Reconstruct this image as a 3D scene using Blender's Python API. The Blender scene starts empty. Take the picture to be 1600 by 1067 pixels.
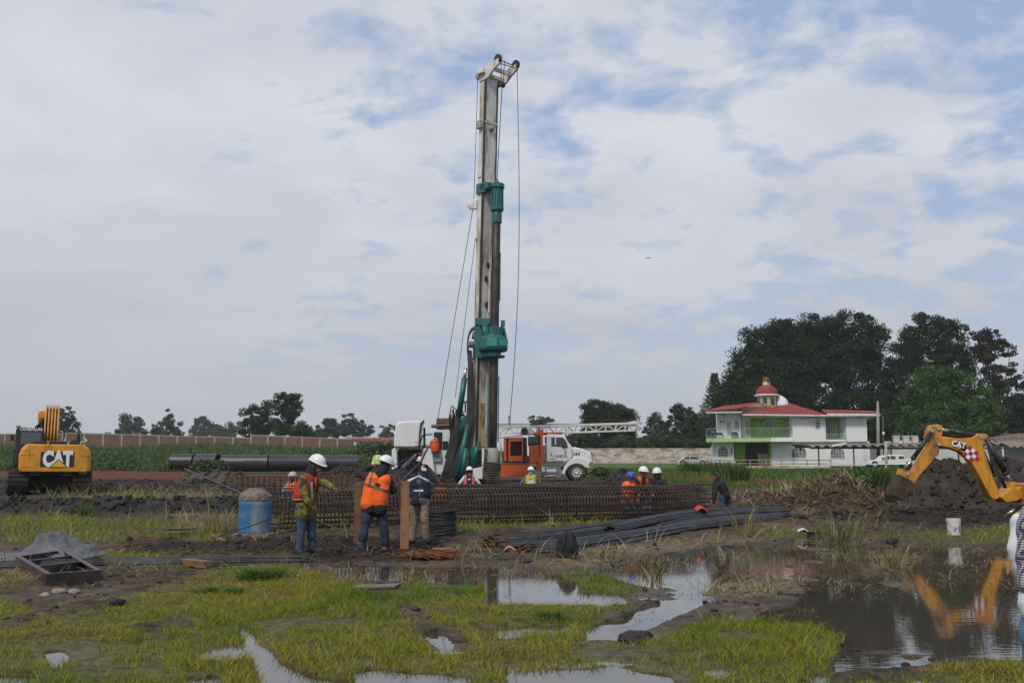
import bpy, bmesh, math, random
import numpy as np
from mathutils import Vector, Matrix, Euler
random.seed(7); RNG = np.random.default_rng(7)
R = math.radians; PI = math.pi
SC = bpy.context.scene; COL = SC.collection
# ---------------------------------------------------------------- camera
F = 1600.0; CH = 1.26; HY = 748.0
PITCH = math.atan((HY - 533.5) / F)
cam_d = bpy.data.cameras.new('camera'); cam = bpy.data.objects.new('camera', cam_d); COL.objects.link(cam)
cam.location = (0, 0, CH); cam.rotation_euler = (PI/2 + PITCH, 0, 0)
cam_d.lens = 36; cam_d.sensor_width = 36; cam_d.clip_start = 0.1; cam_d.clip_end = 9000
SC.camera = cam
# ---------------------------------------------------------------- light
SC.view_settings.view_transform = 'Standard'; SC.view_settings.look = 'None'
SC.view_settings.exposure = 0.0; SC.view_settings.gamma = 1
SUN_EL, SUN_AZ = R(48), R(205)      # azimuth clockwise from +Y: behind and to the left of the camera
W = bpy.data.worlds.new('World'); SC.world = W; W.use_nodes = True
nt = W.node_tree; nt.nodes.clear(); N = nt.nodes.new; L = nt.links.new
out = N('ShaderNodeOutputWorld'); bg = N('ShaderNodeBackground'); bg.inputs[1].default_value = 0.1
sky = N('ShaderNodeTexSky'); sky.sky_type = 'NISHITA'; sky.sun_disc = False
sky.sun_elevation = SUN_EL; sky.sun_rotation = SUN_AZ; sky.dust_density = 2.0; sky.air_density = 1.0
tc = N('ShaderNodeTexCoord'); sep = N('ShaderNodeSeparateXYZ'); L(tc.outputs['Generated'], sep.inputs[0])
def wmath(op, a, b=None, clamp=False):
    n = N('ShaderNodeMath'); n.operation = op; n.use_clamp = clamp
    for i, v in enumerate((a, b)):
        if v is None: continue
        if isinstance(v, (int, float)): n.inputs[i].default_value = v
        else: L(v, n.inputs[i])
    return n.outputs[0]
def wramp(fac, stops):
    n = N('ShaderNodeValToRGB'); e = n.color_ramp.elements
    while len(e) < len(stops): e.new(0.5)
    for el, (p, c) in zip(e, stops):
        el.position = p; el.color = (c, c, c, 1) if isinstance(c, (int, float)) else (*c, 1)
    L(fac, n.inputs[0]); return n.outputs[0]
def wmix(fac, a, b):
    n = N('ShaderNodeMix'); n.data_type = 'RGBA'
    if isinstance(fac, (int, float)): n.inputs[0].default_value = fac
    else: L(fac, n.inputs[0])
    for i, v in ((6, a), (7, b)):
        if isinstance(v, tuple): n.inputs[i].default_value = (*v, 1)
        else: L(v, n.inputs[i])
    return n.outputs[2]
zz = wmath('MAXIMUM', sep.outputs[2], 0.0)
den = wmath('ADD', zz, 0.20)
cx = wmath('DIVIDE', sep.outputs[0], den); cy = wmath('DIVIDE', sep.outputs[1], den)
cmb = N('ShaderNodeCombineXYZ'); L(cx, cmb.inputs[0]); L(cy, cmb.inputs[1])
def wnoise(vec, scale, detail, rough, dist=0.0, off=(0, 0, 0)):
    mp = N('ShaderNodeMapping'); mp.inputs[1].default_value = off; L(vec, mp.inputs[0])
    n = N('ShaderNodeTexNoise'); n.inputs['Scale'].default_value = scale; n.inputs['Detail'].default_value = detail
    n.inputs['Roughness'].default_value = rough; n.inputs['Distortion'].default_value = dist
    L(mp.outputs[0], n.inputs['Vector']); return n.outputs[0]
n1 = wnoise(cmb.outputs[0], 6.4, 8, 0.58, 0.25, (3.3, 1.2, 0))      # puffs
n2 = wnoise(cmb.outputs[0], 1.15, 4, 0.5, 0.3, (7.75, 2.4, 0))      # large openings
n3 = wnoise(cmb.outputs[0], 1.7, 6, 0.6, 0.2, (1.0, 9.0, 0))        # shading of the cloud
gap = wmath('ADD', wmath('MULTIPLY', n1, 0.80), wmath('MULTIPLY', n2, 0.62))
# more openings towards the right half (+x)
xr = wmath('MULTIPLY', sep.outputs[0], 0.24)
gap = wmath('SUBTRACT', gap, xr)
cover = wramp(gap, [(0.54, 0.0), (0.70, 1.0)])
low = wramp(zz, [(0.03, 1.0), (0.27, 0.0)])
cover = wmath('MAXIMUM', cover, wmath('MULTIPLY', low, 1.0), True)
cloud_hi = wmix(wramp(n3, [(0.35, 0.0), (0.65, 1.0)]), (5.6, 5.95, 6.85), (7.1, 7.3, 7.9))
cloud = wmix(wramp(zz, [(0.0, 0.0), (0.30, 1.0)]), (4.7, 4.95, 5.4), cloud_hi)
blue = wmix(0.75, sky.outputs[0], (3.9, 5.2, 7.4))
col = wmix(cover, blue, cloud)
L(col, bg.inputs[0]); L(bg.outputs[0], out.inputs[0])
sd = bpy.data.lights.new('sun', 'SUN'); sd.energy = 2.2; sd.angle = R(12); sd.color = (1.0, 0.92, 0.80)
sun = bpy.data.objects.new('sun', sd); COL.objects.link(sun)
sv = Vector((math.sin(SUN_AZ)*math.cos(SUN_EL), math.cos(SUN_AZ)*math.cos(SUN_EL), math.sin(SUN_EL)))
sun.rotation_euler = sv.to_track_quat('Z', 'Y').to_euler()
try:
    SC.cycles.max_bounces = 6; SC.cycles.diffuse_bounces = 3; SC.cycles.glossy_bounces = 3; SC.cycles.transmission_bounces = 3
    SC.cycles.volume_bounces = 0; SC.cycles.transparent_max_bounces = 8; SC.cycles.use_denoising = True
    SC.cycles.caustics_reflective = False; SC.cycles.caustics_refractive = False
except Exception: pass
# ---------------------------------------------------------------- where things stand
_f = Vector((0, math.cos(PITCH), math.sin(PITCH))); _u = Vector((0, -math.sin(PITCH), math.cos(PITCH)))
def ray(px, py): return Vector((1, 0, 0)) * ((px - 800) / F) + _u * ((533.5 - py) / F) + _f
def G(px, py, z=0.0):
    d = ray(px, py); t = (z - CH) / d.z; return Vector((d.x*t, d.y*t, z))
def P(px, py, D):
    d = ray(px, py); t = D / d.y; return Vector((d.x*t, D, CH + d.z*t))
def PX(px, D): return P(px, 715, D)
def project(x, y, z=0.0):
    """numpy: world -> photograph pixel (used only to look up the site map below)"""
    yy = np.maximum(y*math.cos(PITCH) + (z-CH)*math.sin(PITCH), 0.05)
    up = -y*math.sin(PITCH) + (z-CH)*math.cos(PITCH)
    return 800 + F*x/yy, 533.5 - F*up/yy
# ---------------------------------------------------------------- noise
def vnoise(x, y, seed=0):
    ix = np.floor(x).astype(np.int64); iy = np.floor(y).astype(np.int64); fx = x-ix; fy = y-iy
    def h(a, b):
        n = (a*374761393 + b*668265263 + seed*974634777) & 0xffffffff
        n = ((n ^ (n >> 13)) * 1274126177) & 0xffffffff
        return ((n ^ (n >> 16)) & 0xffff) / 65535.0
    u = fx*fx*(3-2*fx); v = fy*fy*(3-2*fy)
    return (h(ix, iy)*(1-u)+h(ix+1, iy)*u)*(1-v) + (h(ix, iy+1)*(1-u)+h(ix+1, iy+1)*u)*v
def fbm(x, y, octv=4, seed=0, gain=0.5):
    s = 0; a = 1; t = 0
    for i in range(octv):
        s = s + a*vnoise(x*2**i + 13.7*i, y*2**i - 7.1*i, seed+i); t += a; a *= gain
    return s/t
# ---------------------------------------------------------------- materials
MATS = {}
def nodes(m):
    t = m.node_tree; return t, t.nodes, t.links
def mat(name, base, rough=0.6, metal=0.0, var=0.12, scale=2.0, bump=0.0, bscale=20.0, dirt=None, damt=0.0, dscale=1.2, streak=1.0, coat=0.0, spec=0.5):
    """paint, metal, cloth ...: base colour with blotches, dirt of its own colour and fine bump"""
    if name in MATS: return MATS[name]
    m = bpy.data.materials.new(name); m.use_nodes = True; t, n, l = nodes(m); b = n['Principled BSDF']
    tcn = n.new('ShaderNodeTexCoord')
    nz = n.new('ShaderNodeTexNoise'); nz.inputs['Scale'].default_value = scale; nz.inputs['Detail'].default_value = 6
    l.new(tcn.outputs['Object'], nz.inputs['Vector'])
    mx = n.new('ShaderNodeMix'); mx.data_type = 'RGBA'
    mx.inputs[6].default_value = (*[c*(1-var) for c in base], 1); mx.inputs[7].default_value = (*[min(1, c*(1+var)) for c in base], 1)
    cr = n.new('ShaderNodeValToRGB'); cr.color_ramp.elements[0].position = 0.35; cr.color_ramp.elements[1].position = 0.65
    l.new(nz.outputs[0], cr.inputs[0]); l.new(cr.outputs[0], mx.inputs[0]); colr = mx.outputs[2]
    if dirt is not None:
        mp = n.new('ShaderNodeMapping'); mp.inputs[3].default_value = (1, 1, 1/streak); l.new(tcn.outputs['Object'], mp.inputs[0])
        nd = n.new('ShaderNodeTexNoise'); nd.inputs['Scale'].default_value = dscale; nd.inputs['Detail'].default_value = 8; nd.inputs['Roughness'].default_value = 0.65
        l.new(mp.outputs[0], nd.inputs['Vector'])
        c2 = n.new('ShaderNodeValToRGB'); c2.color_ramp.elements[0].position = max(0.0, 0.72 - damt*0.5); c2.color_ramp.elements[1].position = min(1.0, 0.86 - damt*0.42)
        l.new(nd.outputs[0], c2.inputs[0])
        m2 = n.new('ShaderNodeMix'); m2.data_type = 'RGBA'; l.new(c2.outputs[0], m2.inputs[0]); l.new(colr, m2.inputs[6]); m2.inputs[7].default_value = (*dirt, 1)
        colr = m2.outputs[2]
    l.new(colr, b.inputs['Base Color'])
    b.inputs['Roughness'].default_value = rough; b.inputs['Metallic'].default_value = metal
    b.inputs['Specular IOR Level'].default_value = spec
    if coat: b.inputs['Coat Weight'].default_value = coat
    if bump:
        nb = n.new('ShaderNodeTexNoise'); nb.inputs['Scale'].default_value = bscale; nb.inputs['Detail'].default_value = 5
        l.new(tcn.outputs['Object'], nb.inputs['Vector'])
        bp = n.new('ShaderNodeBump'); bp.inputs['Strength'].default_value = min(1, bump); bp.inputs['Distance'].default_value = 0.02
        l.new(nb.outputs[0], bp.inputs['Height']); l.new(bp.outputs[0], b.inputs['Normal'])
    MATS[name] = m; return m
def attr_mat(name, rough=0.7, spec=0.3, transl=0.0):
    """colour from the per-leaf / per-blade attribute 'Col'"""
    if name in MATS: return MATS[name]
    m = bpy.data.materials.new(name); m.use_nodes = True; t, n, l = nodes(m); b = n['Principled BSDF']
    a = n.new('ShaderNodeAttribute'); a.attribute_name = 'Col'; l.new(a.outputs[0], b.inputs['Base Color'])
    b.inputs['Roughness'].default_value = rough; b.inputs['Specular IOR Level'].default_value = spec
    if transl:
        o = n['Material Output']; tr = n.new('ShaderNodeBsdfTranslucent'); l.new(a.outputs[0], tr.inputs[0])
        ms = n.new('ShaderNodeMixShader'); ms.inputs[0].default_value = transl
        l.new(b.outputs[0], ms.inputs[1]); l.new(tr.outputs[0], ms.inputs[2]); l.new(ms.outputs[0], o.inputs[0])
    MATS[name] = m; return m
# ---------------------------------------------------------------- objects
def tag(o, label=None, cat=None, group=None, kind=None):
    if label: o['label'] = label
    if cat: o['category'] = cat
    if group: o['group'] = group
    if kind: o['kind'] = kind
    return o
def thing(name, loc, label, cat, group=None):
    o = bpy.data.objects.new(name, None); COL.objects.link(o); o.location = loc; o.empty_display_size = 0.3
    return tag(o, label, cat, group)
def world_loc(o):
    v = Vector((0, 0, 0))
    while o is not None: v += Vector(o.location); o = o.parent
    return v
def link_mesh(name, me, m, parent=None, origin=None, smooth=False):
    """me is in world coordinates; it is moved into the frame of its parent"""
    o = bpy.data.objects.new(name, me); COL.objects.link(o)
    if parent is not None:
        off = world_loc(parent); me.transform(Matrix.Translation(-off)); o.parent = parent
    elif origin is not None:
        me.transform(Matrix.Translation(-Vector(origin))); o.location = origin
    if m is not None and not me.materials: me.materials.append(m)
    if smooth: me.polygons.foreach_set('use_smooth', [True]*len(me.polygons))
    return o
class MB:
    def __init__(s): s.v = []; s.f = []
    def add(s, vs, fs):
        k = len(s.v); s.v += [tuple(v) for v in vs]; s.f += [tuple(i+k for i in f) for f in fs]; return s
    def box(s, a, b):
        x0, y0, z0 = [min(i, j) for i, j in zip(a, b)]; x1, y1, z1 = [max(i, j) for i, j in zip(a, b)]
        return s.add([(x0,y0,z0),(x1,y0,z0),(x1,y1,z0),(x0,y1,z0),(x0,y0,z1),(x1,y0,z1),(x1,y1,z1),(x0,y1,z1)],
                     [(0,3,2,1),(4,5,6,7),(0,1,5,4),(1,2,6,5),(2,3,7,6),(3,0,4,7)])
    def obox(s, c, ax, ay, az):
        """oriented box: centre and three half-axis vectors"""
        c, ax, ay, az = map(Vector, (c, ax, ay, az)); vs = []
        for k in (-1, 1):
            for i, j in ((-1,-1),(1,-1),(1,1),(-1,1)): vs.append(c+ax*i+ay*j+az*k)
        return s.add(vs, [(0,3,2,1),(4,5,6,7),(0,1,5,4),(1,2,6,5),(2,3,7,6),(3,0,4,7)])
    def bar(s, p0, p1, w, h, up=(0,0,1)):
        p0, p1 = Vector(p0), Vector(p1); d = (p1-p0); L_ = d.length
        if L_ < 1e-6: return s
        d /= L_; u = Vector(up)
        if abs(d.dot(u)) > 0.97: u = Vector((0,1,0)) if abs(d.y) < 0.9 else Vector((1,0,0))
        sx = d.cross(u).normalized(); uy = sx.cross(d).normalized()
        return s.obox((p0+p1)/2, d*(L_/2), sx*(w/2), uy*(h/2))
    def tube(s, pts, r, n=8, caps=True):
        pts = [Vector(p) for p in pts]; m = len(pts)
        rs = r if isinstance(r, (list, tuple)) else [r]*m
        prev = None; vs = []; fs = []
        for i, p in enumerate(pts):
            d = (pts[min(i+1, m-1)] - pts[max(i-1, 0)])
            d = d.normalized() if d.length > 1e-9 else Vector((0,0,1))
            if prev is None:
                a = Vector((0,0,1)) if abs(d.z) < 0.9 else Vector((1,0,0)); sx = d.cross(a).normalized()
            else:
                sx = prev - d*prev.dot(d); sx = sx.normalized() if sx.length > 1e-6 else d.orthogonal().normalized()
            prev = sx; sy = d.cross(sx)
            for k in range(n):
                t = 2*PI*k/n; vs.append(p + (sx*math.cos(t)+sy*math.sin(t))*rs[i])
        for i in range(m-1):
            for k in range(n): fs.append((i*n+k, i*n+(k+1)%n, (i+1)*n+(k+1)%n, (i+1)*n+k))
        if caps: fs.append(tuple(range(n))[::-1]); fs.append(tuple((m-1)*n+k for k in range(n)))
        return s.add(vs, fs)
    def prism(s, poly, y0, y1):
        """polygon of (x,z) pairs or Vectors extruded along y"""
        q = [(p[0], p[2]) if len(p) == 3 else (p[0], p[1]) for p in poly]; n = len(q)
        A = sum(q[i][0]*q[(i+1)%n][1]-q[(i+1)%n][0]*q[i][1] for i in range(n))
        if A < 0: q = q[::-1]
        vs = [(x, y0, z) for x, z in q] + [(x, y1, z) for x, z in q]
        fs = [tuple(range(n)), tuple(range(2*n-1, n-1, -1))] + [(i, i+n, (i+1)%n+n, (i+1)%n) for i in range(n)]
        return s.add(vs, fs)
    def prism_dir(s, poly, d):
        """planar polygon (3d points) swept by vector d"""
        d = Vector(d); n = len(poly); p = [Vector(v) for v in poly]
        vs = p + [v+d for v in p]
        return s.add(vs, [tuple(range(n)), tuple(range(2*n-1, n-1, -1))] + [(i, i+n, (i+1)%n+n, (i+1)%n) for i in range(n)])
    def lathe(s, prof, c, axis=(0,0,1), n=20, arc=1.0, caps=True):
        """prof: (radius, along) pairs"""
        c = Vector(c); a = Vector(axis).normalized(); sx = a.orthogonal().normalized(); sy = a.cross(sx); vs = []; fs = []; m = len(prof)
        for r_, h_ in prof:
            for k in range(n):
                t = 2*PI*arc*k/n; vs.append(c + a*h_ + (sx*math.cos(t)+sy*math.sin(t))*r_)
        for i in range(m-1):
            for k in range(n if arc == 1.0 else n-1): fs.append((i*n+k, i*n+(k+1)%n, (i+1)*n+(k+1)%n, (i+1)*n+k))
        if caps and prof[0][0] > 1e-4 and arc == 1.0: fs.append(tuple(range(n))[::-1])
        if caps and prof[-1][0] > 1e-4 and arc == 1.0: fs.append(tuple((m-1)*n+k for k in range(n)))
        return s.add(vs, fs)
    def build(s, name, m, parent=None, bevel=0.0, smooth=False, origin=None, seg=2):
        me = bpy.data.meshes.new(name); me.from_pydata(s.v, [], s.f); me.validate(); me.update()
        bm = bmesh.new(); bm.from_mesh(me); bmesh.ops.recalc_face_normals(bm, faces=bm.faces); bm.to_mesh(me); bm.free()
        o = link_mesh(name, me, m, parent, origin, smooth)
        if bevel:
            b = o.modifiers.new('bevel', 'BEVEL'); b.width = bevel; b.segments = seg; b.limit_method = 'ANGLE'; b.angle_limit = R(35)
            b.harden_normals = False
        return o
def turn(T, ang, sx=1.0):
    """turn a thing's meshes about its own foot"""
    M_ = Matrix.Rotation(ang, 4, 'Z') @ Matrix.Diagonal((sx, 1, 1, 1))
    def go(o):
        for c in [q for q in COL.objects if q.parent == o]:
            if c.type == 'MESH': c.data.transform(M_)
            go(c)
    go(T)
def np_mesh(name, V, T, m, parent=None, col=None, origin=None, smooth=False):
    """V (n,3) float, T (k,3|4) int"""
    me = bpy.data.meshes.new(name); V = np.ascontiguousarray(V, dtype=np.float32); T = np.ascontiguousarray(T, dtype=np.int32)
    k = T.shape[1]
    me.vertices.add(len(V)); me.vertices.foreach_set('co', V.ravel())
    me.loops.add(T.size); me.loops.foreach_set('vertex_index', T.ravel())
    me.polygons.add(len(T)); me.polygons.foreach_set('loop_start', np.arange(0, T.size, k, dtype=np.int32))
    me.update(calc_edges=True)
    if col is not None:
        a = me.color_attributes.new('Col', 'FLOAT_COLOR', 'POINT')
        c4 = np.ones((len(V), 4), dtype=np.float32); c4[:, :3] = col; a.data.foreach_set('color', c4.ravel())
    return link_mesh(name, me, m, parent, origin, smooth)
def text_mesh(name, s, size, m, parent, loc, rot=(PI/2, 0, 0), depth=0.004, sx=1.0, bold=0.0, shear=0.0):
    cu = bpy.data.curves.new(name, 'FONT'); cu.body = s; cu.size = size; cu.extrude = depth; cu.align_x = 'CENTER'; cu.align_y = 'CENTER'
    cu.offset = bold; cu.shear = shear; cu.resolution_u = 3
    tmp = bpy.data.objects.new('tmp', cu); COL.objects.link(tmp)
    me = bpy.data.meshes.new_from_object(tmp); bpy.data.objects.remove(tmp)
    me.transform(Matrix.Translation(loc) @ Euler(rot).to_matrix().to_4x4() @ Matrix.Diagonal((sx, 1, 1, 1)))
    me.materials.clear()
    return link_mesh(name, me, m, parent)
def bezier(p0, p1, p2, p3, n=12):
    p0, p1, p2, p3 = map(Vector, (p0, p1, p2, p3)); r = []
    for i in range(n+1):
        t = i/n; r.append(p0*(1-t)**3 + p1*3*t*(1-t)**2 + p2*3*t*t*(1-t) + p3*t**3)
    return r
# shared materials
M_YEL = mat('yellow_paint', (0.56, 0.25, 0.016), 0.46, var=0.14, dirt=(0.13, 0.07, 0.03), damt=0.38, dscale=2.5, streak=3)
M_BLK = mat('black_paint', (0.018, 0.018, 0.020), 0.45, var=0.3, dirt=(0.06, 0.045, 0.035), damt=0.2)
M_RUB = mat('black_rubber', (0.02, 0.02, 0.021), 0.65, var=0.3, dirt=(0.07, 0.05, 0.035), damt=0.3)
M_MUDSHADE = mat('shaded_muddy_steel', (0.014, 0.011, 0.009), 0.8, var=0.4, bump=0.6)  # mud on steel, darkened further so the colour carries the shadow on the tracks
M_WHT = mat('white_paint', (0.66, 0.67, 0.68), 0.35, var=0.04, dirt=(0.30, 0.27, 0.22), damt=0.12, dscale=1.5, streak=4)
M_MAST = mat('dirty_white_steel', (0.60, 0.59, 0.54), 0.5, var=0.10, dirt=(0.17, 0.12, 0.08), damt=0.5, dscale=1.6, streak=5)
M_TEAL = mat('teal_paint', (0.012, 0.115, 0.115), 0.42, var=0.18, dirt=(0.03, 0.045, 0.04), damt=0.3, dscale=2.0)
M_ORG = mat('orange_paint', (0.55, 0.10, 0.014), 0.5, var=0.12, dirt=(0.16, 0.06, 0.03), damt=0.3, dscale=1.6, streak=3)
M_STEEL = mat('bright_steel', (0.55, 0.55, 0.56), 0.3, metal=0.9, var=0.05)
M_RUST = mat('rusty_steel', (0.10, 0.042, 0.02), 0.85, var=0.35, scale=6)
M_GLASS = mat('dark_glass', (0.02, 0.025, 0.03), 0.08, var=0.1, spec=0.8)
M_CONC = mat('grey_concrete', (0.27, 0.26, 0.24), 0.9, var=0.15, bump=0.3, dirt=(0.13, 0.12, 0.1), damt=0.3)
M_REBAR = mat('rebar_steel', (0.045, 0.045, 0.048), 0.5, metal=0.35, var=0.3, scale=3, dirt=(0.09, 0.045, 0.025), damt=0.35, dscale=3)
M_REBRUST = mat('rusty_rebar', (0.085, 0.045, 0.026), 0.8, var=0.35, scale=4)
M_CABLE = mat('steel_cable', (0.05, 0.05, 0.05), 0.5, metal=0.5)
# ================================================================ SITE MAP (where pools, turf, straw and soils lie on the ground)
MX0, MY0, MX1, MY1, MS = -700, 736, 2300, 1500, 2
_mx, _my = np.meshgrid(np.arange(MX0, MX1, MS), np.arange(MY0, MY1, 1.0)); MH, MW = _mx.shape
def inpoly(x, y, poly):
    c = np.zeros(x.shape, bool); n = len(poly); j = n-1
    for i in range(n):
        xi, yi = poly[i]; xj, yj = poly[j]
        if yi != yj:
            k = ((yi > y) != (yj > y)) & (x < (xj-xi)*(y-yi)/(yj-yi)+xi); c ^= k
        j = i
    return c
def blur(a, rx, ry):
    for ax, r_ in ((1, rx), (0, ry)):
        if r_ < 1: continue
        k = np.ones(2*r_+1)/(2*r_+1); p = np.pad(a, [(r_, r_) if i == ax else (0, 0) for i in (0, 1)], mode='edge')
        c = np.cumsum(p, axis=ax); z = np.zeros_like(np.take(c, [0], axis=ax)); c = np.concatenate([z, c], axis=ax); n = 2*r_+1
        a = (np.take(c, range(n, c.shape[ax]), axis=ax) - np.take(c, range(0, c.shape[ax]-n), axis=ax))/n
    return a
def layer(polys, minus=(), rx=2, ry=2):
    a = np.zeros((MH, MW), bool)
    for p in polys: a |= inpoly(_mx, _my, p)
    for p in minus: a &= ~inpoly(_mx, _my, p)
    return blur(blur(a.astype(float), rx, ry), rx, ry)
def dip(x, y): return .33*np.exp(-(((x-2.75)/1.1)**2+((y-4.6)/.9)**2)**2)
def slope(y):
    t = np.clip((y-18.5)/5.5, 0, 1); return 0.02625*(y-16.76)*(t*t*(3-2*t))
def look(a, x, y):
    px, py = project(x, y, slope(y)); i = np.clip((py-MY0), 0, MH-1.001); j = np.clip((px-MX0)/MS, 0, MW-1.001)
    i0 = i.astype(int); j0 = j.astype(int); fi = i-i0; fj = j-j0
    v = (a[i0, j0]*(1-fj)+a[i0, j0+1]*fj)*(1-fi) + (a[i0+1, j0]*(1-fj)+a[i0+1, j0+1]*fj)*fi
    return np.where((y > 2.0) & (py > MY0), v, 0)
POOL = layer([
  [(1105,850),(1145,846),(1195,853),(1240,845),(1290,842),(1345,850),(1400,847),(1470,850),(1560,856),(1700,850),(1900,870),(1950,1010),(1760,1050),(1640,1040),(1560,1036),(1500,1036),(1440,1046),(1370,1052),(1305,1056),(1303,1030),(1322,1012),(1318,998),(1270,982),(1195,975),(1180,955),(1240,945),(1262,925),(1240,905),(1175,905),(1110,915),(1096,930),(1100,945),(1060,965),(1010,985),(965,1000),(918,1002),(915,985),(945,972),(985,965),(1000,950),(1050,938),(1062,925),(1010,918),(940,905),(935,885),(1000,880),(1055,866)],
  [(770,905),(830,906),(890,915),(930,925),(965,935),(990,945),(950,950),(905,944),(835,946),(770,945),(765,925)],
  [(530,895),(560,893),(640,894),(700,892),(780,896),(790,905),(770,928),(740,918),(700,915),(660,910),(600,906),(540,902)],
  [(515,882),(550,880),(556,888),(520,889)],[(515,884),(640,884),(800,886),(800,914),(690,912),(600,908),(520,900)],[(755,898),(850,896),(960,920),(985,945),(900,948),(760,946)],[(820,890),(860,888),(880,900),(845,905),(822,900)],
  [(370,977),(388,980),(404,1005),(424,1020),(444,1038),(480,1054),(540,1064),(600,1085),(560,1140),(420,1140),(408,1067),(400,1040),(386,1010)],
  [(545,1050),(590,1044),(640,1050),(700,1052),(730,1066),(740,1100),(600,1100),(560,1070)],
  [(790,1050),(850,1046),(910,1046),(960,1040),(1000,1050),(1045,1055),(1060,1090),(900,1100),(800,1080)],
  [(1100,1046),(1140,1040),(1155,1050),(1120,1062)],[(660,992),(690,990),(712,1004),(700,1018),(680,1010)],
  [(80,1025),(105,1020),(108,1034),(88,1040)],[(205,1002),(225,1000),(228,1010),(208,1012)],[(290,1060),(345,1056),(350,1090),(300,1090)],
  [(1235,838),(1262,834),(1300,842),(1290,848),(1245,846)],
  [(70,1018),(100,1016),(96,1040),(80,1045)]],
 minus=[[(900,906),(945,900),(990,915),(1000,925),(960,930),(905,924)],[(1005,925),(1040,918),(1066,922),(1064,936),(1010,940)],
        [(915,955),(965,944),(990,958),(960,968),(920,968)],[(1350,880),(1420,872),(1430,888),(1370,892)]], rx=1, ry=1)
TURF = layer([
  [(-300,935),(0,935),(60,960),(100,945),(200,935),(330,898),(380,885),(420,880),(470,892),(520,905),(560,920),(600,928),(640,918),(700,905),(770,905),(775,925),(830,948),(920,948),(960,965),(915,990),(925,1008),(1020,990),(1130,975),(1200,973),(1275,980),(1312,992),(1310,1020),(1292,1050),(1300,1070),(1400,1062),(1500,1045),(1580,1040),(1800,1050),(2300,1060),(2300,1500),(-300,1500)],
  [(870,898),(915,893),(950,905),(990,915),(995,928),(960,932),(905,922)],[(910,950),(960,943),(985,955),(955,968),(920,965)],
  [(1150,832),(1230,830),(1330,838),(1480,832),(1600,826),(1900,825),(1900,846),(1560,850),(1400,843),(1300,838),(1200,842)],
  [(-300,812),(0,812),(60,798),(130,800),(150,815),(240,815),(330,830),(350,850),(150,852),(-300,856)],
  [(150,775),(240,772),(270,782),(160,785)],[(90,772),(115,770),(118,778),(95,780)],
  [(430,812),(560,808),(560,830),(440,832)],[(700,815),(960,806),(950,822),(720,832)],
  [(155,868),(250,872),(440,872),(450,880),(330,888),(250,890),(170,885)],
  [(-300,905),(0,905),(30,900),(30,925),(-300,935)],
  [(1210,745),(1240,745),(1240,770),(1215,775)]],
 minus=[[(610,950),(640,950),(680,980),(700,988),(672,992),(635,972)],[(30,965),(120,950),(190,945),(170,958),(60,975),(0,985),(0,972)],
        [(200,985),(290,972),(300,985),(230,998)],[(640,985),(720,985),(740,1020),(690,1030)]], rx=3, ry=2)
STRAW = layer([
  [(770,862),(900,868),(1000,850),(1080,842),(1200,820),(1260,820),(1280,838),(1150,850),(1040,868),(930,890),(800,888),(740,878)],
  [(1092,912),(1180,900),(1250,905),(1262,928),(1180,945),(1100,938)],[(-300,895),(0,893),(60,900),(70,918),(0,928),(-300,930)],
  [(60,770),(330,768),(400,800),(360,800),(200,790),(60,782)],[(0,790),(60,785),(70,800),(0,805)],
  [(520,880),(640,862),(700,880),(620,890),(560,915),(510,912)],[(1350,868),(1430,862),(1440,885),(1360,895)],[(250,800),(370,795),(370,835),(280,835)],
  [(880,940),(1000,930),(1050,960),(900,990)],[(1110,960),(1200,955),(1220,975),(1130,985)],[(1200,800),(1420,805),(1430,830),(1220,832)],[(-300,850),(1700,850),(1700,930),(-300,930)]], rx=4, ry=2)
STRAWHI = layer([
  [(870,868),(980,850),(1080,842),(1160,835),(1200,820),(1260,825),(1240,838),(1100,855),(1010,870),(910,880)],
  [(1095,918),(1180,905),(1250,908),(1258,925),(1170,942),(1105,935)],[(-300,898),(0,896),(60,904),(66,916),(0,925),(-300,925)],
  [(70,775),(200,776),(330,772),(380,790),(200,788),(70,782)],[(0,792),(60,788),(66,798),(0,802)],[(1355,870),(1425,866),(1430,884),(1365,890)],
  [(830,880),(900,876),(940,884),(850,892)],[(270,805),(370,800),(365,830),(285,830)]], rx=3, ry=1)
REDSOIL = layer([[(-300,736),(360,736),(380,746),(200,752),(120,748),(60,742),(-300,746)],[(930,742),(1200,748),(1330,756),(1200,762),(1060,755),(935,750)]], rx=3, ry=1)
BLACKSOIL = layer([[(-300,745),(150,748),(360,748),(420,760),(330,772),(140,768),(-300,775)],[(-300,782),(200,786),(370,782),(370,792),(230,806),(60,806),(-300,800)],
                   [(200,845),(700,848),(700,872),(520,880),(200,872)],[(1260,790),(1600,800),(1900,805),(1900,825),(1480,825),(1280,815)]], rx=3, ry=2)
def sstep(a, b, x):
    t = np.clip((x-a)/(b-a), 0, 1); return t*t*(3-2*t)
WATER_Z = -0.005
POOLWIDE = blur(blur(POOL, 22, 9), 22, 9)
def blurpool(x, y): return look(POOLWIDE, x, y)
def rise(x, y): return 2.0*sstep(84, 158, y)*(1-sstep(-8, 6, x - 0.0*y))
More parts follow.
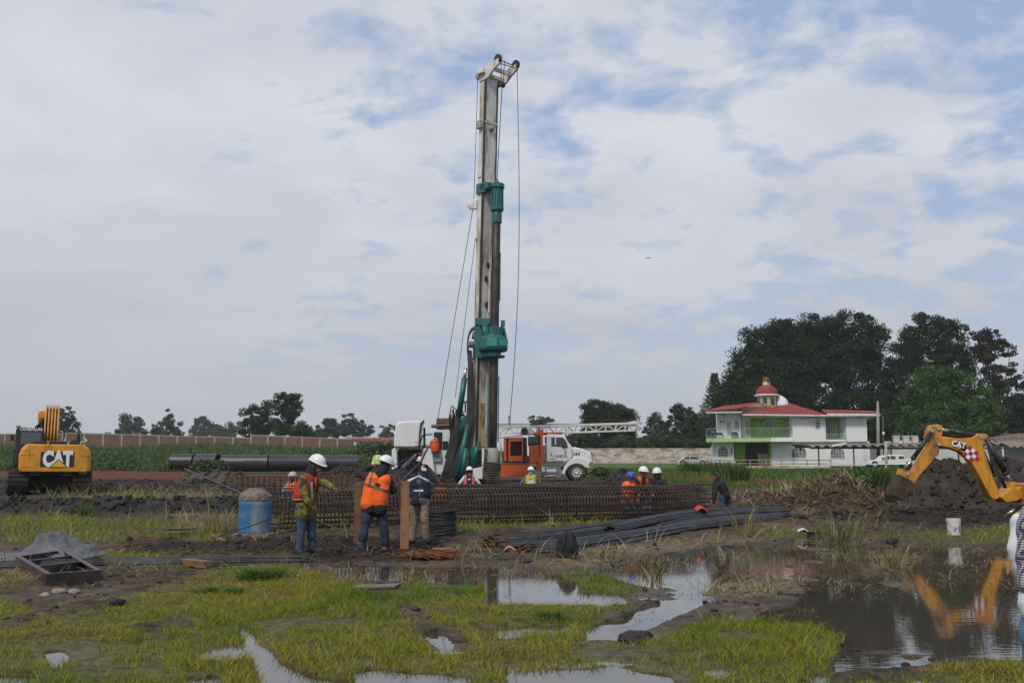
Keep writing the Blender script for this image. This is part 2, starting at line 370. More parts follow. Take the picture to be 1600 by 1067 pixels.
def height(x, y):
    pool = look(POOL, x, y); turf = look(TURF, x, y); red = look(REDSOIL, x, y)
    near = 1 - sstep(45, 90, y)
    h = 0.035 - 0.022*sstep(0.0, 0.12, blurpool(x, y)) - 0.010*turf*(1-sstep(11, 14, y)) + 0.05*(fbm(x*0.45, y*0.45, 3, 5)-0.5)*near
    rough = (1-0.55*turf)*(1-0.7*red)*(1-0.5*sstep(0.0, 0.2, blurpool(x, y)))
    h += rough*near*(0.10*(fbm(x*2.2, y*2.2, 4, 11, 0.6)-0.5) + 0.05*(1-np.abs(2*fbm(x*4.5, y*4.5, 2, 21)-1)) * sstep(0.4, 0.7, fbm(x*0.8, y*0.8, 2, 31)))
    blk = look(BLACKSOIL, x, y); h += blk*near*(0.22*(fbm(x*2.6, y*2.6, 4, 41, 0.6)-0.35))
    # uneven shoreline, little mud islands in the pool
    pw = np.clip(pool + 0.5*(fbm(x*1.7, y*1.7, 4, 3, 0.6)-0.5)*np.where((pool > 0.03) & (pool < 0.97), 1, 0), 0, 1)
    deep = sstep(0.25, 0.75, pw)
    h = h*(1-deep) + (-0.07 + 0.078*sstep(0.60, 0.78, fbm(x*1.1+4, y*1.1, 4, 77, 0.6)) + 0.03*(fbm(x*3, y*3, 2, 9)-0.5))*deep
    # shallow water standing in the turf
    h = h - 0.06*sstep(0.62, 0.70, fbm(x*0.9+9, y*0.9, 3, 123))*turf*(1-sstep(9.5, 12, y))
    # wheel rut across the grass
    h = h + rise(x, y) + slope(np.minimum(y, 420)) - dip(x, y)
    h = h - 0.5*np.exp(-((y-38.5)/3.2)**2)*sstep(-9, -6, x)*(1-sstep(4, 6, x))
    h = h + 0.6*sstep(160, 400, y)*(fbm(x*0.01, y*0.01, 2, 8)) * 0.5
    return h
def hz(x, y):
    return float(height(np.array([float(x)]), np.array([float(y)]))[0])
def GH(px, py):
    """point on the real ground seen at a photograph pixel"""
    d = ray(px, py); a, b = 3.0, 300.0
    for _ in range(40):
        m = (a+b)/2; x = d.x/d.y*m; z = CH+d.z/d.y*m
        if z > max(hz(x, m), WATER_Z): a = m
        else: b = m
    return Vector((d.x/d.y*a, a, CH+d.z/d.y*a))
# ---------------------------------------------------------------- ground sheet
def axis_rows():
    ys = [-60, -40, -25, -15, -8, -4, -1, 1, 2.5, 3.5]; y = 4.2
    while y < 42: ys.append(y); y *= 1.0042
    while y < 200: ys.append(y); y *= 1.012
    while y < 4000: ys.append(y); y *= 1.07
    return np.array(ys)
_ys = axis_rows()
_gu = np.concatenate([-np.geomspace(1.6, 0.66, 16)[:-1], np.linspace(-0.66, 0.66, 600), np.geomspace(0.66, 1.6, 16)[1:]])
_uu, _yy = np.meshgrid(_gu, _ys); _xx = _uu*(np.maximum(_yy, 1)+4 + np.where(_yy < 1, 30, 0))
_hh = height(_xx.ravel(), _yy.ravel()).reshape(_xx.shape)
nr, nc = _xx.shape; idx = np.arange(nr*nc).reshape(nr, nc)
Q = np.stack([idx[:-1, :-1], idx[:-1, 1:], idx[1:, 1:], idx[1:, :-1]], -1).reshape(-1, 4)
def soil_colour(x, y, h):
    turf = look(TURF, x, y)[:, None]; straw = look(STRAWHI, x, y)[:, None]; red = look(REDSOIL, x, y)[:, None]; blk = look(BLACKSOIL, x, y)[:, None]
    n = fbm(x*1.3, y*1.3, 4, 51)[:, None]; n2 = fbm(x*5, y*5, 3, 61)[:, None]
    c = np.array([0.042, 0.029, 0.020])*(0.25+1.5*n) + np.array([0.034, 0.024, 0.014])*n2*n2*2
    c = c*(1-0.6*straw) + np.array([0.15, 0.115, 0.065])*0.6*straw
    c = c*(1-0.75*blk) + np.array([0.011, 0.009, 0.008])*0.75*blk
    c = c*(1-0.7*turf) + np.array([0.085, 0.085, 0.025])*0.7*turf
    far = (sstep(48, 66, y) * sstep(4, 9, x))[:, None]
    fg = np.array([0.06, 0.10, 0.022])*(0.7+0.6*n)
    c = c*(1-far) + fg*far
    farL = (sstep(70, 90, y)*(1-sstep(4, 9, x)))[:, None]; c = c*(1-farL) + np.array([0.04, 0.065, 0.02])*farL
    c = c*(1-red) + np.array([0.10, 0.029, 0.014])*(0.6+0.8*n)*red
    return c
_fx, _fy, _fh = _xx.ravel(), _yy.ravel(), _hh.ravel()
ground = np_mesh('ground', np.stack([_fx, _fy, _fh], 1), Q, None, col=soil_colour(_fx, _fy, _fh), smooth=True)
tag(ground, kind='structure', label='muddy building plot of wet brown soil running out to green fields')
gm = bpy.data.materials.new('wet_soil'); gm.use_nodes = True; t, n, l = nodes(gm); b = n['Principled BSDF']
a = n.new('ShaderNodeAttribute'); a.attribute_name = 'Col'
geo = n.new('ShaderNodeNewGeometry'); sp = n.new('ShaderNodeSeparateXYZ'); l.new(geo.outputs['Position'], sp.inputs[0])
tcn = n.new('ShaderNodeTexCoord')
def gnoise(scale, detail=6, rough=0.6):
    q = n.new('ShaderNodeTexNoise'); q.inputs['Scale'].default_value = scale; q.inputs['Detail'].default_value = detail; q.inputs['Roughness'].default_value = rough
    l.new(tcn.outputs['Object'], q.inputs['Vector']); return q.outputs[0]
fine = gnoise(9, 8); big = gnoise(1.4, 5)
mr = n.new('ShaderNodeMapRange'); mr.inputs[1].default_value = 0.3; mr.inputs[2].default_value = 0.7; mr.inputs[3].default_value = 0.35; mr.inputs[4].default_value = 1.9; l.new(fine, mr.inputs[0])
vm = n.new('ShaderNodeVectorMath'); vm.operation = 'SCALE'; l.new(a.outputs[0], vm.inputs[0]); l.new(mr.outputs[0], vm.inputs[3]); l.new(vm.outputs[0], b.inputs['Base Color'])
# soil close to the water table is wet: smoother
wet = n.new('ShaderNodeMapRange'); wet.inputs[1].default_value = -0.03; wet.inputs[2].default_value = 0.07; wet.inputs[3].default_value = 0.28; wet.inputs[4].default_value = 0.85; l.new(sp.outputs[2], wet.inputs[0])
wm = n.new('ShaderNodeMath'); wm.operation = 'MULTIPLY_ADD'; l.new(big, wm.inputs[0]); wm.inputs[1].default_value = 0.35; l.new(wet.outputs[0], wm.inputs[2])
w2 = n.new('ShaderNodeMath'); w2.operation = 'SUBTRACT'; w2.use_clamp = True; l.new(wm.outputs[0], w2.inputs[0]); w2.inputs[1].default_value = 0.15; l.new(w2.outputs[0], b.inputs['Roughness'])
b.inputs['Specular IOR Level'].default_value = 0.16
bp = n.new('ShaderNodeBump'); bp.inputs['Strength'].default_value = 0.9; bp.inputs['Distance'].default_value = 0.05; l.new(gnoise(14, 8, 0.65), bp.inputs['Height']); l.new(bp.outputs[0], b.inputs['Normal'])
ground.data.materials.clear(); ground.data.materials.append(gm)
# ---------------------------------------------------------------- water: one level sheet, the soil stands out of it
wmb = MB(); wmb.add([(-14, 5.75, WATER_Z), (20, 5.75, WATER_Z), (20, 22, WATER_Z), (-14, 22, WATER_Z)], [(0, 1, 2, 3)])
wm_ = bpy.data.materials.new('puddle_water'); wm_.use_nodes = True; t, n, l = nodes(wm_); b = n['Principled BSDF']
b.inputs['Base Color'].default_value = (0.055, 0.045, 0.032, 1); b.inputs['Roughness'].default_value = 0.015; b.inputs['IOR'].default_value = 1.5
tcn = n.new('ShaderNodeTexCoord'); mp = n.new('ShaderNodeMapping'); mp.inputs[3].default_value = (1.0, 2.2, 1); l.new(tcn.outputs['Object'], mp.inputs[0])
q = n.new('ShaderNodeTexNoise'); q.inputs['Scale'].default_value = 5; q.inputs['Detail'].default_value = 3; l.new(mp.outputs[0], q.inputs['Vector'])
bp = n.new('ShaderNodeBump'); bp.inputs['Strength'].default_value = 0.06; bp.inputs['Distance'].default_value = 0.01; l.new(q.outputs[0], bp.inputs['Height']); l.new(bp.outputs[0], b.inputs['Normal'])
wmb.add([], []); water = wmb.build('water', wm_); tag(water, kind='structure', label='shallow brown standing water reflecting trees and sky')
# ---------------------------------------------------------------- blades
def blades(x, y, z, h, w, lx, ly, col, ang):
    """5 vertices and 3 triangles a blade; (lx, ly) where the tip leans"""
    k = len(x); V = np.zeros((k, 5, 3), np.float32); cx_, sx_ = np.cos(ang)*w/2, np.sin(ang)*w/2
    for i, (fh, fl, fw, sg) in enumerate(((0, 0, 1, -1), (0, 0, 1, 1), (0.55, 0.32, 0.8, -1), (0.55, 0.32, 0.8, 1), (1, 1, 0, 0))):
        V[:, i, 0] = x + lx*fl + sg*cx_*fw; V[:, i, 1] = y + ly*fl + sg*sx_*fw; V[:, i, 2] = z + h*fh
    T = np.array([[0, 1, 3], [0, 3, 2], [2, 3, 4]])[None] + (np.arange(k)*5)[:, None, None]
    C = np.repeat(col[:, None, :], 5, 1)
    return V.reshape(-1, 3), T.reshape(-1, 3), C.reshape(-1, 3)
def palette(cols, t):
    c = np.array(cols); t = np.clip(t, 0, 0.9999)*(len(c)-1); i = t.astype(int); f = (t-i)[:, None]
    return c[i]*(1-f)+c[i+1]*f
def scatter(n_, y0, y1, umax=0.58, umin=None):
    """points uniform over the ground in the wedge in front of the camera"""
    yy = np.sqrt(RNG.uniform(y0**2, y1**2, n_)); uu = RNG.uniform(-umax if umin is None else umin, umax, n_); return uu*yy, yy
M_GRASS = attr_mat('grass_blades', 0.6, 0.25, 0.25)
M_STRAW = attr_mat('dry_straw', 0.75, 0.2)
GPAL = [(0.06, 0.13, 0.014), (0.13, 0.19, 0.016), (0.24, 0.26, 0.02), (0.32, 0.28, 0.035), (0.2, 0.12, 0.04)]
def turf_object(name, n_, y0, y1, h0, h1, wd, label, dens_lo=0.39, umax=0.58):
    x, y = scatter(n_, y0, y1, umax); tf = look(TURF, x, y); patch = fbm(x*1.2, y*1.2, 4, 201, 0.6); hh = height(x, y)
    clump = vnoise(x*7, y*7, 210)
    keep = (RNG.uniform(0, 1, n_) < tf*sstep(dens_lo, dens_lo+0.14, patch+0.12*tf)*(0.35+0.9*clump)) & (hh > WATER_Z-0.035) & (look(POOL, x, y) < 0.6)
    x, y, hh, patch, clump, tf = x[keep], y[keep], hh[keep], patch[keep], clump[keep], tf[keep]; k = len(x)
    lush = fbm(x*0.5+3, y*0.5, 3, 220)
    h = (h0 + (h1-h0)*RNG.uniform(0, 1, k)**1.6)*(0.3+1.3*lush)*(0.4+1.1*clump)*(1+0.9*(RNG.uniform(0, 1, k) > 0.985))
    tt = 0.98 - 1.55*(fbm(x*0.75, y*0.75, 4, 230, 0.6)-0.20) + RNG.normal(0, 0.16, k)
    c = palette(GPAL, tt)*RNG.uniform(0.7, 1.25, (k, 1))
    a_ = RNG.uniform(0, 2*PI, k); ln = h*RNG.uniform(0.3, 1.6, k); la = RNG.uniform(0, 2*PI, k)
    V, T, C = blades(x, y, hh-0.01, h, wd*RNG.uniform(0.7, 1.3, k), ln*np.cos(la), ln*np.sin(la), c, a_)
    o = np_mesh(name, V, T, M_GRASS, col=C); tag(o, label, 'grass', kind='stuff'); return o
turf_object('short_grass', 680000, 5.2, 17.5, 0.02, 0.075, 0.0048, 'short yellow green grass on the wet ground in front')
turf_object('rough_grass', 90000, 17.0, 46, 0.06, 0.24, 0.014, 'rough grass between the churned soil and the rebar', 0.30)
def straw_object(name, n_, y0, y1, l0, l1, wd, hi=1.0, lo=0.16, pal=None, maskf=None):
    x, y = scatter(n_, y0, y1, 0.6); m = look(STRAW, x, y)*lo + look(STRAWHI, x, y)*hi if maskf is None else maskf(x, y)
    cl = fbm(x*1.6, y*1.6, 3, 300)
    keep = (RNG.uniform(0, 1, n_) < m*sstep(0.38, 0.62, cl)); x, y = x[keep], y[keep]; k = len(x); z = np.maximum(height(x, y), WATER_Z)
    ln = RNG.uniform(l0, l1, k); el = np.abs(RNG.normal(0, 0.28, k)); az = RNG.normal(0, 0.9, k) + np.where(RNG.uniform(0, 1, k) < 0.5, 0, PI)
    c = palette(pal or [(0.11, 0.07, 0.035), (0.23, 0.165, 0.08), (0.34, 0.27, 0.14), (0.42, 0.35, 0.2)], RNG.uniform(0, 1, k))*RNG.uniform(0.7, 1.15, (k, 1))
    V, T, C = blades(x, y, z+0.01+RNG.uniform(0, 0.05, k), ln*np.sin(el), wd*0.8*RNG.uniform(0.5, 1.4, k), ln*np.cos(el)*np.cos(az), ln*np.cos(el)*np.sin(az)*0.8, c, az+PI/2)
    o = np_mesh(name, V, T, M_STRAW, col=C); tag(o, 'dry reed straw lying on the mud', 'straw', kind='stuff'); return o
straw_object('straw_litter', 90000, 7, 17, 0.08, 0.34, 0.007)
straw_object('straw_litter', 60000, 17, 46, 0.15, 0.6, 0.014)
# ---------------------------------------------------------------- clods of mud
def clods(name, n_, y0, y1, s0, s1, lab):
    x, y = scatter(n_, y0, y1, 0.58); turf = look(TURF, x, y); blk = look(BLACKSOIL, x, y); pool = look(POOL, x, y)
    keep = RNG.uniform(0, 1, n_) < (0.12+0.9*blk)*(1-turf*0.92)*(1-0.93*pool)*sstep(0.35, 0.6, fbm(x*0.9, y*0.9, 3, 400)+0.2*blk)
    x, y = x[keep], y[keep]; k = len(x); z = height(x, y); ok = z > WATER_Z-0.03; x, y, z = x[ok], y[ok], z[ok]; k = len(x)
    bm = bmesh.new(); bmesh.ops.create_icosphere(bm, subdivisions=1, radius=1); U = np.array([v.co[:] for v in bm.verts]); Tq = np.array([[v.index for v in f.verts] for f in bm.faces]); bm.free()
    s = s0 + (s1-s0)*RNG.uniform(0, 1, k)**3
    V = U[None]*(1+RNG.normal(0, 0.22, (k, len(U), 1)))*s[:, None, None]*RNG.uniform(0.6, 1.4, (k, 1, 3))*np.array([1, 1, 0.65])
    V = V + np.stack([x, y, z+s*0.15], 1)[:, None]; T = Tq[None] + (np.arange(k)*len(U))[:, None, None]
    c = np.array([0.020, 0.014, 0.010])*RNG.uniform(0.5, 1.7, (k, 1)); C = np.repeat(c[:, None], len(U), 1)
    o = np_mesh(name, V.reshape(-1, 3), T.reshape(-1, 3), attr_mat('clod_soil', 0.65, 0.4), col=C.reshape(-1, 3)); tag(o, lab, 'soil', kind='stuff')
clods('mud_clods', 26000, 6, 19, 0.008, 0.045, 'crumbs and clods of dark wet mud'); clods('mud_clods', 16000, 19, 60, 0.03, 0.13, 'clods of black dug soil')
# far field grass (right), weeds on the left bank, hedge-like weeds by the rails
def field_grass():
    n_ = 120000; x, y = scatter(n_, 47, 97, 0.56, 0.05); m = fbm(x*0.16, y*0.16, 3, 500)
    red = look(REDSOIL, x, y); keep = (RNG.uniform(0, 1, n_) < 0.95*(1-red)*(0.3+m)) & (x > 4.5); x, y, m = x[keep], y[keep], m[keep]; k = len(x); z = height(x, y)
    h = RNG.uniform(0.12, 0.36, k)*(0.6+m)*(1-0.35*sstep(70, 100, y)); la = RNG.uniform(0, 2*PI, k)
    c = palette([(0.045, 0.105, 0.016), (0.08, 0.15, 0.022), (0.13, 0.17, 0.035), (0.16, 0.15, 0.05)], 0.25+1.1*(fbm(x*0.1, y*0.1, 2, 510)-0.3)+RNG.normal(0, 0.15, k))*RNG.uniform(0.7, 1.2, (k, 1))
    V, T, C = blades(x, y, z-0.02, h, 0.05*RNG.uniform(0.7, 1.5, k), h*0.5*np.cos(la), h*0.5*np.sin(la), c, RNG.uniform(0, 2*PI, k))
    tag(np_mesh('field_grass', V, T, M_GRASS, col=C), 'bright green grass of the field beyond the plot', 'grass', kind='stuff')
field_grass()
M_LEAF = attr_mat('leaf', 0.6, 0.22, 0.12)
def leaf_quads(c, size, col, out=None, asp=0.6):
    """c (k,3) centres -> quads facing random directions"""
    k = len(c); a = RNG.normal(0, 1, (k, 3)); 
    if out is not None: a = a*0.8 + out
    a /= np.linalg.norm(a, axis=1, keepdims=True)+1e-9
    b_ = np.cross(a, RNG.normal(0, 1, (k, 3))); b_ /= np.linalg.norm(b_, axis=1, keepdims=True)+1e-9; d = np.cross(a, b_)
    s = (size*RNG.uniform(0.6, 1.4, k))[:, None]/2
    V = np.stack([c-b_*s, c-d*s*asp, c+b_*s, c+d*s*asp], 1); T = (np.arange(k)*4)[:, None]+np.arange(4)
    return V.reshape(-1, 3), T, np.repeat(col[:, None], 4, 1).reshape(-1, 3)
def weeds(name, pts, hgt, rad, size, per, cols, label, cat='weeds', stuff=True):
    """leafy plants: for each base point a mound of leaves"""
    k = len(pts); pts = np.asarray(pts); n_ = k*per; i = np.repeat(np.arange(k), per)
    d = RNG.normal(0, 1, (n_, 3)); d /= np.linalg.norm(d, axis=1, keepdims=True); r_ = RNG.uniform(0.3, 1, n_)**0.5
    hh = np.asarray(hgt)[i] if hasattr(hgt, '__len__') else np.full(n_, hgt); rr = np.asarray(rad)[i] if hasattr(rad, '__len__') else np.full(n_, rad)
    c = pts[i] + np.stack([d[:, 0]*rr*r_, d[:, 1]*rr*r_, np.abs(d[:, 2])*hh*r_], 1)
    tone = RNG.uniform(0, 1, k)[i]*0.6 + RNG.uniform(0, 1, n_)*0.4
    V, T, C = leaf_quads(c, size, palette(cols, tone), np.stack([d[:, 0]*0.5, d[:, 1]*0.5, np.abs(d[:, 2])+0.4], 1))
    o = np_mesh(name, V, T, M_LEAF, col=C)
    return tag(o, label, cat, kind='stuff') if stuff else o
WEED = [(0.016, 0.036, 0.012), (0.035, 0.07, 0.02), (0.065, 0.115, 0.03), (0.12, 0.165, 0.05)]
def left_bank():
    n_ = 5200; y = RNG.uniform(88, 160, n_); u = RNG.uniform(-0.56, 0.02, n_); x = u*y
    z = height(x, y); h = RNG.uniform(0.4, 1.3, n_)*(0.05+fbm(x*0.10, y*0.06, 3, 600)*2.0)*(1-.35*sstep(100, 140, y))
    front = (y < 98); h = np.where(front, h*1.15, h)
    keep = (RNG.uniform(0, 1, n_) < np.where(y < 110, 1, 0.6)) & (x < 0.0)
    p = np.stack([x, y, z-0.1], 1)[keep]; weeds('weed_bank', p, h[keep], 0.55*h[keep]+0.35, 0.21, 46, WEED, 'dense green weeds covering the bank below the brick wall')
left_bank()
def bank_grass():
    n_ = 60000; y = RNG.uniform(86, 150, n_); u = RNG.uniform(-0.56, 0.02, n_); x = u*y; m = fbm(x*0.11+7, y*0.07, 3, 620)
    keep = (RNG.uniform(0, 1, n_) < sstep(0.42, 0.6, m)) & (x < 0); x, y, m = x[keep], y[keep], m[keep]; k = len(x); z = height(x, y); h = RNG.uniform(0.4, 1.15, k)*(0.4+m); la = RNG.uniform(0, 2*PI, k)
    c = palette([(0.03, .07, .015), (.055, .11, .025), (.09, .15, .04), (.15, .17, .06)], RNG.uniform(0, 1, k)); V, T, C = blades(x, y, z, h, .09*RNG.uniform(.6, 1.3, k), h*.6*np.cos(la), h*.6*np.sin(la), c, RNG.uniform(0, 2*PI, k))
    tag(np_mesh('bank_grass', V, T, M_GRASS, col=C), 'tall reedy grass growing on the bank below the brick wall', 'grass', kind='stuff')
bank_grass()
def dry_stalks():
    n_ = 9000; x, y = scatter(n_, 7.5, 42, .6); m = (1-look(POOL, x, y))*sstep(.5, .66, fbm(x*.35+5, y*.35, 3, 640))*(.25+look(STRAW, x, y)); keep = RNG.uniform(0, 1, n_) < m*.8; x, y = x[keep], y[keep]; k = len(x); h = RNG.uniform(.1, .5, k)*np.clip(y/20, .5, 1.3); la = RNG.uniform(0, 2*PI, k)
    V, T, C = blades(x, y, height(x, y)-.01, h, .011*np.clip(y/14, .8, 2.2), h*RNG.uniform(.2, 1.6, k)*np.cos(la), h*.6*np.sin(la), palette([(.14, .10, .05), (.26, .20, .10), (.17, .18, .06), (.33, .27, .15)], RNG.uniform(0, 1, k)), RNG.uniform(0, 2*PI, k))
    tag(np_mesh('dry_stalks', V, T, M_STRAW, col=C), 'scattered dry and half green stalks over the churned mud', 'straw', kind='stuff')
dry_stalks()
def right_hedge():
    n_ = 1300; y = RNG.uniform(62, 80, n_); x0, x1 = (1150-800)/F, (1660-800)/F; x = RNG.uniform(x0, x1, n_)*y
    px, _ = project(x, y); top = np.interp(px, [1150, 1200, 1280, 1330, 1380, 1450, 1600], [0.36, 0.4, 0.42, 0.5, 0.6, 0.55, 0.55])
    edge = np.interp(px, [1150, 1250, 1330, 1400, 1650], [74, 72, 62, 60, 60]); keep = y > edge
    h = top*RNG.uniform(0.5, 1.05, n_); p = np.stack([x, y, height(x, y)-0.05], 1)[keep]
    weeds('weed_strip', p, h[keep], 0.6, 0.17, 60, [(0.018, 0.05, 0.012), (0.03, 0.085, 0.02), (0.05, 0.12, 0.03), (0.09, 0.15, 0.05)], 'low dark green leafy weeds in front of the white pipe rails')
right_hedge()
# ================================================================ TREES
M_BARK = mat('bark', (0.075, 0.06, 0.048), 0.9, var=0.3, bump=0.4)
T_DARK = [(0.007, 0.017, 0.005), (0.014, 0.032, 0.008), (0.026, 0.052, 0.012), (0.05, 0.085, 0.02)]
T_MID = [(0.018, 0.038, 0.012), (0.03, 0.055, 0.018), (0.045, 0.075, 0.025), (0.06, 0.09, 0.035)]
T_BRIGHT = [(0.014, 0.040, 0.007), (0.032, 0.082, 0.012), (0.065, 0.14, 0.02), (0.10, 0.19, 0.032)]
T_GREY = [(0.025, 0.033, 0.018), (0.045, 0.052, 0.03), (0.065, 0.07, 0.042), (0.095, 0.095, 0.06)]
def tree(name, label, cat, D, blobs, base, leaf, n_leaf, cols, depth=0.8, clump=0.9, nclump=None, group=None, gaps=0.25, limbs=9, tr=None, flat=0.65):
    """blobs: (px, py, rx, ry) ellipses of the crown as seen at distance D; base: px,py of the foot of the trunk"""
    s = D/F; b0 = P(base[0], base[1], D); zb = hz(b0.x, D); root = Vector((b0.x, D, zb-0.1))
    T = thing(name, root, label, cat, group)
    E = []
    for (px, py, rx, ry) in blobs:
        c = P(px, py, D); E.append((np.array([c.x, D, c.z]), np.array([rx*s, max(rx, ry)*s*depth, ry*s])))
    vol = np.array([e[1].prod()**(2/3) for e in E]); vol /= vol.sum()
    nc_ = nclump or max(24, int(n_leaf/95)); ci = RNG.choice(len(E), nc_, p=vol)
    d = RNG.normal(0, 1, (nc_, 3)); d /= np.linalg.norm(d, axis=1, keepdims=True); r_ = RNG.uniform(0.25, 1.0, nc_)**(1/2.2)
    cc = np.array([E[i][0] for i in ci]) + d*r_[:, None]*np.array([E[i][1] for i in ci])
    keep = cc[:, 2] > zb+0.2; cc = cc[keep]; nc_ = len(cc)
    crad = clump*RNG.uniform(0.55, 1.35, nc_)
    li = RNG.integers(0, nc_, n_leaf); dl = RNG.normal(0, 1, (n_leaf, 3)); dl /= np.linalg.norm(dl, axis=1, keepdims=True)
    rl = RNG.uniform(0, 1, n_leaf)**(1/2.5); pos = cc[li] + dl*(crad[li]*rl)[:, None]*np.array([1, 1, flat])
    cen = np.average(cc, axis=0); up = (pos-cen); up /= np.linalg.norm(up, axis=1, keepdims=True)+1e-6
    tone = RNG.uniform(0, 1, nc_)[li]*0.5 + RNG.uniform(0, 1, n_leaf)*0.35 + 0.15*(fbm(pos[:, 0]*0.3, pos[:, 2]*0.3, 2, 5))
    V, Tq, C = leaf_quads(pos, leaf, palette(cols, tone), up*0.6+np.array([0, 0, 0.35]), 0.7)
    np_mesh('crown', V, Tq, M_LEAF, T, col=C)
    mb = MB(); H_ = cen[2]-zb; r0 = tr or max(0.14, 0.035*H_)
    top = Vector((cen[0], cen[1], cen[2]-0.15*H_)); mid = root.lerp(top, 0.5) + Vector((random.uniform(-.3, .3), 0, 0))
    mb.tube([root, mid, top, top+Vector((0.1, 0, 0.3*H_))], [r0, r0*0.8, r0*0.55, r0*0.15], 8)
    far = cc[RNG.choice(nc_, min(nc_, limbs), replace=False)]
    for q in far:
        q = Vector(q.tolist()); st = mid.lerp(top, random.uniform(0.1, 1.0)); k = st.lerp(q, 0.5) + Vector((0, 0, -0.06*(q-st).length))
        mb.tube([st, k, q], [r0*0.38, r0*0.24, r0*0.06], 6)
    mb.build('trunk', M_BARK, T, smooth=True)
    return T
GF = 'trees far beyond the brick wall'
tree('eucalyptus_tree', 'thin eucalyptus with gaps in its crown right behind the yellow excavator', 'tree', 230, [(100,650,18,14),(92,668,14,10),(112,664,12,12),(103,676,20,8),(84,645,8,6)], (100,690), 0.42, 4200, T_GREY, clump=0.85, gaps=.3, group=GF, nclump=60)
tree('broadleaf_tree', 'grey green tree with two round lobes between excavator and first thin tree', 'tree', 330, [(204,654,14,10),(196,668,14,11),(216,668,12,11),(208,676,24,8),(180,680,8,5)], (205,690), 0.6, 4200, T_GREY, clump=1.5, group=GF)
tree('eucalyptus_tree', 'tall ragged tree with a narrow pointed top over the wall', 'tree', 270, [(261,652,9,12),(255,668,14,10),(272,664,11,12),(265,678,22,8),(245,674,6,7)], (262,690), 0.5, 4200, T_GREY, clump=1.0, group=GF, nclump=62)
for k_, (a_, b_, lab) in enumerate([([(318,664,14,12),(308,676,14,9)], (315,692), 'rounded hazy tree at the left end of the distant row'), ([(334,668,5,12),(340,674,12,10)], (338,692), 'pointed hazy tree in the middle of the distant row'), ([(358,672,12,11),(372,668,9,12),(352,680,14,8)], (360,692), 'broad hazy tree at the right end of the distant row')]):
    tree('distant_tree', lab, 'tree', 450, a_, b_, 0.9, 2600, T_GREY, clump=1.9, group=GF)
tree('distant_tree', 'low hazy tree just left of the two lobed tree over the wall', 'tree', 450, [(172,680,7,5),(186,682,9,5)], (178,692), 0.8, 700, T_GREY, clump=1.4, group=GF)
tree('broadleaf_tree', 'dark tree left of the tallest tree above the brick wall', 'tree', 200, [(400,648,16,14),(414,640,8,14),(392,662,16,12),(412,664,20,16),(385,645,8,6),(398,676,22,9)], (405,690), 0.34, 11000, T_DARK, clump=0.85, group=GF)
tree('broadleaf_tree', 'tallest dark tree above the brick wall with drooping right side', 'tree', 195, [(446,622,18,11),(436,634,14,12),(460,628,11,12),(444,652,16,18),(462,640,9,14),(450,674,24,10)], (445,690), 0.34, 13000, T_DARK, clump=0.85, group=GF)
tree('broadleaf_tree', 'low rounded dark tree right of the tallest tree', 'tree', 190, [(472,670,14,9),(480,676,10,7)], (474,690), 0.32, 3200, T_MID, clump=0.8, group=GF)
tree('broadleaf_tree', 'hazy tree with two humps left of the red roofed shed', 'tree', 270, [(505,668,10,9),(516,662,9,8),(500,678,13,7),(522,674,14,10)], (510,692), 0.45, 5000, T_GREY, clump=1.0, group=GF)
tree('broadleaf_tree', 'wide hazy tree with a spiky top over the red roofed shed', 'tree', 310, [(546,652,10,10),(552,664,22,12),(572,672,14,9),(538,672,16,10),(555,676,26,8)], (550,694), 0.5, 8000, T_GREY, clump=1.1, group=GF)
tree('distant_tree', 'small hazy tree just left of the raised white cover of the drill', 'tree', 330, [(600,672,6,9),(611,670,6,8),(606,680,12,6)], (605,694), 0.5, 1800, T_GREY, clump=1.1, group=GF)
tree('umbrella_tree', 'distant flat topped tree above the lattice boom', 'tree', 300, [(848,656,14,5),(842,662,10,5),(832,656,3,6)], (846,700), 0.5, 1700, T_MID, clump=1.0, flat=.5)
GR = 'trees between the truck and the house'
tree('shrub', 'dark green shrub behind the bonnet of the truck', 'shrub', 170, [(900,690,24,12),(880,694,16,8),(915,682,14,12)], (900,706), 0.28, 9000, T_MID, clump=0.7, group='shrubs behind the long white wall', limbs=4)
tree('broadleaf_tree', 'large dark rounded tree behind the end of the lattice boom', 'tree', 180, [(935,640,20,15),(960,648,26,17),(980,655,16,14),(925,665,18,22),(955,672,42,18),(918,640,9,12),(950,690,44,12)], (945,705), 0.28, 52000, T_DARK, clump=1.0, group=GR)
tree('broadleaf_tree', 'thin greyish tree between the dark round tree and the green trees', 'tree', 215, [(1024,656,12,10),(1018,670,14,12),(1034,674,12,14),(1022,690,22,14)], (1024,705), 0.36, 9000, T_GREY, clump=0.85, group=GR)
tree('broadleaf_tree', 'feathery dark tree with an open top left of the house', 'tree', 195, [(1058,640,9,8),(1068,648,16,12),(1056,662,14,14),(1078,668,16,16),(1064,688,26,16)], (1066,705), 0.34, 12000, T_DARK, clump=0.8, group=GR)
tree('broadleaf_tree', 'fuller green tree touching the left side of the house', 'tree', 175, [(1092,658,16,14),(1080,668,14,14),(1104,666,14,18),(1092,686,24,18)], (1094,705), 0.32, 14000, T_MID, clump=0.8, group=GR)
for (px, py, rx, ry, lab) in [(975,692,22,10,'dark green shrub over the white wall below the round tree'), (1010,694,20,9,'olive shrub in the middle of the long white wall'), (1048,690,22,12,'bushy shrub behind the right half of the white wall'),(1088,694,24,10,'shrub behind the wall end next to the house')]:
    tree('shrub', lab, 'shrub', 165, [(px,py,rx,ry),(px-8,py+2,rx*.7,ry*.8)], (px,706), 0.28, 6500, T_MID, clump=0.7, group='shrubs behind the long white wall', limbs=4)
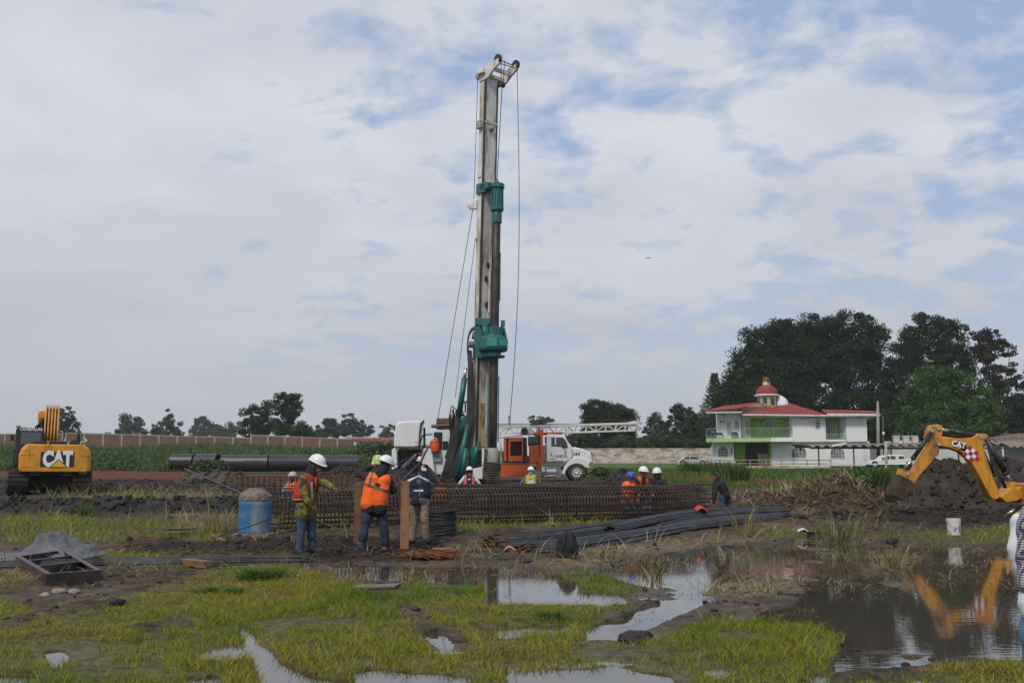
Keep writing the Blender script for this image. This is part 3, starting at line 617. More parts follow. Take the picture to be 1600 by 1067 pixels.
# Norfolk pine: upswept whorls
def pine():
    D = 165; b = P(1118, 700, D); top = P(1116, 583, D); root = Vector((b.x, D, hz(b.x, D)))
    T = thing('pine_tree', root, 'pine with upswept tiered branches at the left edge of the tall dark trees', 'tree'); mb = MB(); pos = []
    mb.tube([root, Vector((top.x, D, top.z))], [0.3, 0.04], 8); H_ = top.z-root.z
    for i in range(26):
        f = 0.25+0.75*i/26; z = root.z+H_*f; ln = (1-f)*4.2+0.35
        for k in range(7):
            a = 2*PI*k/7+i*0.4; d = Vector((math.cos(a), math.sin(a), 0)); p0 = Vector((top.x, D, z)); p1 = p0+d*ln+Vector((0, 0, ln*0.55))
            mb.tube([p0, p0.lerp(p1, .5)-Vector((0,0,ln*.08)), p1], [0.05, 0.035, 0.015], 4)
            for j in range(22): 
                q = p0.lerp(p1, random.uniform(.25, 1)); pos.append([q.x+random.gauss(0,.09), q.y+random.gauss(0,.09), q.z+random.gauss(0,.07)+.05])
    mb.build('trunk', M_BARK, T); pos = np.array(pos)
    V, Tq, C = leaf_quads(pos, 0.3, palette(T_DARK, RNG.uniform(0, 1, len(pos)))); np_mesh('crown', V, Tq, M_LEAF, T, col=C)
pine()
GB = 'tall trees behind the house'
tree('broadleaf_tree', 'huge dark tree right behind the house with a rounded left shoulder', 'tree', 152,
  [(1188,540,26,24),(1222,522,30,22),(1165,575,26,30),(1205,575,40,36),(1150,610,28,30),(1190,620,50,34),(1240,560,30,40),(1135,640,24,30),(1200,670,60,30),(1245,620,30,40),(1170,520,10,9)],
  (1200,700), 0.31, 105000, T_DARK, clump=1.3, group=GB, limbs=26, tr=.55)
tree('broadleaf_tree', 'tall dark tree above the right roof with sky showing between its limbs', 'tree', 156,
  [(1300,520,36,24),(1330,560,50,34),(1285,560,30,34),(1272,510,30,18),(1310,500,22,14),(1350,508,26,16),(1368,530,20,20),(1290,535,30,24),(1340,545,34,28),(1262,570,20,40),(1310,590,30,16),(1372,580,24,30),(1330,630,50,30),(1265,630,30,40),(1375,640,36,36),(1320,675,60,22)],
  (1325,700), 0.31, 92000, T_DARK, clump=1.2, group=GB, limbs=40, tr=.55, nclump=640)
tree('broadleaf_tree', 'dark tree with a pointed tip right of the tall open tree', 'tree', 158,
  [(1437,502,7,16),(1432,525,26,16),(1470,512,26,16),(1490,530,22,22),(1410,560,24,26),(1450,555,40,34),(1490,575,30,40),(1420,600,36,34),(1400,640,30,36),(1470,640,50,40)],
  (1445,700), 0.31, 70000, T_DARK, clump=1.1, group=GB, limbs=16, tr=.5)
tree('eucalyptus_tree', 'sparse brownish eucalyptus at the right edge of the tall trees', 'tree', 150,
  [(1512,510,8,8),(1530,520,16,12),(1552,530,14,14),(1572,545,12,16),(1540,550,24,18),(1555,590,28,24),(1582,575,10,12),(1592,600,14,12),(1570,625,28,22),(1560,655,34,22)],
  (1558,700), 0.32, 22000, [(0.02,0.026,0.012),(0.035,0.038,0.02),(0.05,0.045,0.025),(0.07,0.055,0.035)], clump=0.75, group=GB, limbs=30, tr=.35, nclump=260)
tree('broadleaf_tree', 'fresh bright green tree in front of the tall dark trees', 'tree', 138,
  [(1452,590,22,18),(1478,590,26,18),(1500,600,24,16),(1440,615,26,20),(1480,625,40,26),(1530,620,24,20),(1520,645,40,24),(1450,650,40,26),(1545,660,24,22),(1425,670,26,20),(1490,675,60,16)],
  (1485,702), 0.26, 60000, T_BRIGHT, clump=1.0, group=GB, limbs=14, tr=.35)
tree('broadleaf_tree', 'dark undergrowth tree between the house and the bright green tree', 'tree', 146,
  [(1395,660,30,30),(1375,675,24,24),(1410,640,24,24),(1350,670,24,20)], (1392,704), 0.34, 16000, T_DARK, clump=1.0, group=GB)
tree('broadleaf_tree', 'small dark tree at the right border above the corrugated roof', 'tree', 140, [(1588,656,18,12),(1600,640,14,10),(1578,668,14,10),(1596,674,18,10)], (1592,702), 0.3, 6000, T_DARK, clump=0.7, limbs=6)
tree('broadleaf_tree', 'dark tree mass beyond the right border of the picture', 'tree', 155, [(1650,600,50,50),(1680,560,40,40),(1640,650,60,40),(1720,620,50,60)], (1670,704), 0.42, 12000, T_DARK, clump=1.3, group=GB)
# ================================================================ WALLS
def brick_mat(name, b1, b2, mortar, sc):
    m = bpy.data.materials.new(name); m.use_nodes = True; t, n, l = nodes(m); b = n['Principled BSDF']
    tcn = n.new('ShaderNodeTexCoord'); mp = n.new('ShaderNodeMapping'); mp.inputs[2].default_value = (PI/2, 0, 0); l.new(tcn.outputs['Object'], mp.inputs[0])
    br = n.new('ShaderNodeTexBrick'); br.inputs['Scale'].default_value = sc; br.inputs['Color1'].default_value = (*b1, 1); br.inputs['Color2'].default_value = (*b2, 1); br.inputs['Mortar'].default_value = (*mortar, 1)
    l.new(mp.outputs[0], br.inputs['Vector']); q = n.new('ShaderNodeTexNoise'); q.inputs['Scale'].default_value = 0.7; q.inputs['Detail'].default_value = 6; l.new(tcn.outputs['Object'], q.inputs['Vector'])
    mr = n.new('ShaderNodeMapRange'); mr.inputs[3].default_value = 0.6; mr.inputs[4].default_value = 1.35; l.new(q.outputs[0], mr.inputs[0])
    vm = n.new('ShaderNodeVectorMath'); vm.operation = 'SCALE'; l.new(br.outputs[0], vm.inputs[0]); l.new(mr.outputs[0], vm.inputs[3]); l.new(vm.outputs[0], b.inputs['Base Color']); b.inputs['Roughness'].default_value = 0.9
    return m
M_BRICK = brick_mat('red_brick', (0.16, 0.075, 0.045), (0.125, 0.058, 0.035), (0.17, 0.13, 0.10), 2.2)
def brick_wall(label, x0, x1, t0, t1, D0, D1, posts):
    """top edge runs from (x0,t0) to (x1,t1) in the photograph"""
    A = P(x0, t0, D0); B = P(x1, t1, D1); za, zb_ = hz(A.x, D0)-0.3, hz(B.x, D1)-0.3
    T = thing('brick_wall', Vector((A.x, A.y, za)), label, 'wall'); d = (Vector((B.x, B.y, 0))-Vector((A.x, A.y, 0))).normalized(); nrm = Vector((d.y, -d.x, 0))*0.15
    mb = MB(); q = [Vector((A.x, A.y, za)), Vector((B.x, B.y, zb_)), Vector((B.x, B.y, B.z-0.12)), Vector((A.x, A.y, A.z-0.12))]
    mb.prism_dir([v - nrm/2 for v in q], nrm); mb.build('wall_panel', M_BRICK, T)
    mb = MB(); q = [Vector((A.x, A.y, A.z-0.118)), Vector((B.x, B.y, B.z-0.118)), Vector((B.x, B.y, B.z+0.05)), Vector((A.x, A.y, A.z+0.05))]; mb.prism_dir([v - nrm*0.7 for v in q], nrm*1.4); mb.build('coping', M_CONC, T)
    for k in range(posts+1):
        f = k/posts; c = Vector((A.x+(B.x-A.x)*f, A.y+(B.y-A.y)*f, 0)); zt = A.z+(B.z-A.z)*f
        mb = MB(); mb.obox((c.x, c.y, (za+zt)/2-0.0), d*0.14, nrm*1.0, Vector((0, 0, (zt-za)/2+0.058))); mb.build('post', M_CONC, T)
brick_wall('long red brick wall with concrete posts running from the excavator to the shed', 104, 394, 676, 684, 165, 165, 10)
brick_wall('red brick wall with concrete posts ending at the white shed', 393, 556, 679.5, 686, 163, 158, 6)
brick_wall('short stretch of red brick wall left of the excavator', -140, 98, 678, 677.5, 168, 168, 8)
M_WALLW = mat('stained_whitewash', (0.50, 0.46, 0.42), 0.9, var=0.1, dirt=(0.24, 0.15, 0.11), damt=0.55, dscale=0.8, streak=0.35)
def plain_wall(name, label, x0, x1, top, D, m, thick=0.25, D1=None):
    D1 = D1 or D; A = P(x0, top, D); B = P(x1, top, D1); mb = MB(); za = min(hz(A.x, D), hz(B.x, D1))-0.3
    q = [Vector((A.x, A.y, za)), Vector((B.x, B.y, za)), Vector((B.x, B.y, B.z)), Vector((A.x, A.y, A.z))]; mb.prism_dir(q, (0, thick, 0)); mb.prism_dir([v+Vector((0,-.04,0)) for v in (q[3]-Vector((0,0,.12)), q[2]-Vector((0,0,.12)), q[2]+Vector((0,0,.03)), q[3]+Vector((0,0,.03)))], (0, thick+.08, 0))
    o = mb.build(name, m, origin=(A.x, A.y, za)); return tag(o, label, 'wall')
plain_wall('garden_wall', 'long stained white wall between the truck and the house', 870, 1116, 700.5, 150, M_WALLW, D1=146)
# ================================================================ SHED with red roof (left, behind the weeds)
def shed():
    D = 150; A = P(552, 720, D); B = P(640, 720, D); z0 = hz(A.x, D)-0.2
    T = thing('shed', (A.x, D, z0), 'low white shed with a rusty red sloping roof behind the weeds', 'shed')
    zt = P(552, 688, D).z; ze = P(600, 694, D).z; mb = MB()
    mb.prism([(A.x, z0), (PX(575, D).x, z0), (PX(575, D).x, zt-0.25), (A.x, zt)], D, D+4); mb.build('wall', M_WHT, T)
    mb = MB(); mb.prism([(PX(577, D).x, z0), (B.x, z0), (B.x, ze-0.3), (PX(577, D).x, ze-0.3)], D+2.4, D+4); mb.build('rear_wall', M_WALLW, T)
    mb = MB(); a = P(552, 685.5, D); b2 = P(642, 686, D); mb.prism_dir([Vector((a.x-.2, D+4.2, a.z+.25)), Vector((b2.x, D+4.2, b2.z+.25)), Vector((b2.x, D-.8, ze-0.1)), Vector((PX(578, D).x, D-.8, ze+.15)), Vector((a.x-.2, D-.2, a.z-.15))], (0, 0, 0.12)); mb.build('roof', mat('red_sheet', (0.20, 0.04, 0.03), 0.7, var=0.3, dirt=(0.2, 0.12, 0.08), damt=.4), T)
    mb = MB(); a = P(529, 682, D); b2 = P(556, 682.5, D); mb.prism_dir([Vector((a.x, D+6, a.z+.1)), Vector((b2.x+4, D+6, b2.z)), Vector((b2.x+3, D+1.5, b2.z-.3)), Vector((a.x+1.2, D+1.5, a.z-.25))], (0, 0, 0.15)); mb.build('upper_roof', mat('rusty_sheet', (0.28, 0.2, 0.15), 0.8, var=0.25, dirt=(0.16, 0.07, 0.04), damt=.5), T)
    for px in (582, 610, 634): mb = MB(); q = PX(px, D); mb.box((q.x-.12, D-.5, z0), (q.x+.12, D-.26, ze-0.12)); mb.build('roof_post', M_CONC, T)
    mb = MB(); q = PX(561, D).x; q2 = PX(569, D).x; mb.box((q, D-.03, P(800,694,D).z), (q2, D+.02, P(800,690,D).z)); mb.build('window', M_GLASS, T)
shed()
weeds('climbing_bush', [P(562+i*5, 712-(i%3)*2, 118) for i in range(13)], 1.6, 1.5, 0.26, 240, WEED, 'rounded green bushes swallowing the corner of the white shed', 'bush')
# ================================================================ HOUSE
def house():
    D = 124.0; S_ = lambda zx, zy, dy=0.0: Vector((P(1080+zx/5, 560+zy/5, D).x, D+dy, P(1080+zx/5, 560+zy/5, D).z))
    g0 = hz(S_(700, 700).x, D)-.3; T = thing('house', (S_(165, 700).x, D, g0+.3), 'two storey white and lime green house with red tiled roofs and a domed lantern', 'house')
    M_HW = mat('house_white', (0.70, 0.71, 0.73), 0.8, var=0.03, dirt=(0.38, 0.37, 0.35), damt=0.26, dscale=0.5, streak=4)
    M_LG = mat('lime_green_wall', (0.22, 0.42, 0.035), 0.8, var=0.06, dirt=(0.17, 0.27, 0.05), damt=0.25, dscale=0.5)
    M_PG = mat('pale_green_trim', (0.38, 0.52, 0.22), 0.8, var=0.08, dirt=(0.2, 0.22, 0.12), damt=0.35, dscale=0.7)
    M_TILE = bpy.data.materials.new('red_roof_tiles'); M_TILE.use_nodes = True; t, n, l = nodes(M_TILE); b = n['Principled BSDF']
    tcn = n.new('ShaderNodeTexCoord'); wv = n.new('ShaderNodeTexWave'); wv.inputs['Scale'].default_value = 1.6; wv.inputs['Distortion'].default_value = 0.4; l.new(tcn.outputs['Object'], wv.inputs[0])
    nz = n.new('ShaderNodeTexNoise'); nz.inputs['Scale'].default_value = 0.9; nz.inputs['Detail'].default_value = 8; l.new(tcn.outputs['Object'], nz.inputs[0])
    mx = n.new('ShaderNodeMix'); mx.data_type = 'RGBA'; mx.inputs[6].default_value = (0.17, 0.018, 0.022, 1); mx.inputs[7].default_value = (0.30, 0.045, 0.04, 1)
    ad = n.new('ShaderNodeMath'); ad.operation = 'MULTIPLY_ADD'; l.new(wv.outputs[1], ad.inputs[0]); ad.inputs[1].default_value = 0.3; l.new(nz.outputs[0], ad.inputs[2]); l.new(ad.outputs[0], mx.inputs[0]); l.new(mx.outputs[2], b.inputs[0]); b.inputs['Roughness'].default_value = 0.8
    bp = n.new('ShaderNodeBump'); bp.inputs['Distance'].default_value = 0.08; bp.inputs['Strength'].default_value = 0.7; l.new(wv.outputs[1], bp.inputs['Height']); l.new(bp.outputs[0], b.inputs['Normal'])
    M_FASC = mat('fascia_white', (0.6, 0.6, 0.6), 0.8, dirt=(0.25, 0.23, 0.2), damt=0.3, dscale=0.8)
    M_FLAKE = mat('flaking_stone', (0.26, 0.19, 0.12), 0.9, var=0.5, scale=1.5, dirt=(0.2, 0.06, 0.05), damt=0.5, dscale=2)
    def blk(name, x0, x1, y0, y1, d0, d1, m):
        mb = MB(); a = S_(x0, y0); b_ = S_(x1, y1); mb.box((a.x, D+d0, max(b_.z, g0) if y1 < 860 else g0), (b_.x, D+d1, a.z)); return mb.build(name, m, T)
    # ground floor
    blk('wall', 165, 342, 655, 900, 0, 9, M_HW); blk('wall', 626, 1395, 655, 900, 0.3, 9, M_HW)
    blk('porch_wall', 342, 432, 655, 900, 1.2, 9, M_LG); mb = MB(); a = S_(432, 655); b_ = S_(626, 900); mb.box((a.x, D+4.2, g0), (b_.x, D+9, a.z)); mb.build('porch_wall', mat('brown_plaster', (0.16, 0.13, 0.10), 0.9), T)
    blk('porch_wall', 612, 628, 655, 900, 0.0, 4.2, M_LG)
    a = S_(530, 750); b_ = S_(618, 800); mb = MB(); mb.box((a.x, D+1.8, g0), (b_.x, D+2.8, a.z)); mb.box((a.x-.1, D+1.7, a.z), (b_.x+.1, D+2.9, a.z+.12)); mb.build('porch_bench', mat('cream_plaster', (0.5, 0.45, 0.33), 0.9), T, bevel=.04)
    mb = MB(); a = S_(545, 665); b_ = S_(600, 900); mb.box((a.x, D+4.12, g0), (b_.x, D+4.19, a.z)); mb.build('garage_door', M_BLK, T)
    # slabs
    blk('balcony_slab', 115, 620, 627, 656, -1.6, 1.5, M_PG); blk('balcony_slab', 620, 790, 625, 656, -1.6, 1.5, M_HW)
    # upper floor
    blk('wall', 200, 395, 405, 627, 0.2, 9, M_HW); blk('wall', 395, 470, 440, 627, 1.2, 9, M_HW); blk('green_wall', 470, 752, 440, 627, 2.2, 9, M_LG)
    blk('wall', 752, 760, 450, 627, 1.0, 3, M_HW); blk('wall', 790, 1050, 450, 656, -0.2, 9, M_HW)
    mb = MB(); a = S_(752, 450, 1.6); b_ = S_(792, 450, -.2); c_ = S_(792, 627); mb.prism_dir([Vector((a.x, D+2.2, c_.z)), Vector((b_.x, D-.1, c_.z)), Vector((b_.x, D-.1, a.z)), Vector((a.x, D+2.2, a.z))], (0.1, .1, 0)); mb.build('wall', M_HW, T)
    blk('green_wall', 1050, 1168, 455, 640, 1.8, 9, M_LG); blk('wall', 1050, 1200, 640, 656, -.2, 9, M_HW)
    mb = MB(); a = S_(1165, 455); b_ = S_(1200, 640); mb.prism_dir([Vector((a.x, D+1.9, b_.z)), Vector((b_.x, D+0.1, b_.z)), Vector((b_.x, D+.1, a.z)), Vector((a.x, D+1.9, a.z))], (.1, .1, 0)); mb.build('wall', M_HW, T)
    blk('wall', 1200, 1366, 460, 656, 0.0, 9, M_HW)
    # roofs
    def eb(zx, zy, d): q = P(1080+zx/5, 560+zy/5, D+d); return Vector((q.x-.17*d, D+d, q.z))
    def roof(poly_front, poly_back, th=0.16, name='roof'):
        mb = MB(); mb.prism_dir(poly_front + poly_back[::-1], (0, 0, th)); return mb.build(name, M_TILE, T)
    ex = lambda p, d: Vector((p.x, D+d, p.z))
    roof([ex(S_(112, 424), -1.6), ex(S_(392, 402), -1.6)], [eb(235, 385, 5), eb(622, 344, 5)])
    blk('fascia', 112, 396, 424, 433, -1.65, -1.4, M_FASC)
    mb = MB(); mb.prism_dir([ex(S_(385, 440), -1.2), eb(640, 382, 3.0), eb(620, 342, 4), ex(S_(392, 396), -1.3)], (0.0, .12, 0.1)); mb.build('parapet', M_FLAKE, T)
    pk = eb(770, 358, 4.5)
    mb = MB(); c0, c1, c2, c3 = ex(S_(383, 444), -1.2), ex(S_(800, 452), -1.2), ex(S_(1052, 456), -1.2), eb(1040, 446, 9.5)
    q = [c0, ex(S_(640, 448), -1.2), c2, c3, eb(420, 430, 9.5), pk]; mb.add(q + [v-Vector((0, 0, .15)) for v in q[:5]], [(0, 1, 5), (1, 2, 5), (2, 3, 5), (3, 4, 5), (4, 0, 5), (6, 7, 8, 9, 10)]); mb.build('roof', M_TILE, T)
    mb = MB(); mb.prism_dir([S_(383, 441, -1.25), S_(640, 445, -1.25), S_(1052, 455, -1.25), S_(1052, 467, -1.25), S_(640, 456, -1.25), S_(400, 452, -1.25)], (0, .25, 0)); mb.build('fascia', M_FASC, T)
    mb = MB(); mb.prism_dir([ex(S_(1030, 440), -1.0), ex(S_(1442, 450), -1.0), eb(1400, 432, 9), eb(1010, 416, 9)], (0, 0, .14)); mb.build('roof', M_TILE, T)
    mb = MB(); mb.prism_dir([S_(1052, 442, -1.1), S_(1442, 450, -1.1), S_(1442, 466, -1.1), S_(1052, 464, -1.1)], (0, .3, 0)); mb.prism_dir([S_(1442, 450, -1.1), S_(1442, 466, -1.1), ex(S_(1442, 462), 9), ex(S_(1442, 448), 9)], (.12, 0, 0)); mb.build('fascia', M_FASC, T)
    # soffits
    blk('soffit', 1050, 1440, 462, 466, -1.0, 2.5, M_FASC); blk('soffit', 400, 1050, 452, 458, -1.0, 3.0, M_FASC)
    # dome
    c = eb(592, 330, 4.0); r_ = 88/5/F*(D+4); zq = lambda zy: eb(592, zy, 4.0).z
    mb = MB(); zc = zq(303); mb.lathe([(r_*.88, zq(400)-zc), (r_*.88, 0)], (c.x, c.y, zc), n=24); dr = mb.build('drum', mat('drum_plaster', (0.42, 0.40, 0.25), 0.9, var=.15, dirt=(.3,.3,.3), damt=.3), T, smooth=False)
    for k in range(8):
        a = 2*PI*k/8 - PI/2 - .28; q = Vector((c.x+math.cos(a)*r_*.88, c.y+math.sin(a)*r_*.88, zc-.62)); mb = MB(); n_ = Vector((math.cos(a), math.sin(a), 0)); tt = Vector((-n_.y, n_.x, 0))
        mb.prism_dir([q+tt*x_*.26+Vector((0, 0, z_)) -n_*.03 for x_, z_ in ((-1,-.5),(1,-.5),(1,.15),(.6,.36),(0,.44),(-.6,.36),(-1,.15))], n_*.08); mb.build('window', M_GLASS, dr)
    mb = MB(); mb.lathe([(r_*.9, -.02), (r_*1.12, .02), (r_*1.12, .2), (r_*.95, .26)], (c.x, c.y, zc), n=28); mb.build('cornice', M_FASC, T, smooth=False)
    mb = MB(); mb.lathe([(r_*math.cos(a), .22+r_*.88*math.sin(a)) for a in [i*PI/2/10 for i in range(10)]]+[(.05, .22+r_*.88)], (c.x, c.y, zc), n=28); mb.build('dome', M_TILE, T, smooth=True)
    zt = zc+.1+r_*.86; rl = 30/5/F*D; lz = zq(186); mb = MB(); mb.lathe([(rl, 0), (rl, lz-zt)], (c.x, c.y, zt), n=8); lan = mb.build('lantern', mat('lantern_green', (0.5, 0.62, 0.34), .8), T)
    mb = MB(); mb.box((c.x+.05, c.y-rl-.03, zt+.35), (c.x+.33, c.y-rl*.8, zt+.85)); mb.build('window', M_GLASS, lan)
    mb = MB(); mb.lathe([(rl*1.12, 0), (rl*1.1, .1), (rl*.85, .3), (rl*.45, .48), (.03, .55)], (c.x, c.y, lz), n=16); mb.build('lantern_cap', M_TILE, T, smooth=True)
    # white shell next to the dome
    mb = MB(); q = eb(690, 385, 4.6); mb.lathe([(1.15*math.cos(a), 1.35*math.sin(a)) for a in [i*PI/2/8 for i in range(8)]]+[(.02, 1.45)], (q.x, q.y, q.z), axis=(.12, 0, 1), n=20); mb.build('roof_vault', M_HW, T, smooth=True)
    # arched windows with frame and bars
    M_WF = mat('window_frame', (0.55, 0.56, 0.57), .5)
    def arched(x0, x1, y0, y1, d, cols=2, rows=3, arch=0.4, m=None):
        a = S_(x0, y0); b_ = S_(x1, y1); w = b_.x-a.x; h = a.z-b_.z; zr = b_.z+h*(1-arch); cxx = (a.x+b_.x)/2
        ring = [Vector((a.x, D+d, b_.z)), Vector((b_.x, D+d, b_.z))] + [Vector((cxx+w/2*math.cos(t), D+d, zr+h*arch*math.sin(t))) for t in [PI*i/10 for i in range(11)]]
        mb = MB(); mb.prism_dir(ring, (0, .05, 0)); wn = mb.build('window', M_GLASS, T)
        mb = MB(); th = .07
        for i in range(len(ring)): mb.bar(ring[i]+Vector((0, -.03, 0)), ring[(i+1) % len(ring)]+Vector((0, -.03, 0)), th, th, up=(0, 1, 0))
        for k in range(1, cols+1): 
            x_ = a.x+w*k/(cols+1); zt_ = zr+h*arch*math.sqrt(max(0, 1-((x_-cxx)/(w/2))**2)); mb.box((x_-.025, D+d-.05, b_.z), (x_+.025, D+d-.01, zt_))
        for k in range(1, rows+1): z_ = b_.z+(zr-b_.z)*k/rows; mb.box((a.x, D+d-.055, z_-.025), (b_.x, D+d-.012, z_+.025))
        mb.build('frame', m or M_WF, wn)
    for w_ in [(280,317,492,597,.2,1,4,.22),(337,377,486,554,.2,2,3,.35),(431,465,491,595,1.2,1,4,.22),(966,1003,486,553,-.2,1,2,.3),(1052,1072,500,602,1.8,1,4,.15),(1098,1140,496,604,1.8,2,4,.25),(212,290,686,765,0,3,2,.5),(788,900,692,774,.3,3,2,.5),(1086,1194,697,780,.3,4,2,.5)]: arched(*w_)
    for x0_, x1_ in ((587, 625), (647, 690)): arched(x0_, x1_, 481, 551, 2.2, 2, 1, .12)
    mb = MB(); a = S_(626, 488, 2.1); b_ = S_(646, 550); mb.box((a.x, D+2.12, b_.z), (b_.x, D+2.19, a.z)); mb.build('window', M_GLASS, T)
    mb = MB(); a = S_(1072, 510); b_ = S_(1098, 602); mb.box((a.x, D+1.7, b_.z), (b_.x, D+1.79, a.z)); mb.build('window', M_GLASS, T)
    # railing
    M_RAIL = mat('rail_green_metal', (0.20, 0.29, 0.26), .5)
    def rail(x0, x1, y0, y1, d, st=9):
        a = S_(x0, y0); b_ = S_(x1, y1); mb = MB(); mb.box((a.x, D+d, a.z-.03), (b_.x, D+d+.04, a.z+.03)); mb.box((a.x, D+d, b_.z+.08), (b_.x, D+d+.04, b_.z+.12)); mb.box((a.x, D+d, (a.z+b_.z)/2-.3), (b_.x, D+d+.03, (a.z+b_.z)/2-.27))
        k = int((b_.x-a.x)/.16)
        for i in range(k+1): x_ = a.x+(b_.x-a.x)*i/k; wq = .03 if i % 10 == 0 else .012; mb.box((x_-wq, D+d+.005, b_.z), (x_+wq, D+d+.035, a.z))
        mb.build('railing', M_RAIL, T)
    rail(117, 786, 552, 626, -1.5); rail(1052, 1196, 598, 640, -.1)
    mb = MB(); a = S_(117, 552); b_ = S_(117, 626); mb.box((a.x-.02, D-1.5, a.z-.03), (a.x+.02, D+1.5, a.z+.03))
    for i in range(10): mb.box((a.x-.015, D-1.5+i*.3, b_.z), (a.x+.015, D-1.47+i*.3, a.z))
    mb.build('railing', M_RAIL, T)
    # wall lamps and plaque, balcony furniture
    for zx, zy, d in ((250, 445, .15), (232, 495, .15), (253, 493, .15), (505, 480, 2.1), (555, 490, 2.1), (578, 480, 2.1)):
        q = S_(zx, zy); mb = MB(); mb.box((q.x-.06, D+d-.12, q.z-.12), (q.x+.06, D+d+.06, q.z+.12)); mb.build('wall_lamp', M_BLK, T)
    mb = MB()
    for k in range(3): q = S_(317, 712+k*12); mb.box((q.x-.1, D-.03, q.z-.14), (q.x+.1, D+.01, q.z+.12))
    mb.build('tile_plaque', mat('grey_tile', (.2, .2, .22), .6), T)
    turn(T, R(-10.5), .965)
    return T
house()
for (zx, zy, w, lab) in ((218, 608, 1.0, 'dark wicker seat at the left end of the balcony'), (342, 603, .75, 'grey side table on the balcony beside the tall window')):
    q = P(1080+zx/5, 560+(zy+16)/5, 123.2); T = thing('balcony_seat', (q.x, q.y, q.z), lab, 'seat'); mb = MB()
    mb.box((q.x-w/2, q.y-.3, q.z+.38), (q.x+w/2, q.y+.3, q.z+.46)); mb.build('seat', M_BLK, T); mb = MB(); mb.box((q.x-w/2, q.y+.24, q.z+.46), (q.x+w/2, q.y+.3, q.z+.72)); mb.build('backrest', M_BLK, T)
    for sx in (-1, 1):
        for sy in (-1, 1): mb = MB(); mb.box((q.x+sx*(w/2-.03)-.02, q.y+sy*.27-.02, q.z-.02), (q.x+sx*(w/2-.03)+.02, q.y+sy*.27+.02, q.z+.38)); mb.build('leg', M_BLK, T)
# ================================================================ CARPORT, YARD WALLS, POLES, RAILS
def corr_roof(name, T, A, B, C_, D_, n_, amp, m):
    """A-B front edge, D_-C_ back edge, waves across"""
    A, B, C_, D_ = map(Vector, (A, B, C_, D_)); mb = MB(); vs = []; k = n_*6
    for i in range(k+1):
        f = i/k; z = amp*math.cos(2*PI*n_*f); p = A.lerp(B, f); q = D_.lerp(C_, f); vs += [p+Vector((0, 0, z)), q+Vector((0, 0, z)), p+Vector((0, 0, z-.05)), q+Vector((0, 0, z-.05))]
    fs = []
    for i in range(k): a = i*4; b_ = a+4; fs += [(a, b_, b_+1, a+1), (a+2, a+3, b_+3, b_+2), (a, a+2, b_+2, b_), (a+1, b_+1, b_+3, a+3)]
    mb.add(vs, fs); return mb.build(name, m, T, smooth=True)
M_ASB = mat('weathered_sheet', (0.20, 0.165, 0.145), .9, var=.2, dirt=(.09, .07, .06), damt=.4, dscale=.8)
def carport():
    D = 110; A = P(1263, 697, D); B = P(1580, 693, D); T = thing('carport', (A.x, D, hz(A.x, D)), 'long carport with a wavy weathered sheet roof on thin posts', 'carport')
    corr_roof('roof', T, A, B, Vector((B.x, D+7, B.z+.35)), Vector((A.x, D+7, A.z+.3)), 22, .13, M_ASB)
    mb = MB(); mb.box((A.x+.3, D+.3, A.z-.28), (B.x, D+.38, A.z-.16)); mb.box((A.x+.3, D+6.3, A.z+.0), (B.x, D+6.4, A.z+.12)); mb.build('beam', M_BLK, T)
    for px in (1281, 1336, 1395, 1440, 1500, 1550):
        q = PX(px, D); mb = MB(); mb.box((q.x-.06, D+.3, hz(q.x, D)-.2), (q.x+.06, D+.42, A.z-.17)); mb.build('post', M_BLK, T)
    mb = MB(); a = P(1300, 698, D); b_ = P(1321, 694, D); mb.prism_dir([a, b_, b_+Vector((0, 0, .22)), a+Vector((0, 0, .22))], (0, -.1, 0)); mb.build('gutter', M_WHT, T)
carport()
def shed2():
    D = 118; A = P(1562, 699, D); B = P(1700, 696, D); T = thing('open_shed', (A.x, D, hz(A.x, D)), 'dark open shed under a grey wavy roof at the right border', 'shed')
    corr_roof('roof', T, Vector((A.x, D-2, A.z)), Vector((B.x, D-2, B.z)), Vector((B.x+1, D+6, B.z+1.4)), Vector((A.x+1.5, D+6, A.z+1.25)), 14, .1, M_ASB)
    mb = MB(); mb.box((A.x+1, D+5.5, hz(A.x, D)-.2), (B.x, D+5.8, A.z+.9)); mb.build('rear_wall', M_WHT, T)
    for px in (1568, 1640): q = PX(px, D-1.8); mb = MB(); mb.box((q.x-.08, D-1.8, hz(q.x, D)-.2), (q.x+.08, D-1.64, A.z)); mb.build('post', M_WHT, T)
shed2()
def yard_building():
    D = 132; A = P(1515, 690, D); B = P(1680, 690, D); T = thing('yard_building', (A.x, D, hz(A.x, D)), 'low whitewashed building with a brown sheet roof behind the backhoe arm', 'building')
    mb = MB(); mb.box((A.x, D, hz(A.x, D)-.2), (B.x, D+8, A.z)); mb.build('wall', M_WALLW, T)
    q = P(1512, 689, D); q2 = P(1690, 680, D); mb = MB(); mb.prism_dir([Vector((q.x, D-.6, q.z+.05)), Vector((q2.x, D-.6, q.z+.1)), Vector((q2.x, D+8, q2.z+.9)), Vector((q.x+.5, D+8, q.z+.75))], (0, 0, .12)); mb.build('roof', mat('brown_sheet', (.2, .125, .075), .9, var=.25, dirt=(.1, .08, .06), damt=.4), T)
yard_building()
plain_wall('yard_wall', 'whitewashed yard wall behind the carport and the white pickup', 1355, 1520, 700, 130, mat('whitewash', (0.55, 0.54, 0.52), .9, var=.05, dirt=(.28, .25, .22), damt=.4, dscale=.6, streak=4))
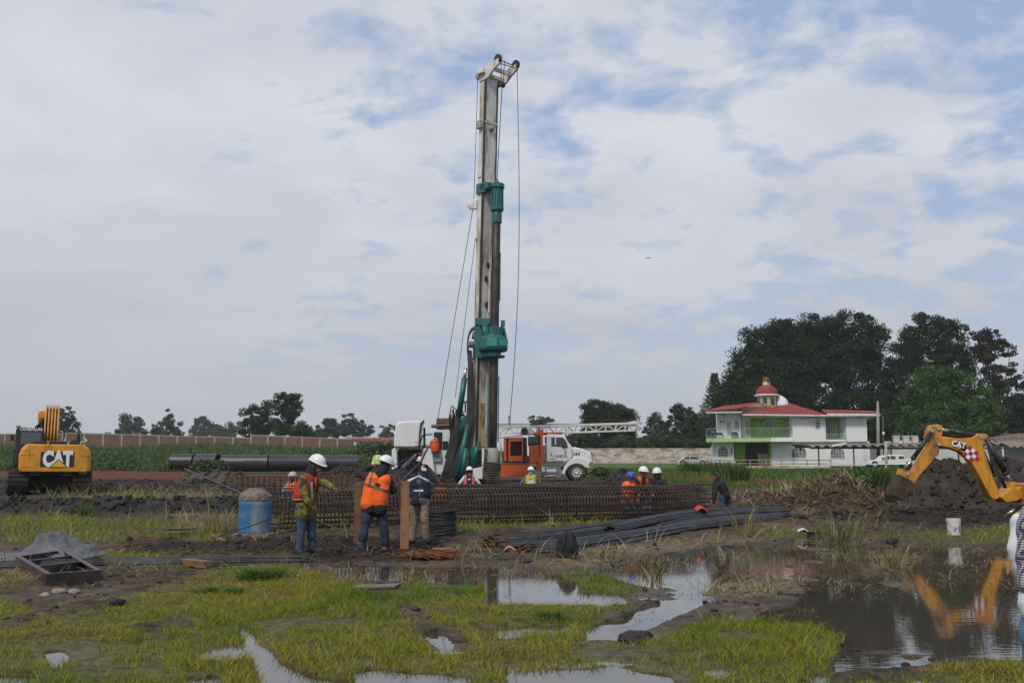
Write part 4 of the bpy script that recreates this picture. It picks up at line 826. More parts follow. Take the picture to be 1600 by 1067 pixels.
for i, px in enumerate((1388, 1403, 1418, 1432, 1446, 1460, 1475)):
    D = 133; q = PX(px, D); mb = MB(); ht = P(px, (690, 681, 681, 681, 682, 683, 683)[i], D).z; mb.box((q.x-.38, D, hz(q.x, D)), (q.x+.38, D+.5, ht)); mb.box((q.x-.43, D-.05, ht-.12), (q.x+.43, D+.55, ht+.05))
    o = mb.build('wall_pillar', mat('whitewash', (0.55, .54, .52)), origin=(q.x, D, hz(q.x, D))); tag(o, 'whitewashed square pillar standing in a row above the yard wall', 'pillar', 'white pillars behind the carport')
def utility(px, py0, D, r0, r1, lab, m, name='utility_pole', arm=False):
    a = PX(px, D); t_ = P(px-.5, py0, D); mb = MB(); mb.tube([(a.x, D, hz(a.x, D)-.2), (t_.x, D, t_.z)], [r0, r1], 10); o = mb.build(name, m, origin=(a.x, D, hz(a.x, D)), smooth=True); return tag(o, lab, 'pole')
utility(1372, 627, 116, .22, .13, 'tall grey concrete pole beside the right end of the house', M_CONC)
utility(1380, 650, 114, .06, .05, 'thin brown pipe pole between the concrete pole and the pale green post', mat('brown_pipe', (.12, .09, .05), .7))
utility(1384.5, 690, 90, .1, .09, 'pale green painted post standing in the pipe fence', mat('pale_green_pipe', (.32, .38, .30), .6), name='fence_post')
q = P(1380.5, 678, 113.9); mb = MB(); mb.lathe([(.02, .28), (.1, .25), (.13, .1), (.1, -.12), (.02, -.15)], q, n=10); o = mb.build('lamp_bulb', M_WHT, origin=q, smooth=True); tag(o, 'small white lamp fixed to the thin brown pole', 'lamp')
M_PIPE = mat('white_pipe', (.55, .58, .54), .5, dirt=(.3, .3, .22), damt=.3)
def pipe_fence(label, D, x0, x1, tops, px_posts, m, r=.035, ptop=None):
    A = PX(x0, D); B = PX(x1, D); T = thing('pipe_fence', (A.x, D, hz(A.x, D)), label, 'fence')
    for py in tops: z = P(800, py, D).z; mb = MB(); mb.tube([(A.x, D, z+.02), (B.x, D, z)], r, 8); mb.build('rail', m, T, smooth=True)
    zt = P(800, ptop or min(tops), D).z
    for px in px_posts: q = PX(px, D); mb = MB(); mb.tube([(q.x, D+.05, hz(q.x, D)-.3), (q.x, D+.05, zt+.03)], r*1.2, 8); mb.build('post', m, T, smooth=True)
pipe_fence('white pipe rails on posts above the green weeds at the right', 80, 1290, 1700, (725.5, 735.5), (1330, 1384, 1440, 1500, 1560, 1620, 1680), M_PIPE)
pipe_fence('brownish double pipe railing in front of the house porch', 104, 1115, 1300, (719.0, 724.5), (1125, 1149, 1172, 1197, 1221, 1240, 1261, 1298), mat('brown_pipe_rail', (.28, .22, .17), .7, dirt=(.4, .4, .38), damt=.3), .045)
mb = MB(); a = P(1165, 729, 103); b_ = P(1298, 722, 103); mb.box((a.x, 103.3, hz(a.x, 103)-.2), (b_.x, 103.5, P(800, 727.5, 103).z)); o = mb.build('low_kerb_wall', M_WALLW, origin=(a.x, 103.3, hz(a.x, 103))); tag(o, 'low whitewashed footing wall under the brownish railing', 'wall')
# tall tufts in the right field
def tuft(px, py, hpx, wpx, n_, cols, label, cat='plant', name='tall_grass_clump', wide=.03, stiff=.35):
    p = GH(px, py); D = p.y; s = D/F; k = n_; r_ = wpx*s/2; x = RNG.normal(0, r_*.45, k); y = RNG.normal(0, r_*.4, k); h = hpx*s*RNG.uniform(.45, 1.05, k)
    ln = h*RNG.uniform(.05, stiff, k)+r_*.25; la = np.arctan2(y, x)+RNG.normal(0, .6, k)
    V, T_, C = blades(p.x+x, D+y, np.full(k, p.z-.05), h, wide*RNG.uniform(.6, 1.3, k), ln*np.cos(la), ln*np.sin(la), palette(cols, RNG.uniform(0, 1, k)), RNG.uniform(0, 2*PI, k))
    o = np_mesh(name, V, T_, M_GRASS, col=C, origin=(p.x, D, p.z)); return tag(o, label, cat)
GG = [(0.03, .075, .014), (0.06, .12, .02), (0.10, .16, .035), (.15, .19, .06)]
for (px, py, h, w, n_, lab) in [(1082,742,24,34,500,'tall green grass clump in front of the parked dark and white car'),(1130,745,28,30,550,'tall green grass clump left of the house porch behind the bent worker'),(1152,752,30,34,800,'thick dark green grass clump right of the bent worker'),(1105,738,18,20,260,'smaller green grass clump between the two tall clumps'),(1362,778,50,44,1800,'tall leafy green clump beside the bucket of the backhoe'),(1338,768,34,36,900,'low leafy green clump left of the backhoe bucket'),(945,752,22,22,300,'green grass clump right of the truck bumper'),(962,748,18,24,300,'wide green grass clump further right of the truck'),(925,757,10,30,240,'low grass under the truck front wheel')]:
    tuft(px, py, h, w, n_, GG, lab, wide=.07)
SG = [(.10, .10, .03), (.17, .16, .05), (.27, .23, .10), (.35, .30, .16)]
for (px, py, h, w, n_, lab, cols) in [(1162,838,58,34,46,'tall pale dry reeds at the far edge of the pool near the bent worker',SG),(1178,836,50,26,30,'upright dry reed stalks just right of the tallest reeds',SG),(1310,843,52,60,110,'green and straw coloured reeds on the far pool edge',[(.05,.1,.02),(.1,.15,.03),(.25,.24,.08),(.36,.3,.14)]),(1395,886,42,60,80,'dry reed clump standing in the pool',SG),(1395,800,22,30,40,'short yellow reeds at the foot of the dirt heap',SG),(1022,906,38,34,40,'dry broken reeds between the two pools',SG),(1185,922,26,70,60,'dry reeds on the straw island in the pool',SG),(350,828,40,60,120,'green and yellow reeds left of the blue drum',[(.06,.1,.02),(.14,.16,.04),(.3,.27,.1),(.36,.3,.14)]),(220,835,36,30,36,'thin yellow green stalks behind the dark long bars',[(.08,.13,.03),(.2,.2,.06),(.3,.27,.1)]),(135,806,34,26,70,'green upright weed stalks on the left plot',GG),(270,768,26,24,40,'dry stalks on the low black bank left of the rebar cage',SG),(150,770,26,24,40,'pale dry stalks right of the excavator track',SG),(72,805,18,26,24,'dry bent stalks below the excavator',SG),(640,902,30,40,50,'dry stalks at the left tip of the narrow pool',SG),(410,905,26,70,900,'lush bright green grass tussock left of the narrow pool',GG),(345,925,18,60,500,'small green tussock on the turf at the left',GG),(860,965,22,34,300,'rounded grass tussock at the pool edge near the centre',GG),(950,830,16,30,60,'short dry stalks in front of the rebar bars',SG),(860,900,18,30,50,'dry straw stubble beside the black bag',SG),(1262,955,18,30,24,'broken dry reeds right of the straw island',SG),(1120,965,22,40,30,'short dry reed stubs at the near pool edge',SG),(560,905,20,30,40,'dry broken stalks at the left end of the narrow pool',SG),(730,830,12,40,100,'low green grass under the rebar cages',GG),(1140,872,22,60,34,'low dry reed stubs in the shallow water left of the straw island',SG),(1010,880,24,70,60,'dry straw stubble at the far edge of the channel',SG),(940,868,20,60,50,'short yellow straw clump right of the black bag',SG),(1240,850,14,30,14,'few short stubs on the far pool edge',SG),(910,915,26,22,22,'thin dry stalks on the grass islet',SG)]:
    tuft(px, py, h, w, n_, cols, lab, name='reed_clump' if cols is not GG else 'grass_tussock', wide=.016 if GH(px, py).y < 25 else .03, stiff=.6)
# ================================================================ EXCAVATOR seen from behind
M_TXTW = mat('white_lettering', (0.75, 0.75, 0.76), .5, var=.02)
def wheel_track(T, x0, x1, ya, yb, r, zc, name='track'):
    """crawler track: stadium loop along y with grouser plates"""
    mb = MB(); n_ = 10; ring = []
    for i in range(n_+1): t = PI/2+PI*i/n_; ring.append((ya+r+math.cos(t)*r, zc+math.sin(t)*r))
    for i in range(n_+1): t = -PI/2+PI*i/n_; ring.append((yb-r+math.cos(t)*r, zc+math.sin(t)*r))
    k = len(ring); vs = [(x0, y, z) for y, z in ring]+[(x1, y, z) for y, z in ring]
    mb.add(vs, [tuple(range(k)), tuple(range(2*k-1, k-1, -1))]+[(i, i+k, (i+1) % k+k, (i+1) % k) for i in range(k)])
    per = 2*(yb-ya-2*r)+2*PI*r; s_ = 0
    while s_ < per:
        L0 = yb-ya-2*r; q = s_
        if q < L0: c = (ya+r+q, zc+r); nrm = (0, 1)
        elif q < L0+PI*r: t = PI/2-(q-L0)/r; c = (yb-r+math.cos(t)*r, zc+math.sin(t)*r); nrm = (math.cos(t), math.sin(t))
        elif q < 2*L0+PI*r: c = (yb-r-(q-L0-PI*r), zc-r); nrm = (0, -1)
        else: t = -PI/2-(q-2*L0-PI*r)/r; c = (ya+r+math.cos(t)*r, zc+math.sin(t)*r); nrm = (math.cos(t), math.sin(t))
        mb.obox(((x0+x1)/2, c[0]+nrm[0]*.012, c[1]+nrm[1]*.012), ((x1-x0)/2+.01, 0, 0), (0, nrm[1]*.065, -nrm[0]*.065), (0, nrm[0]*.022, nrm[1]*.022)); s_ += .17
    return mb.build(name, M_MUDSHADE, T)
def excavator():
    D = 39.0; X = lambda px, py, dy=0.0: Vector((P(px, py, D).x, D+dy, P(px, py, D).z))
    g = hz(X(86, 770).x, 41); T = thing('excavator', (X(86, 770).x, D, g), 'yellow excavator seen from behind with black cab and its boom raised', 'excavator')
    for a, b_ in ((12, 43), (113, 143)): wheel_track(T, X(a, 770).x, X(b_, 770).x, D+.2, D+4.4, .44, g+.42)
    mb = MB(); mb.box(X(43, 748, 1.2), X(113, 762, 3.2)); mb.box(X(60, 738, 1.6), X(96, 750, 2.8)); mb.box(X(42, 742, 1.0), X(114, 766, 3.6)); mb.build('undercarriage', M_MUDSHADE, T, bevel=.04)  # last box is a dark fill standing in for the shade between the tracks
    mb = MB(); mb.box(X(33, 733, .55), X(138, 741, 4.2)); mb.build('turntable_frame', M_BLK, T, bevel=.03)
    # counterweight with chamfered corners, curved in plan
    mb = MB(); q = [X(41, 694), X(133, 694), X(141, 701), X(143, 708), X(143, 733), X(141, 737), X(31, 737), X(29, 733), X(29.5, 712), X(33, 702)]
    x0, x1 = q[7].x, q[3].x; xc = (x0+x1)/2; hw = (x1-x0)/2; vs = []; fs = []; layers = [(0.0, .90), (.07, .965), (.2, 1.0), (1.15, 1.0)]
    for dy, sc in layers:
        for p in q: vs.append((xc+(p.x-xc)*sc, D+dy-.0, p.z if sc > .95 else p.z*0.985+.02))
    k = len(q)
    for i in range(len(layers)-1):
        for j in range(k): fs.append((i*k+j, i*k+(j+1) % k, (i+1)*k+(j+1) % k, (i+1)*k+j))
    fs += [tuple(range(k))[::-1], tuple(len(vs)-k+j for j in range(k))]; mb.add(vs, fs); cw = mb.build('counterweight', M_YEL, T, bevel=.035, seg=3)
    mb = MB()
    for a, b_ in ((33, 55), (126, 141)): mb.box(X(a, 710, -.012), X(b_, 711.2, .1)); mb.box(X(a, 728.6, -.012), X(b_, 730, .1))
    mb.build('rib', M_YEL, cw, bevel=.01)
    mb = MB(); mb.box(X(64, 706, -.015), X(115.5, 729, .02)); pl = mb.build('name_plate', M_BLK, T)
    a = X(90, 717.8, -.022); tx = text_mesh('lettering', 'CAT', .76, M_TXTW, pl, a, sx=.74, bold=.045, depth=.003)
    mb = MB(); mb.prism([X(79.5, 729), X(91.5, 718.5), X(103.5, 729)], D-.034, D-.028); mb.build('triangle', mat('logo_yellow', (.72, .40, .03), .5, var=.02), pl)
    mb = MB(); 
    for (u, v) in (((79, 729), (91.5, 718)), ((91.5, 718), (104, 729))): mb.bar(X(*u, -.031), X(*v, -.031), .05, .004, up=(0, 1, 0))
    mb.build('triangle_outline', M_BLK, pl)
    # engine hood, cab
    mb = MB(); mb.box(X(52, 688.5, .25), X(124, 695, 1.9)); mb.build('engine_hood', M_BLK, T, bevel=.03)
    for px in (74, 106): mb = MB(); mb.box(X(px, 688, .2), X(px+2.5, 694, .26)); mb.build('hinge', M_YEL, T)
    mb = MB(); q = [X(23, 727), X(23, 700), X(24.5, 670), X(28, 666), X(64, 667), X(67.5, 670), X(67.5, 727)]; mb.prism_dir([v+Vector((0, 1.0, 0)) for v in q], (0, 1.7, 0)); cab_ = mb.build('cab', M_BLK, T, bevel=.04)
    mb = MB(); mb.box(X(32.5, 674, .98), X(63, 693, 1.02)); mb.build('rear_window', mat('hazy_glass', (.09, .09, .095), .25), cab_)
    text_mesh('lettering', 'CATERPILLAR', .165, M_TXTW, cab_, X(48.5, 669.6, .985), sx=.86, bold=.004, depth=.004)
    mb = MB(); mb.box(X(20.5, 700, 1.2), X(23, 730, 2.5)); mb.build('door', M_BLK, cab_, bevel=.02)
    mb = MB(); mb.box(X(25, 664, 1.2), X(31, 666.5, 1.5)); mb.build('beacon', M_BLK, cab_)
    mb = MB(); mb.box(X(14.5, 677, 2.2), X(19.5, 686, 2.26)); mb.bar(X(19, 684, 2.3), X(23, 688, 2.3), .03, .03); mb.build('mirror', M_BLK, T)
    mb = MB(); mb.tube([X(124, 690, .9), X(123.8, 667, .9)], .055, 10); mb.build('exhaust_pipe', M_BLK, T, smooth=True)
    mb = MB(); mb.tube([X(118, 690, .8), X(118, 684, .8)], .14, 10); mb.build('air_cleaner', M_BLK, T, smooth=True)
    mb = MB(); mb.tube([X(128, 694, 1.5), X(129, 688, 1.5), X(136, 688, 1.5), X(139, 684, 2.2), X(134, 679, 3)], .025, 8); mb.build('handrail', M_MAST, T, smooth=True)
    # boom rising away, arm folding down in front
    mb = MB(); xa, xb = X(67, 690).x, X(90.5, 690).x; prof = [(1.8, 1.95), (2.3, 3.0), (3.2, 3.9), (4.6, 4.2), (6.6, 3.4), (6.5, 2.9), (4.6, 3.5), (3.6, 3.2), (2.9, 2.5), (2.6, 1.8)]
    sc = lambda dy, z: (D+dy, g+1.7+(z-1.7)*.75)
    vs = [(xa, *sc(*p)) for p in prof]+[(xb, *sc(*p)) for p in prof]; k = len(prof)
    mb.add(vs, [tuple(range(k))[::-1], tuple(range(k, 2*k))]+[(i, (i+1) % k, (i+1) % k+k, i+k) for i in range(k)]); mb.build('boom', M_YEL, T, bevel=.03)
    for i in range(5):
        x_ = xa+.03+(xb-xa-.06)*i/4; mb = MB(); mb.tube([(x_, *sc(1.9, 2.25)), (x_, *sc(2.26, 3.1)), (x_, *sc(3.17, 3.98)), (x_, *sc(4.5, 4.27))], .035, 8); mb.build('hydraulic_pipe', M_YEL, T, smooth=True)
    for i in range(4):
        x_ = xa+.08+(xb-xa-.16)*i/3; mb = MB(); mb.tube([(x_, *sc(1.85, 2.0)), (x_, *sc(2.3, 3.04)), (x_, *sc(3.18, 3.94))], .04, 6); mb.build('hose', M_RUB, T, smooth=True)
    mb = MB(); q = [X(57, 668), X(56.5, 646), X(59, 641), X(72, 641), X(73, 650), X(70, 668), X(66, 690)]; mb.prism_dir([v+Vector((0, 4.2, (v.z-1.7)*.1)) for v in q], (0, .5, 0)); mb.build('arm', M_YEL, T, bevel=.03)
    mb = MB(); mb.tube([X(62, 670, 4.15), X(64, 645, 4.15)], .1, 10); mb.tube([X(66, 672, 4.15), X(78, 643, 3.6)], .09, 10); mb.build('arm_cylinder', M_BLK, T, smooth=True)
    mb = MB(); mb.tube([X(53, 668, 4.3), X(54, 660, 4.3), X(60, 656, 4.1), X(62, 650, 4.1)], .06, 8); mb.build('arm_hose', M_RUB, T, smooth=True)
    for a, b_, c in ((111, 746, (.55, .3, .05)), (124, 740, (.4, .5, .05))): pass
    mb = MB(); mb.box(X(124, 737.5, .3), X(137, 739.8, .34)); mb.build('reflector', mat('reflector_lime', (.5, .6, .05), .4), T)
    turn(T, R(24), .914)
excavator()
# ================================================================ BACKHOE
def backhoe():
    D = 27.0; Z = lambda zx, zy, dy=0.0: Vector((P(1340+zx/3.558, 560+zy/3.558, D).x, D+dy, P(1340+zx/3.558, 560+zy/3.558, D).z))
    T = thing('backhoe_loader', (Z(930, 860).x, D, hz(Z(930, 860).x, D)), 'yellow backhoe with its digging arm bent over the dirt heap', 'backhoe')
    def plate(name, pts, y0, y1, m, bevel=.02, par=T):
        mb = MB(); mb.prism_dir([Z(*p, y0) for p in pts], (0, y1-y0, 0)); return mb.build(name, m, par, bevel=bevel)
    boom = plate('boom', [(436,432),(470,436),(560,446),(625,440),(662,418),(705,421),(712,434),(688,452),(683,490),(692,528),(740,665),(776,752),(770,778),(738,786),(716,757),(660,650),(606,556),(560,518),(500,497),(438,486),(424,466)], -.17, .17, M_YEL, .02)
    stick = plate('dipper_arm', [(386,396),(400,372),(432,366),(462,378),(460,420),(438,470),(428,484),(443,498),(440,535),(418,548),(404,572),(334,648),(300,700),(262,680),(224,646),(230,612),(262,622),(300,628),(330,560),(386,470),(378,430)], -.15, .15, M_YEL, .02)
    mb = MB()
    for p in ((397, 403), (436, 390), (668, 438), (436, 478), (262, 640)): c = Z(*p, -.2); mb.lathe([(.045, 0), (.045, .4)], c, axis=(0, 1, 0), n=12)
    mb.build('pivot_pin', M_STEEL, T)
    bk = plate('bucket', [(222,650),(262,668),(296,696),(268,742),(246,768),(232,790),(205,782),(176,760),(188,716),(206,680)], -.33, .33, mat('rusty_bucket', (.07, .035, .02), .8, var=.4, dirt=(.02, .016, .013), damt=.65, dscale=4), .03)
    mb = MB()
    for i in range(5): y = -.3+i*.15; mb.prism_dir([Z(176, 758, y), Z(206, 784, y), Z(176, 800, y)], (0, .06, 0))
    mb.build('bucket_teeth', M_MUDSHADE, bk)
    def ram(p0, p1, p2, r, name, y=0):
        mb = MB(); mb.tube([Z(*p0, y), Z(*p1, y)], r, 12); o = mb.build(name, M_BLK, T, smooth=True)
        mb = MB(); mb.tube([Z(*p1, y), Z(*p2, y)], r*.55, 10); mb.build('chrome_rod', M_STEEL, o, smooth=True)
        mb = MB(); c = Z(*p1, y); d = (Z(*p1, y)-Z(*p0, y)).normalized(); mb.tube([c-d*.05, c+d*.02], r*1.15, 12); mb.build('gland', M_BLK, o, smooth=True)
    ram((650, 430), (522, 404), (452, 391), .065, 'dipper_cylinder')
    ram((392, 412), (292, 556), (246, 612), .06, 'bucket_cylinder', -.2)
    ram((694, 448), (800, 640), (834, 684), .075, 'boom_cylinder', -.23); ram((688, 520), (748, 650), (766, 688), .05, 'crowd_cylinder', -.1)
    mb = MB()
    for o_ in (0, 9, -7): mb.tube([Z(386+o_, 470, .2), Z(360+o_, 420, .2), Z(380+o_, 384, .2), Z(420, 360+o_, .2), Z(470, 400+o_, .2), Z(540, 436+o_*.5, .19), Z(640, 420+o_*.5, .19)], .022, 6)
    for o_ in (0, 10): mb.tube([Z(690+o_, 470, -.25), Z(716+o_, 560, -.25), Z(750+o_, 640, -.28), Z(790+o_, 720, -.28)], .02, 6)
    mb.build('hose', M_RUB, T, smooth=True)
    plate('swing_casting', [(764,768),(790,745),(820,720),(826,684),(852,686),(858,722),(905,700),(910,760),(862,790),(800,800)], -.28, .28, M_YEL, .03)
    # decals, 3 mm proud of the boom plate
    c = Z(548, 481, -.176); a = math.atan2(-14, 60)
    mb = MB(); ux = Vector((math.cos(-a*-1), 0, math.sin(a))); ux = Vector((math.cos(a), 0, math.sin(a))); uz = Vector((-math.sin(a), 0, math.cos(a))); w, h = 33/3.558/F*D, 19/3.558/F*D
    mb.prism_dir([c-ux*w-uz*h, c+ux*w*.9-uz*h*1.5, c+ux*w*1.45-uz*h*.4, c+ux*w*1.15+uz*h*.6, c-ux*w+uz*h], (0, .004, 0)); dc = mb.build('decal', mat('decal_navy', (.02, .018, .05), .5), boom)
    text_mesh('lettering', 'CAT', .20, M_TXTW, dc, c+Vector((0, -.006, 0))-ux*.01, rot=(PI/2, -a, 0), sx=.92, bold=.008, depth=.002)
    mb = MB(); t_ = c+Vector((0, -.010, 0))-uz*.055; mb.prism_dir([t_-ux*.05-uz*.035, t_+ux*.05-uz*.035, t_+uz*.02], (0, .003, 0)); mb.build('triangle', mat('logo_yellow', (.72, .40, .03)), dc)
    cc = Z(612, 530, -.176); q = 13.5/3.558/F*D*1.0; b1 = Vector((math.cos(R(38)), 0, math.sin(R(38)))); b2 = Vector((-math.sin(R(38)), 0, math.cos(R(38)))); red = MB(); wh = MB()
    b1 = Vector((math.cos(R(45)), 0, -math.sin(R(35)))).normalized(); b2 = Vector((math.cos(R(45)), 0, math.sin(R(60)))).normalized(); s_ = .115
    for i in range(-2, 3):
        for j in range(-2, 3):
            if abs(i)+abs(j) > 2 or (i, j) in ((0, 2), (0, -2)) : continue
            o_ = cc+b1*s_*i*.95+b2*s_*j*.95; pts = [o_-b1*s_*.5-b2*s_*.5, o_+b1*s_*.5-b2*s_*.5, o_+b1*s_*.5+b2*s_*.5, o_-b1*s_*.5+b2*s_*.5]
            # the chequers alternate white and red
            (red if (i+j) % 2 == 0 else wh).prism_dir([cc+(v-cc)*.95 for v in pts], (0, .004, 0))
    ck = red.build('red_chequers', mat('decal_red', (.38, .012, .03), .5), boom); wh.build('white_chequers', M_TXTW, boom)
    # stabiliser leg
    mb = MB(); mb.tube([Z(925, 768, -.5), Z(826, 832, -.5)], .075, 12); o = mb.build('stabiliser_cylinder', M_BLK, T, smooth=True)
    mb = MB(); mb.tube([Z(826, 832, -.5), Z(782, 862, -.5)], .04, 10); mb.build('chrome_rod', M_STEEL, o, smooth=True)
    mb = MB(); mb.prism_dir([Z(*p, -.68) for p in ((752, 868), (800, 862), (880, 818), (960, 770), (970, 800), (890, 850), (832, 890), (770, 890))], (0, .14, 0)); mb.build('stabiliser_leg', M_YEL, T, bevel=.015)
    mb = MB(); mb.box(Z(745, 884, -.8), Z(822, 893, -.35)); mb.build('stabiliser_foot', M_YEL, T, bevel=.01)
    # tractor, standing past the right border
    mb = MB(); mb.box(Z(880, 690, -.6), Z(940, 800, .8)); mb.box(Z(940, 740, -.45), Z(1500, 800, .55)); mb.build('frame', M_YEL, T, bevel=.04)
    mb = MB(); mb.prism_dir([Z(*p, -.55) for p in ((1060, 740), (1050, 600), (1085, 400), (1390, 400), (1430, 600), (1430, 740))], (0, 1.3, 0)); cb = mb.build('cab', M_BLK, T, bevel=.05)
    mb = MB(); mb.prism_dir([Z(*p, -.575) for p in ((1075, 640), (1100, 425), (1370, 425), (1400, 640))], (0, .02, 0)); mb.build('side_window', M_GLASS, cb)
    mb = MB(); mb.prism_dir([Z(*p, -.4) for p in ((1430, 600), (1660, 630), (1680, 760), (1430, 760))], (0, 1.0, 0)); mb.build('bonnet', M_YEL, T, bevel=.08)
    for (zx, r_, y) in ((1140, .7, -.95), (1140, .7, .7), (1540, .48, -.8), (1540, .48, .6)):
        c = Z(zx, 800); c.z = hz(c.x, D)+r_; c.y = D+y; mb = MB(); mb.lathe([(r_*.55, 0), (r_*.93, 0), (r_, .06), (r_, .34), (r_*.93, .4), (r_*.55, .4)], c, axis=(0, 1, 0), n=24, caps=False); wl = mb.build('wheel', M_RUB, T)
        mb = MB(); mb.lathe([(.02, .05), (r_*.4, .05), (r_*.56, .02), (r_*.56, .38), (.02, .3)], c, axis=(0, 1, 0), n=20); mb.build('rim', M_YEL, wl)
backhoe()
# ================================================================ ROTARY DRILL RIG
def drill_rig():
    D = 53.0; X = lambda px, py, dy=0.0: Vector((P(px, py, D+dy).x, D+dy, P(px, py, D+dy).z))
    g = hz(X(740, 755).x, D); T = thing('drill_rig', (X(735, 755).x, D+1.5, g), 'tall rotary drilling rig with a white mast and teal rotary head', 'drilling rig')
    nv = Vector((math.sin(R(40)), -math.cos(R(40)), 0)); tv = Vector((math.cos(R(40)), math.sin(R(40)), 0))
    B = X(754.5, 699); Tp = X(768.5, 118); Lm = (Tp-B).length; av = (Tp-B).normalized()
    def Mp(s, t, n): return B+av*s+tv*t+nv*n
    def sz(py): return (P(760, py, D).z-B.z)/av.z        # length along the mast at picture height py
    def pl(name, s0, s1, t0, t1, n0, n1, m, bevel=.015, par=T):
        mb = MB(); c = Mp((s0+s1)/2, (t0+t1)/2, (n0+n1)/2); mb.obox(c, av*abs(s1-s0)/2, tv*abs(t1-t0)/2, nv*abs(n1-n0)/2); return mb.build(name, m, par, bevel=bevel)
    mast = pl('mast', 0, Lm, -.40, .40, -.50, 0, M_MAST)
    M_SEAM = mat('greasy_rail', (.025, .022, .02), .6)
    pl('guide_rail', 0, Lm-.4, -.45, -.39, -.07, .05, M_SEAM, 0, mast); pl('guide_rail', 0, Lm-.4, .38, .44, -.07, .05, M_SEAM, 0, mast)
    pl('face_channel', sz(680), sz(310), .10, .30, .0, .06, M_MAST, .01, mast)
    M_OCH = mat('mud_splashed_panel', (.58, .44, .24), .7, var=.15, dirt=(.16, .09, .04), damt=.5, dscale=1.6, streak=3)
    pl('splashed_panel', sz(698), sz(630), -.34, .34, .003, .03, M_OCH, 0, mast)
    pl('front_plate', sz(630), sz(565), -.33, .20, .004, .02, M_MAST, 0, mast)
    # rust stain panel near the top, joint collars
    M_RST = mat('rust_bleeding_paint', (.55, .54, .50), .6, dirt=(.30, .10, .02), damt=.42, dscale=1.3, streak=3); pl('top_section', sz(190), sz(124), -.34, .34, .004, .015, M_RST, 0, mast)
    for py in (193, 300): pl('joint_collar', sz(py+1.2), sz(py-1.2), -.44, .44, -.5, .06, M_MAST, .01, mast)
    mb = MB(); c = Mp(sz(202), .0, .1); mb.lathe([(.02, -.16), (.14, -.16), (.16, .0), (.1, .12), (.02, .14)], c, axis=nv, n=14); mb.build('hose_guide', M_CONC, mast, smooth=True)
    for t0, py0, py1 in ((.0, 418, 411), (-.1, 440, 432), (-.05, 480, 473), (.05, 480, 472)):
        pl('bracket', sz(py0), sz(py1), t0-.06, t0+.08, 0.0, .09, M_BLK, .01, mast)
    pl('crowd_cylinder', sz(490), sz(420), .05, .15, .06, .16, M_MAST, .03, mast)
    # side brackets and lettering on the left face
    for py, w in ((196, .5), (272, .2)): pl('side_bracket', sz(py+6), sz(py-6), -.62 if w > .3 else -.45, -.36, -.5, -.15, M_MAST, .03, mast)
    ml = [(1,'V'), (2,'B'), (3,'I'), (4,'I')]
    rot = Matrix((nv, av, nv.cross(av))).transposed()
    def side_text(s, st, m):     # letters running up the left face
        cu = bpy.data.curves.new('lettering', 'FONT'); cu.body = s; cu.size = .36; cu.extrude = .004; cu.align_x = 'CENTER'; cu.align_y = 'CENTER'; cu.offset = .012; cu.resolution_u = 2
        tmp = bpy.data.objects.new('tmp', cu); COL.objects.link(tmp); me = bpy.data.meshes.new_from_object(tmp); bpy.data.objects.remove(tmp); me.materials.clear()
        xa = av; ya = -nv; za = xa.cross(ya); M_ = Matrix((xa, ya, za)).transposed().to_4x4(); M_.translation = Mp(st, -.368, -.25); me.transform(M_); link_mesh('lettering', me, m, mast)
    side_text('VBIII', sz(264), mat('lettering_teal', (.03, .16, .2), .5)); side_text('I+I', sz(248), mat('lettering_red', (.35, .03, .07), .5))
    # head of the mast: two arms reaching out over the kelly bar
    zt = Lm
    for t0 in (-.46, .78):
        mb = MB(); q = [Mp(zt-.35, t0, -.55), Mp(zt+.12, t0, -.62), Mp(zt+.62, t0, 1.0), Mp(zt+.5, t0, 1.14), Mp(zt+.18, t0, 1.12), Mp(zt-.05, t0, .6), Mp(zt-.32, t0, .2)]; mb.prism_dir(q, tv*.13); h_ = mb.build('head_arm', M_MAST, T, bevel=.015)
        mb = MB(); mb.lathe([(.2, -.04), (.27, -.04), (.27, .0), (.2, .03), (.27, .06), (.27, .1), (.2, .1)], Mp(zt+.48, t0+.04, .98), axis=tv, n=18); mb.build('sheave', M_SEAM, h_, smooth=False)
        mb = MB(); mb.lathe([(.12, -.06), (.2, -.06), (.2, .16), (.12, .16)], Mp(zt-.0, t0+.02, -.62), axis=tv, n=16); mb.build('sheave', M_CONC, h_)
    mb = MB(); mb.obox(Mp(zt-.1, .2, -.2), tv*.6, nv*.3, av*.1); mb.obox(Mp(zt+.1, .3, .55), tv*.5, nv*.05, av*.12); mb.build('head_crossbeam', M_MAST, T, bevel=.02)
    mb = MB(); mb.tube([Mp(zt+.5, -.4, .95), Mp(zt+.48, .8, .85)], .03, 8); mb.tube([Mp(zt+.3, -.4, .95), Mp(zt+.3, .8, 1.0)], .025, 8); mb.build('head_rod', M_BLK, T, smooth=True)
    mb = MB(); mb.obox(Mp(zt+.15, -.55, -.2), tv*.12, nv*.25, av*.14); mb.build('winch_box', M_WHT, T, bevel=.03)
    # kelly bar, swivel and guide
    K = lambda px, py: X(px, py, -.45)
    mb = MB(); mb.tube([K(776, 332), K(774.5, 420), K(773, 500), K(771, 640), K(769.5, 705)], .205, 16)
    kel = mb.build('kelly_bar', mat('kelly_bar_steel', (.055, .04, .033), .55, metal=.3, var=.3, dirt=(.02, .10, .10), damt=.3, dscale=1.2, streak=6), T, smooth=True)
    for k in range(4):
        a = k*PI/2+.5; o_ = Vector((math.cos(a)*.21, math.sin(a)*.21, 0)); mb = MB(); mb.bar(K(776, 334)+o_, K(769.5, 705)+o_, .05, .05, up=(o_.x, o_.y, 0)); mb.build('drive_rib', mat('drive_rib_steel', (.05, .045, .04), .5, metal=.3, var=.3), kel)
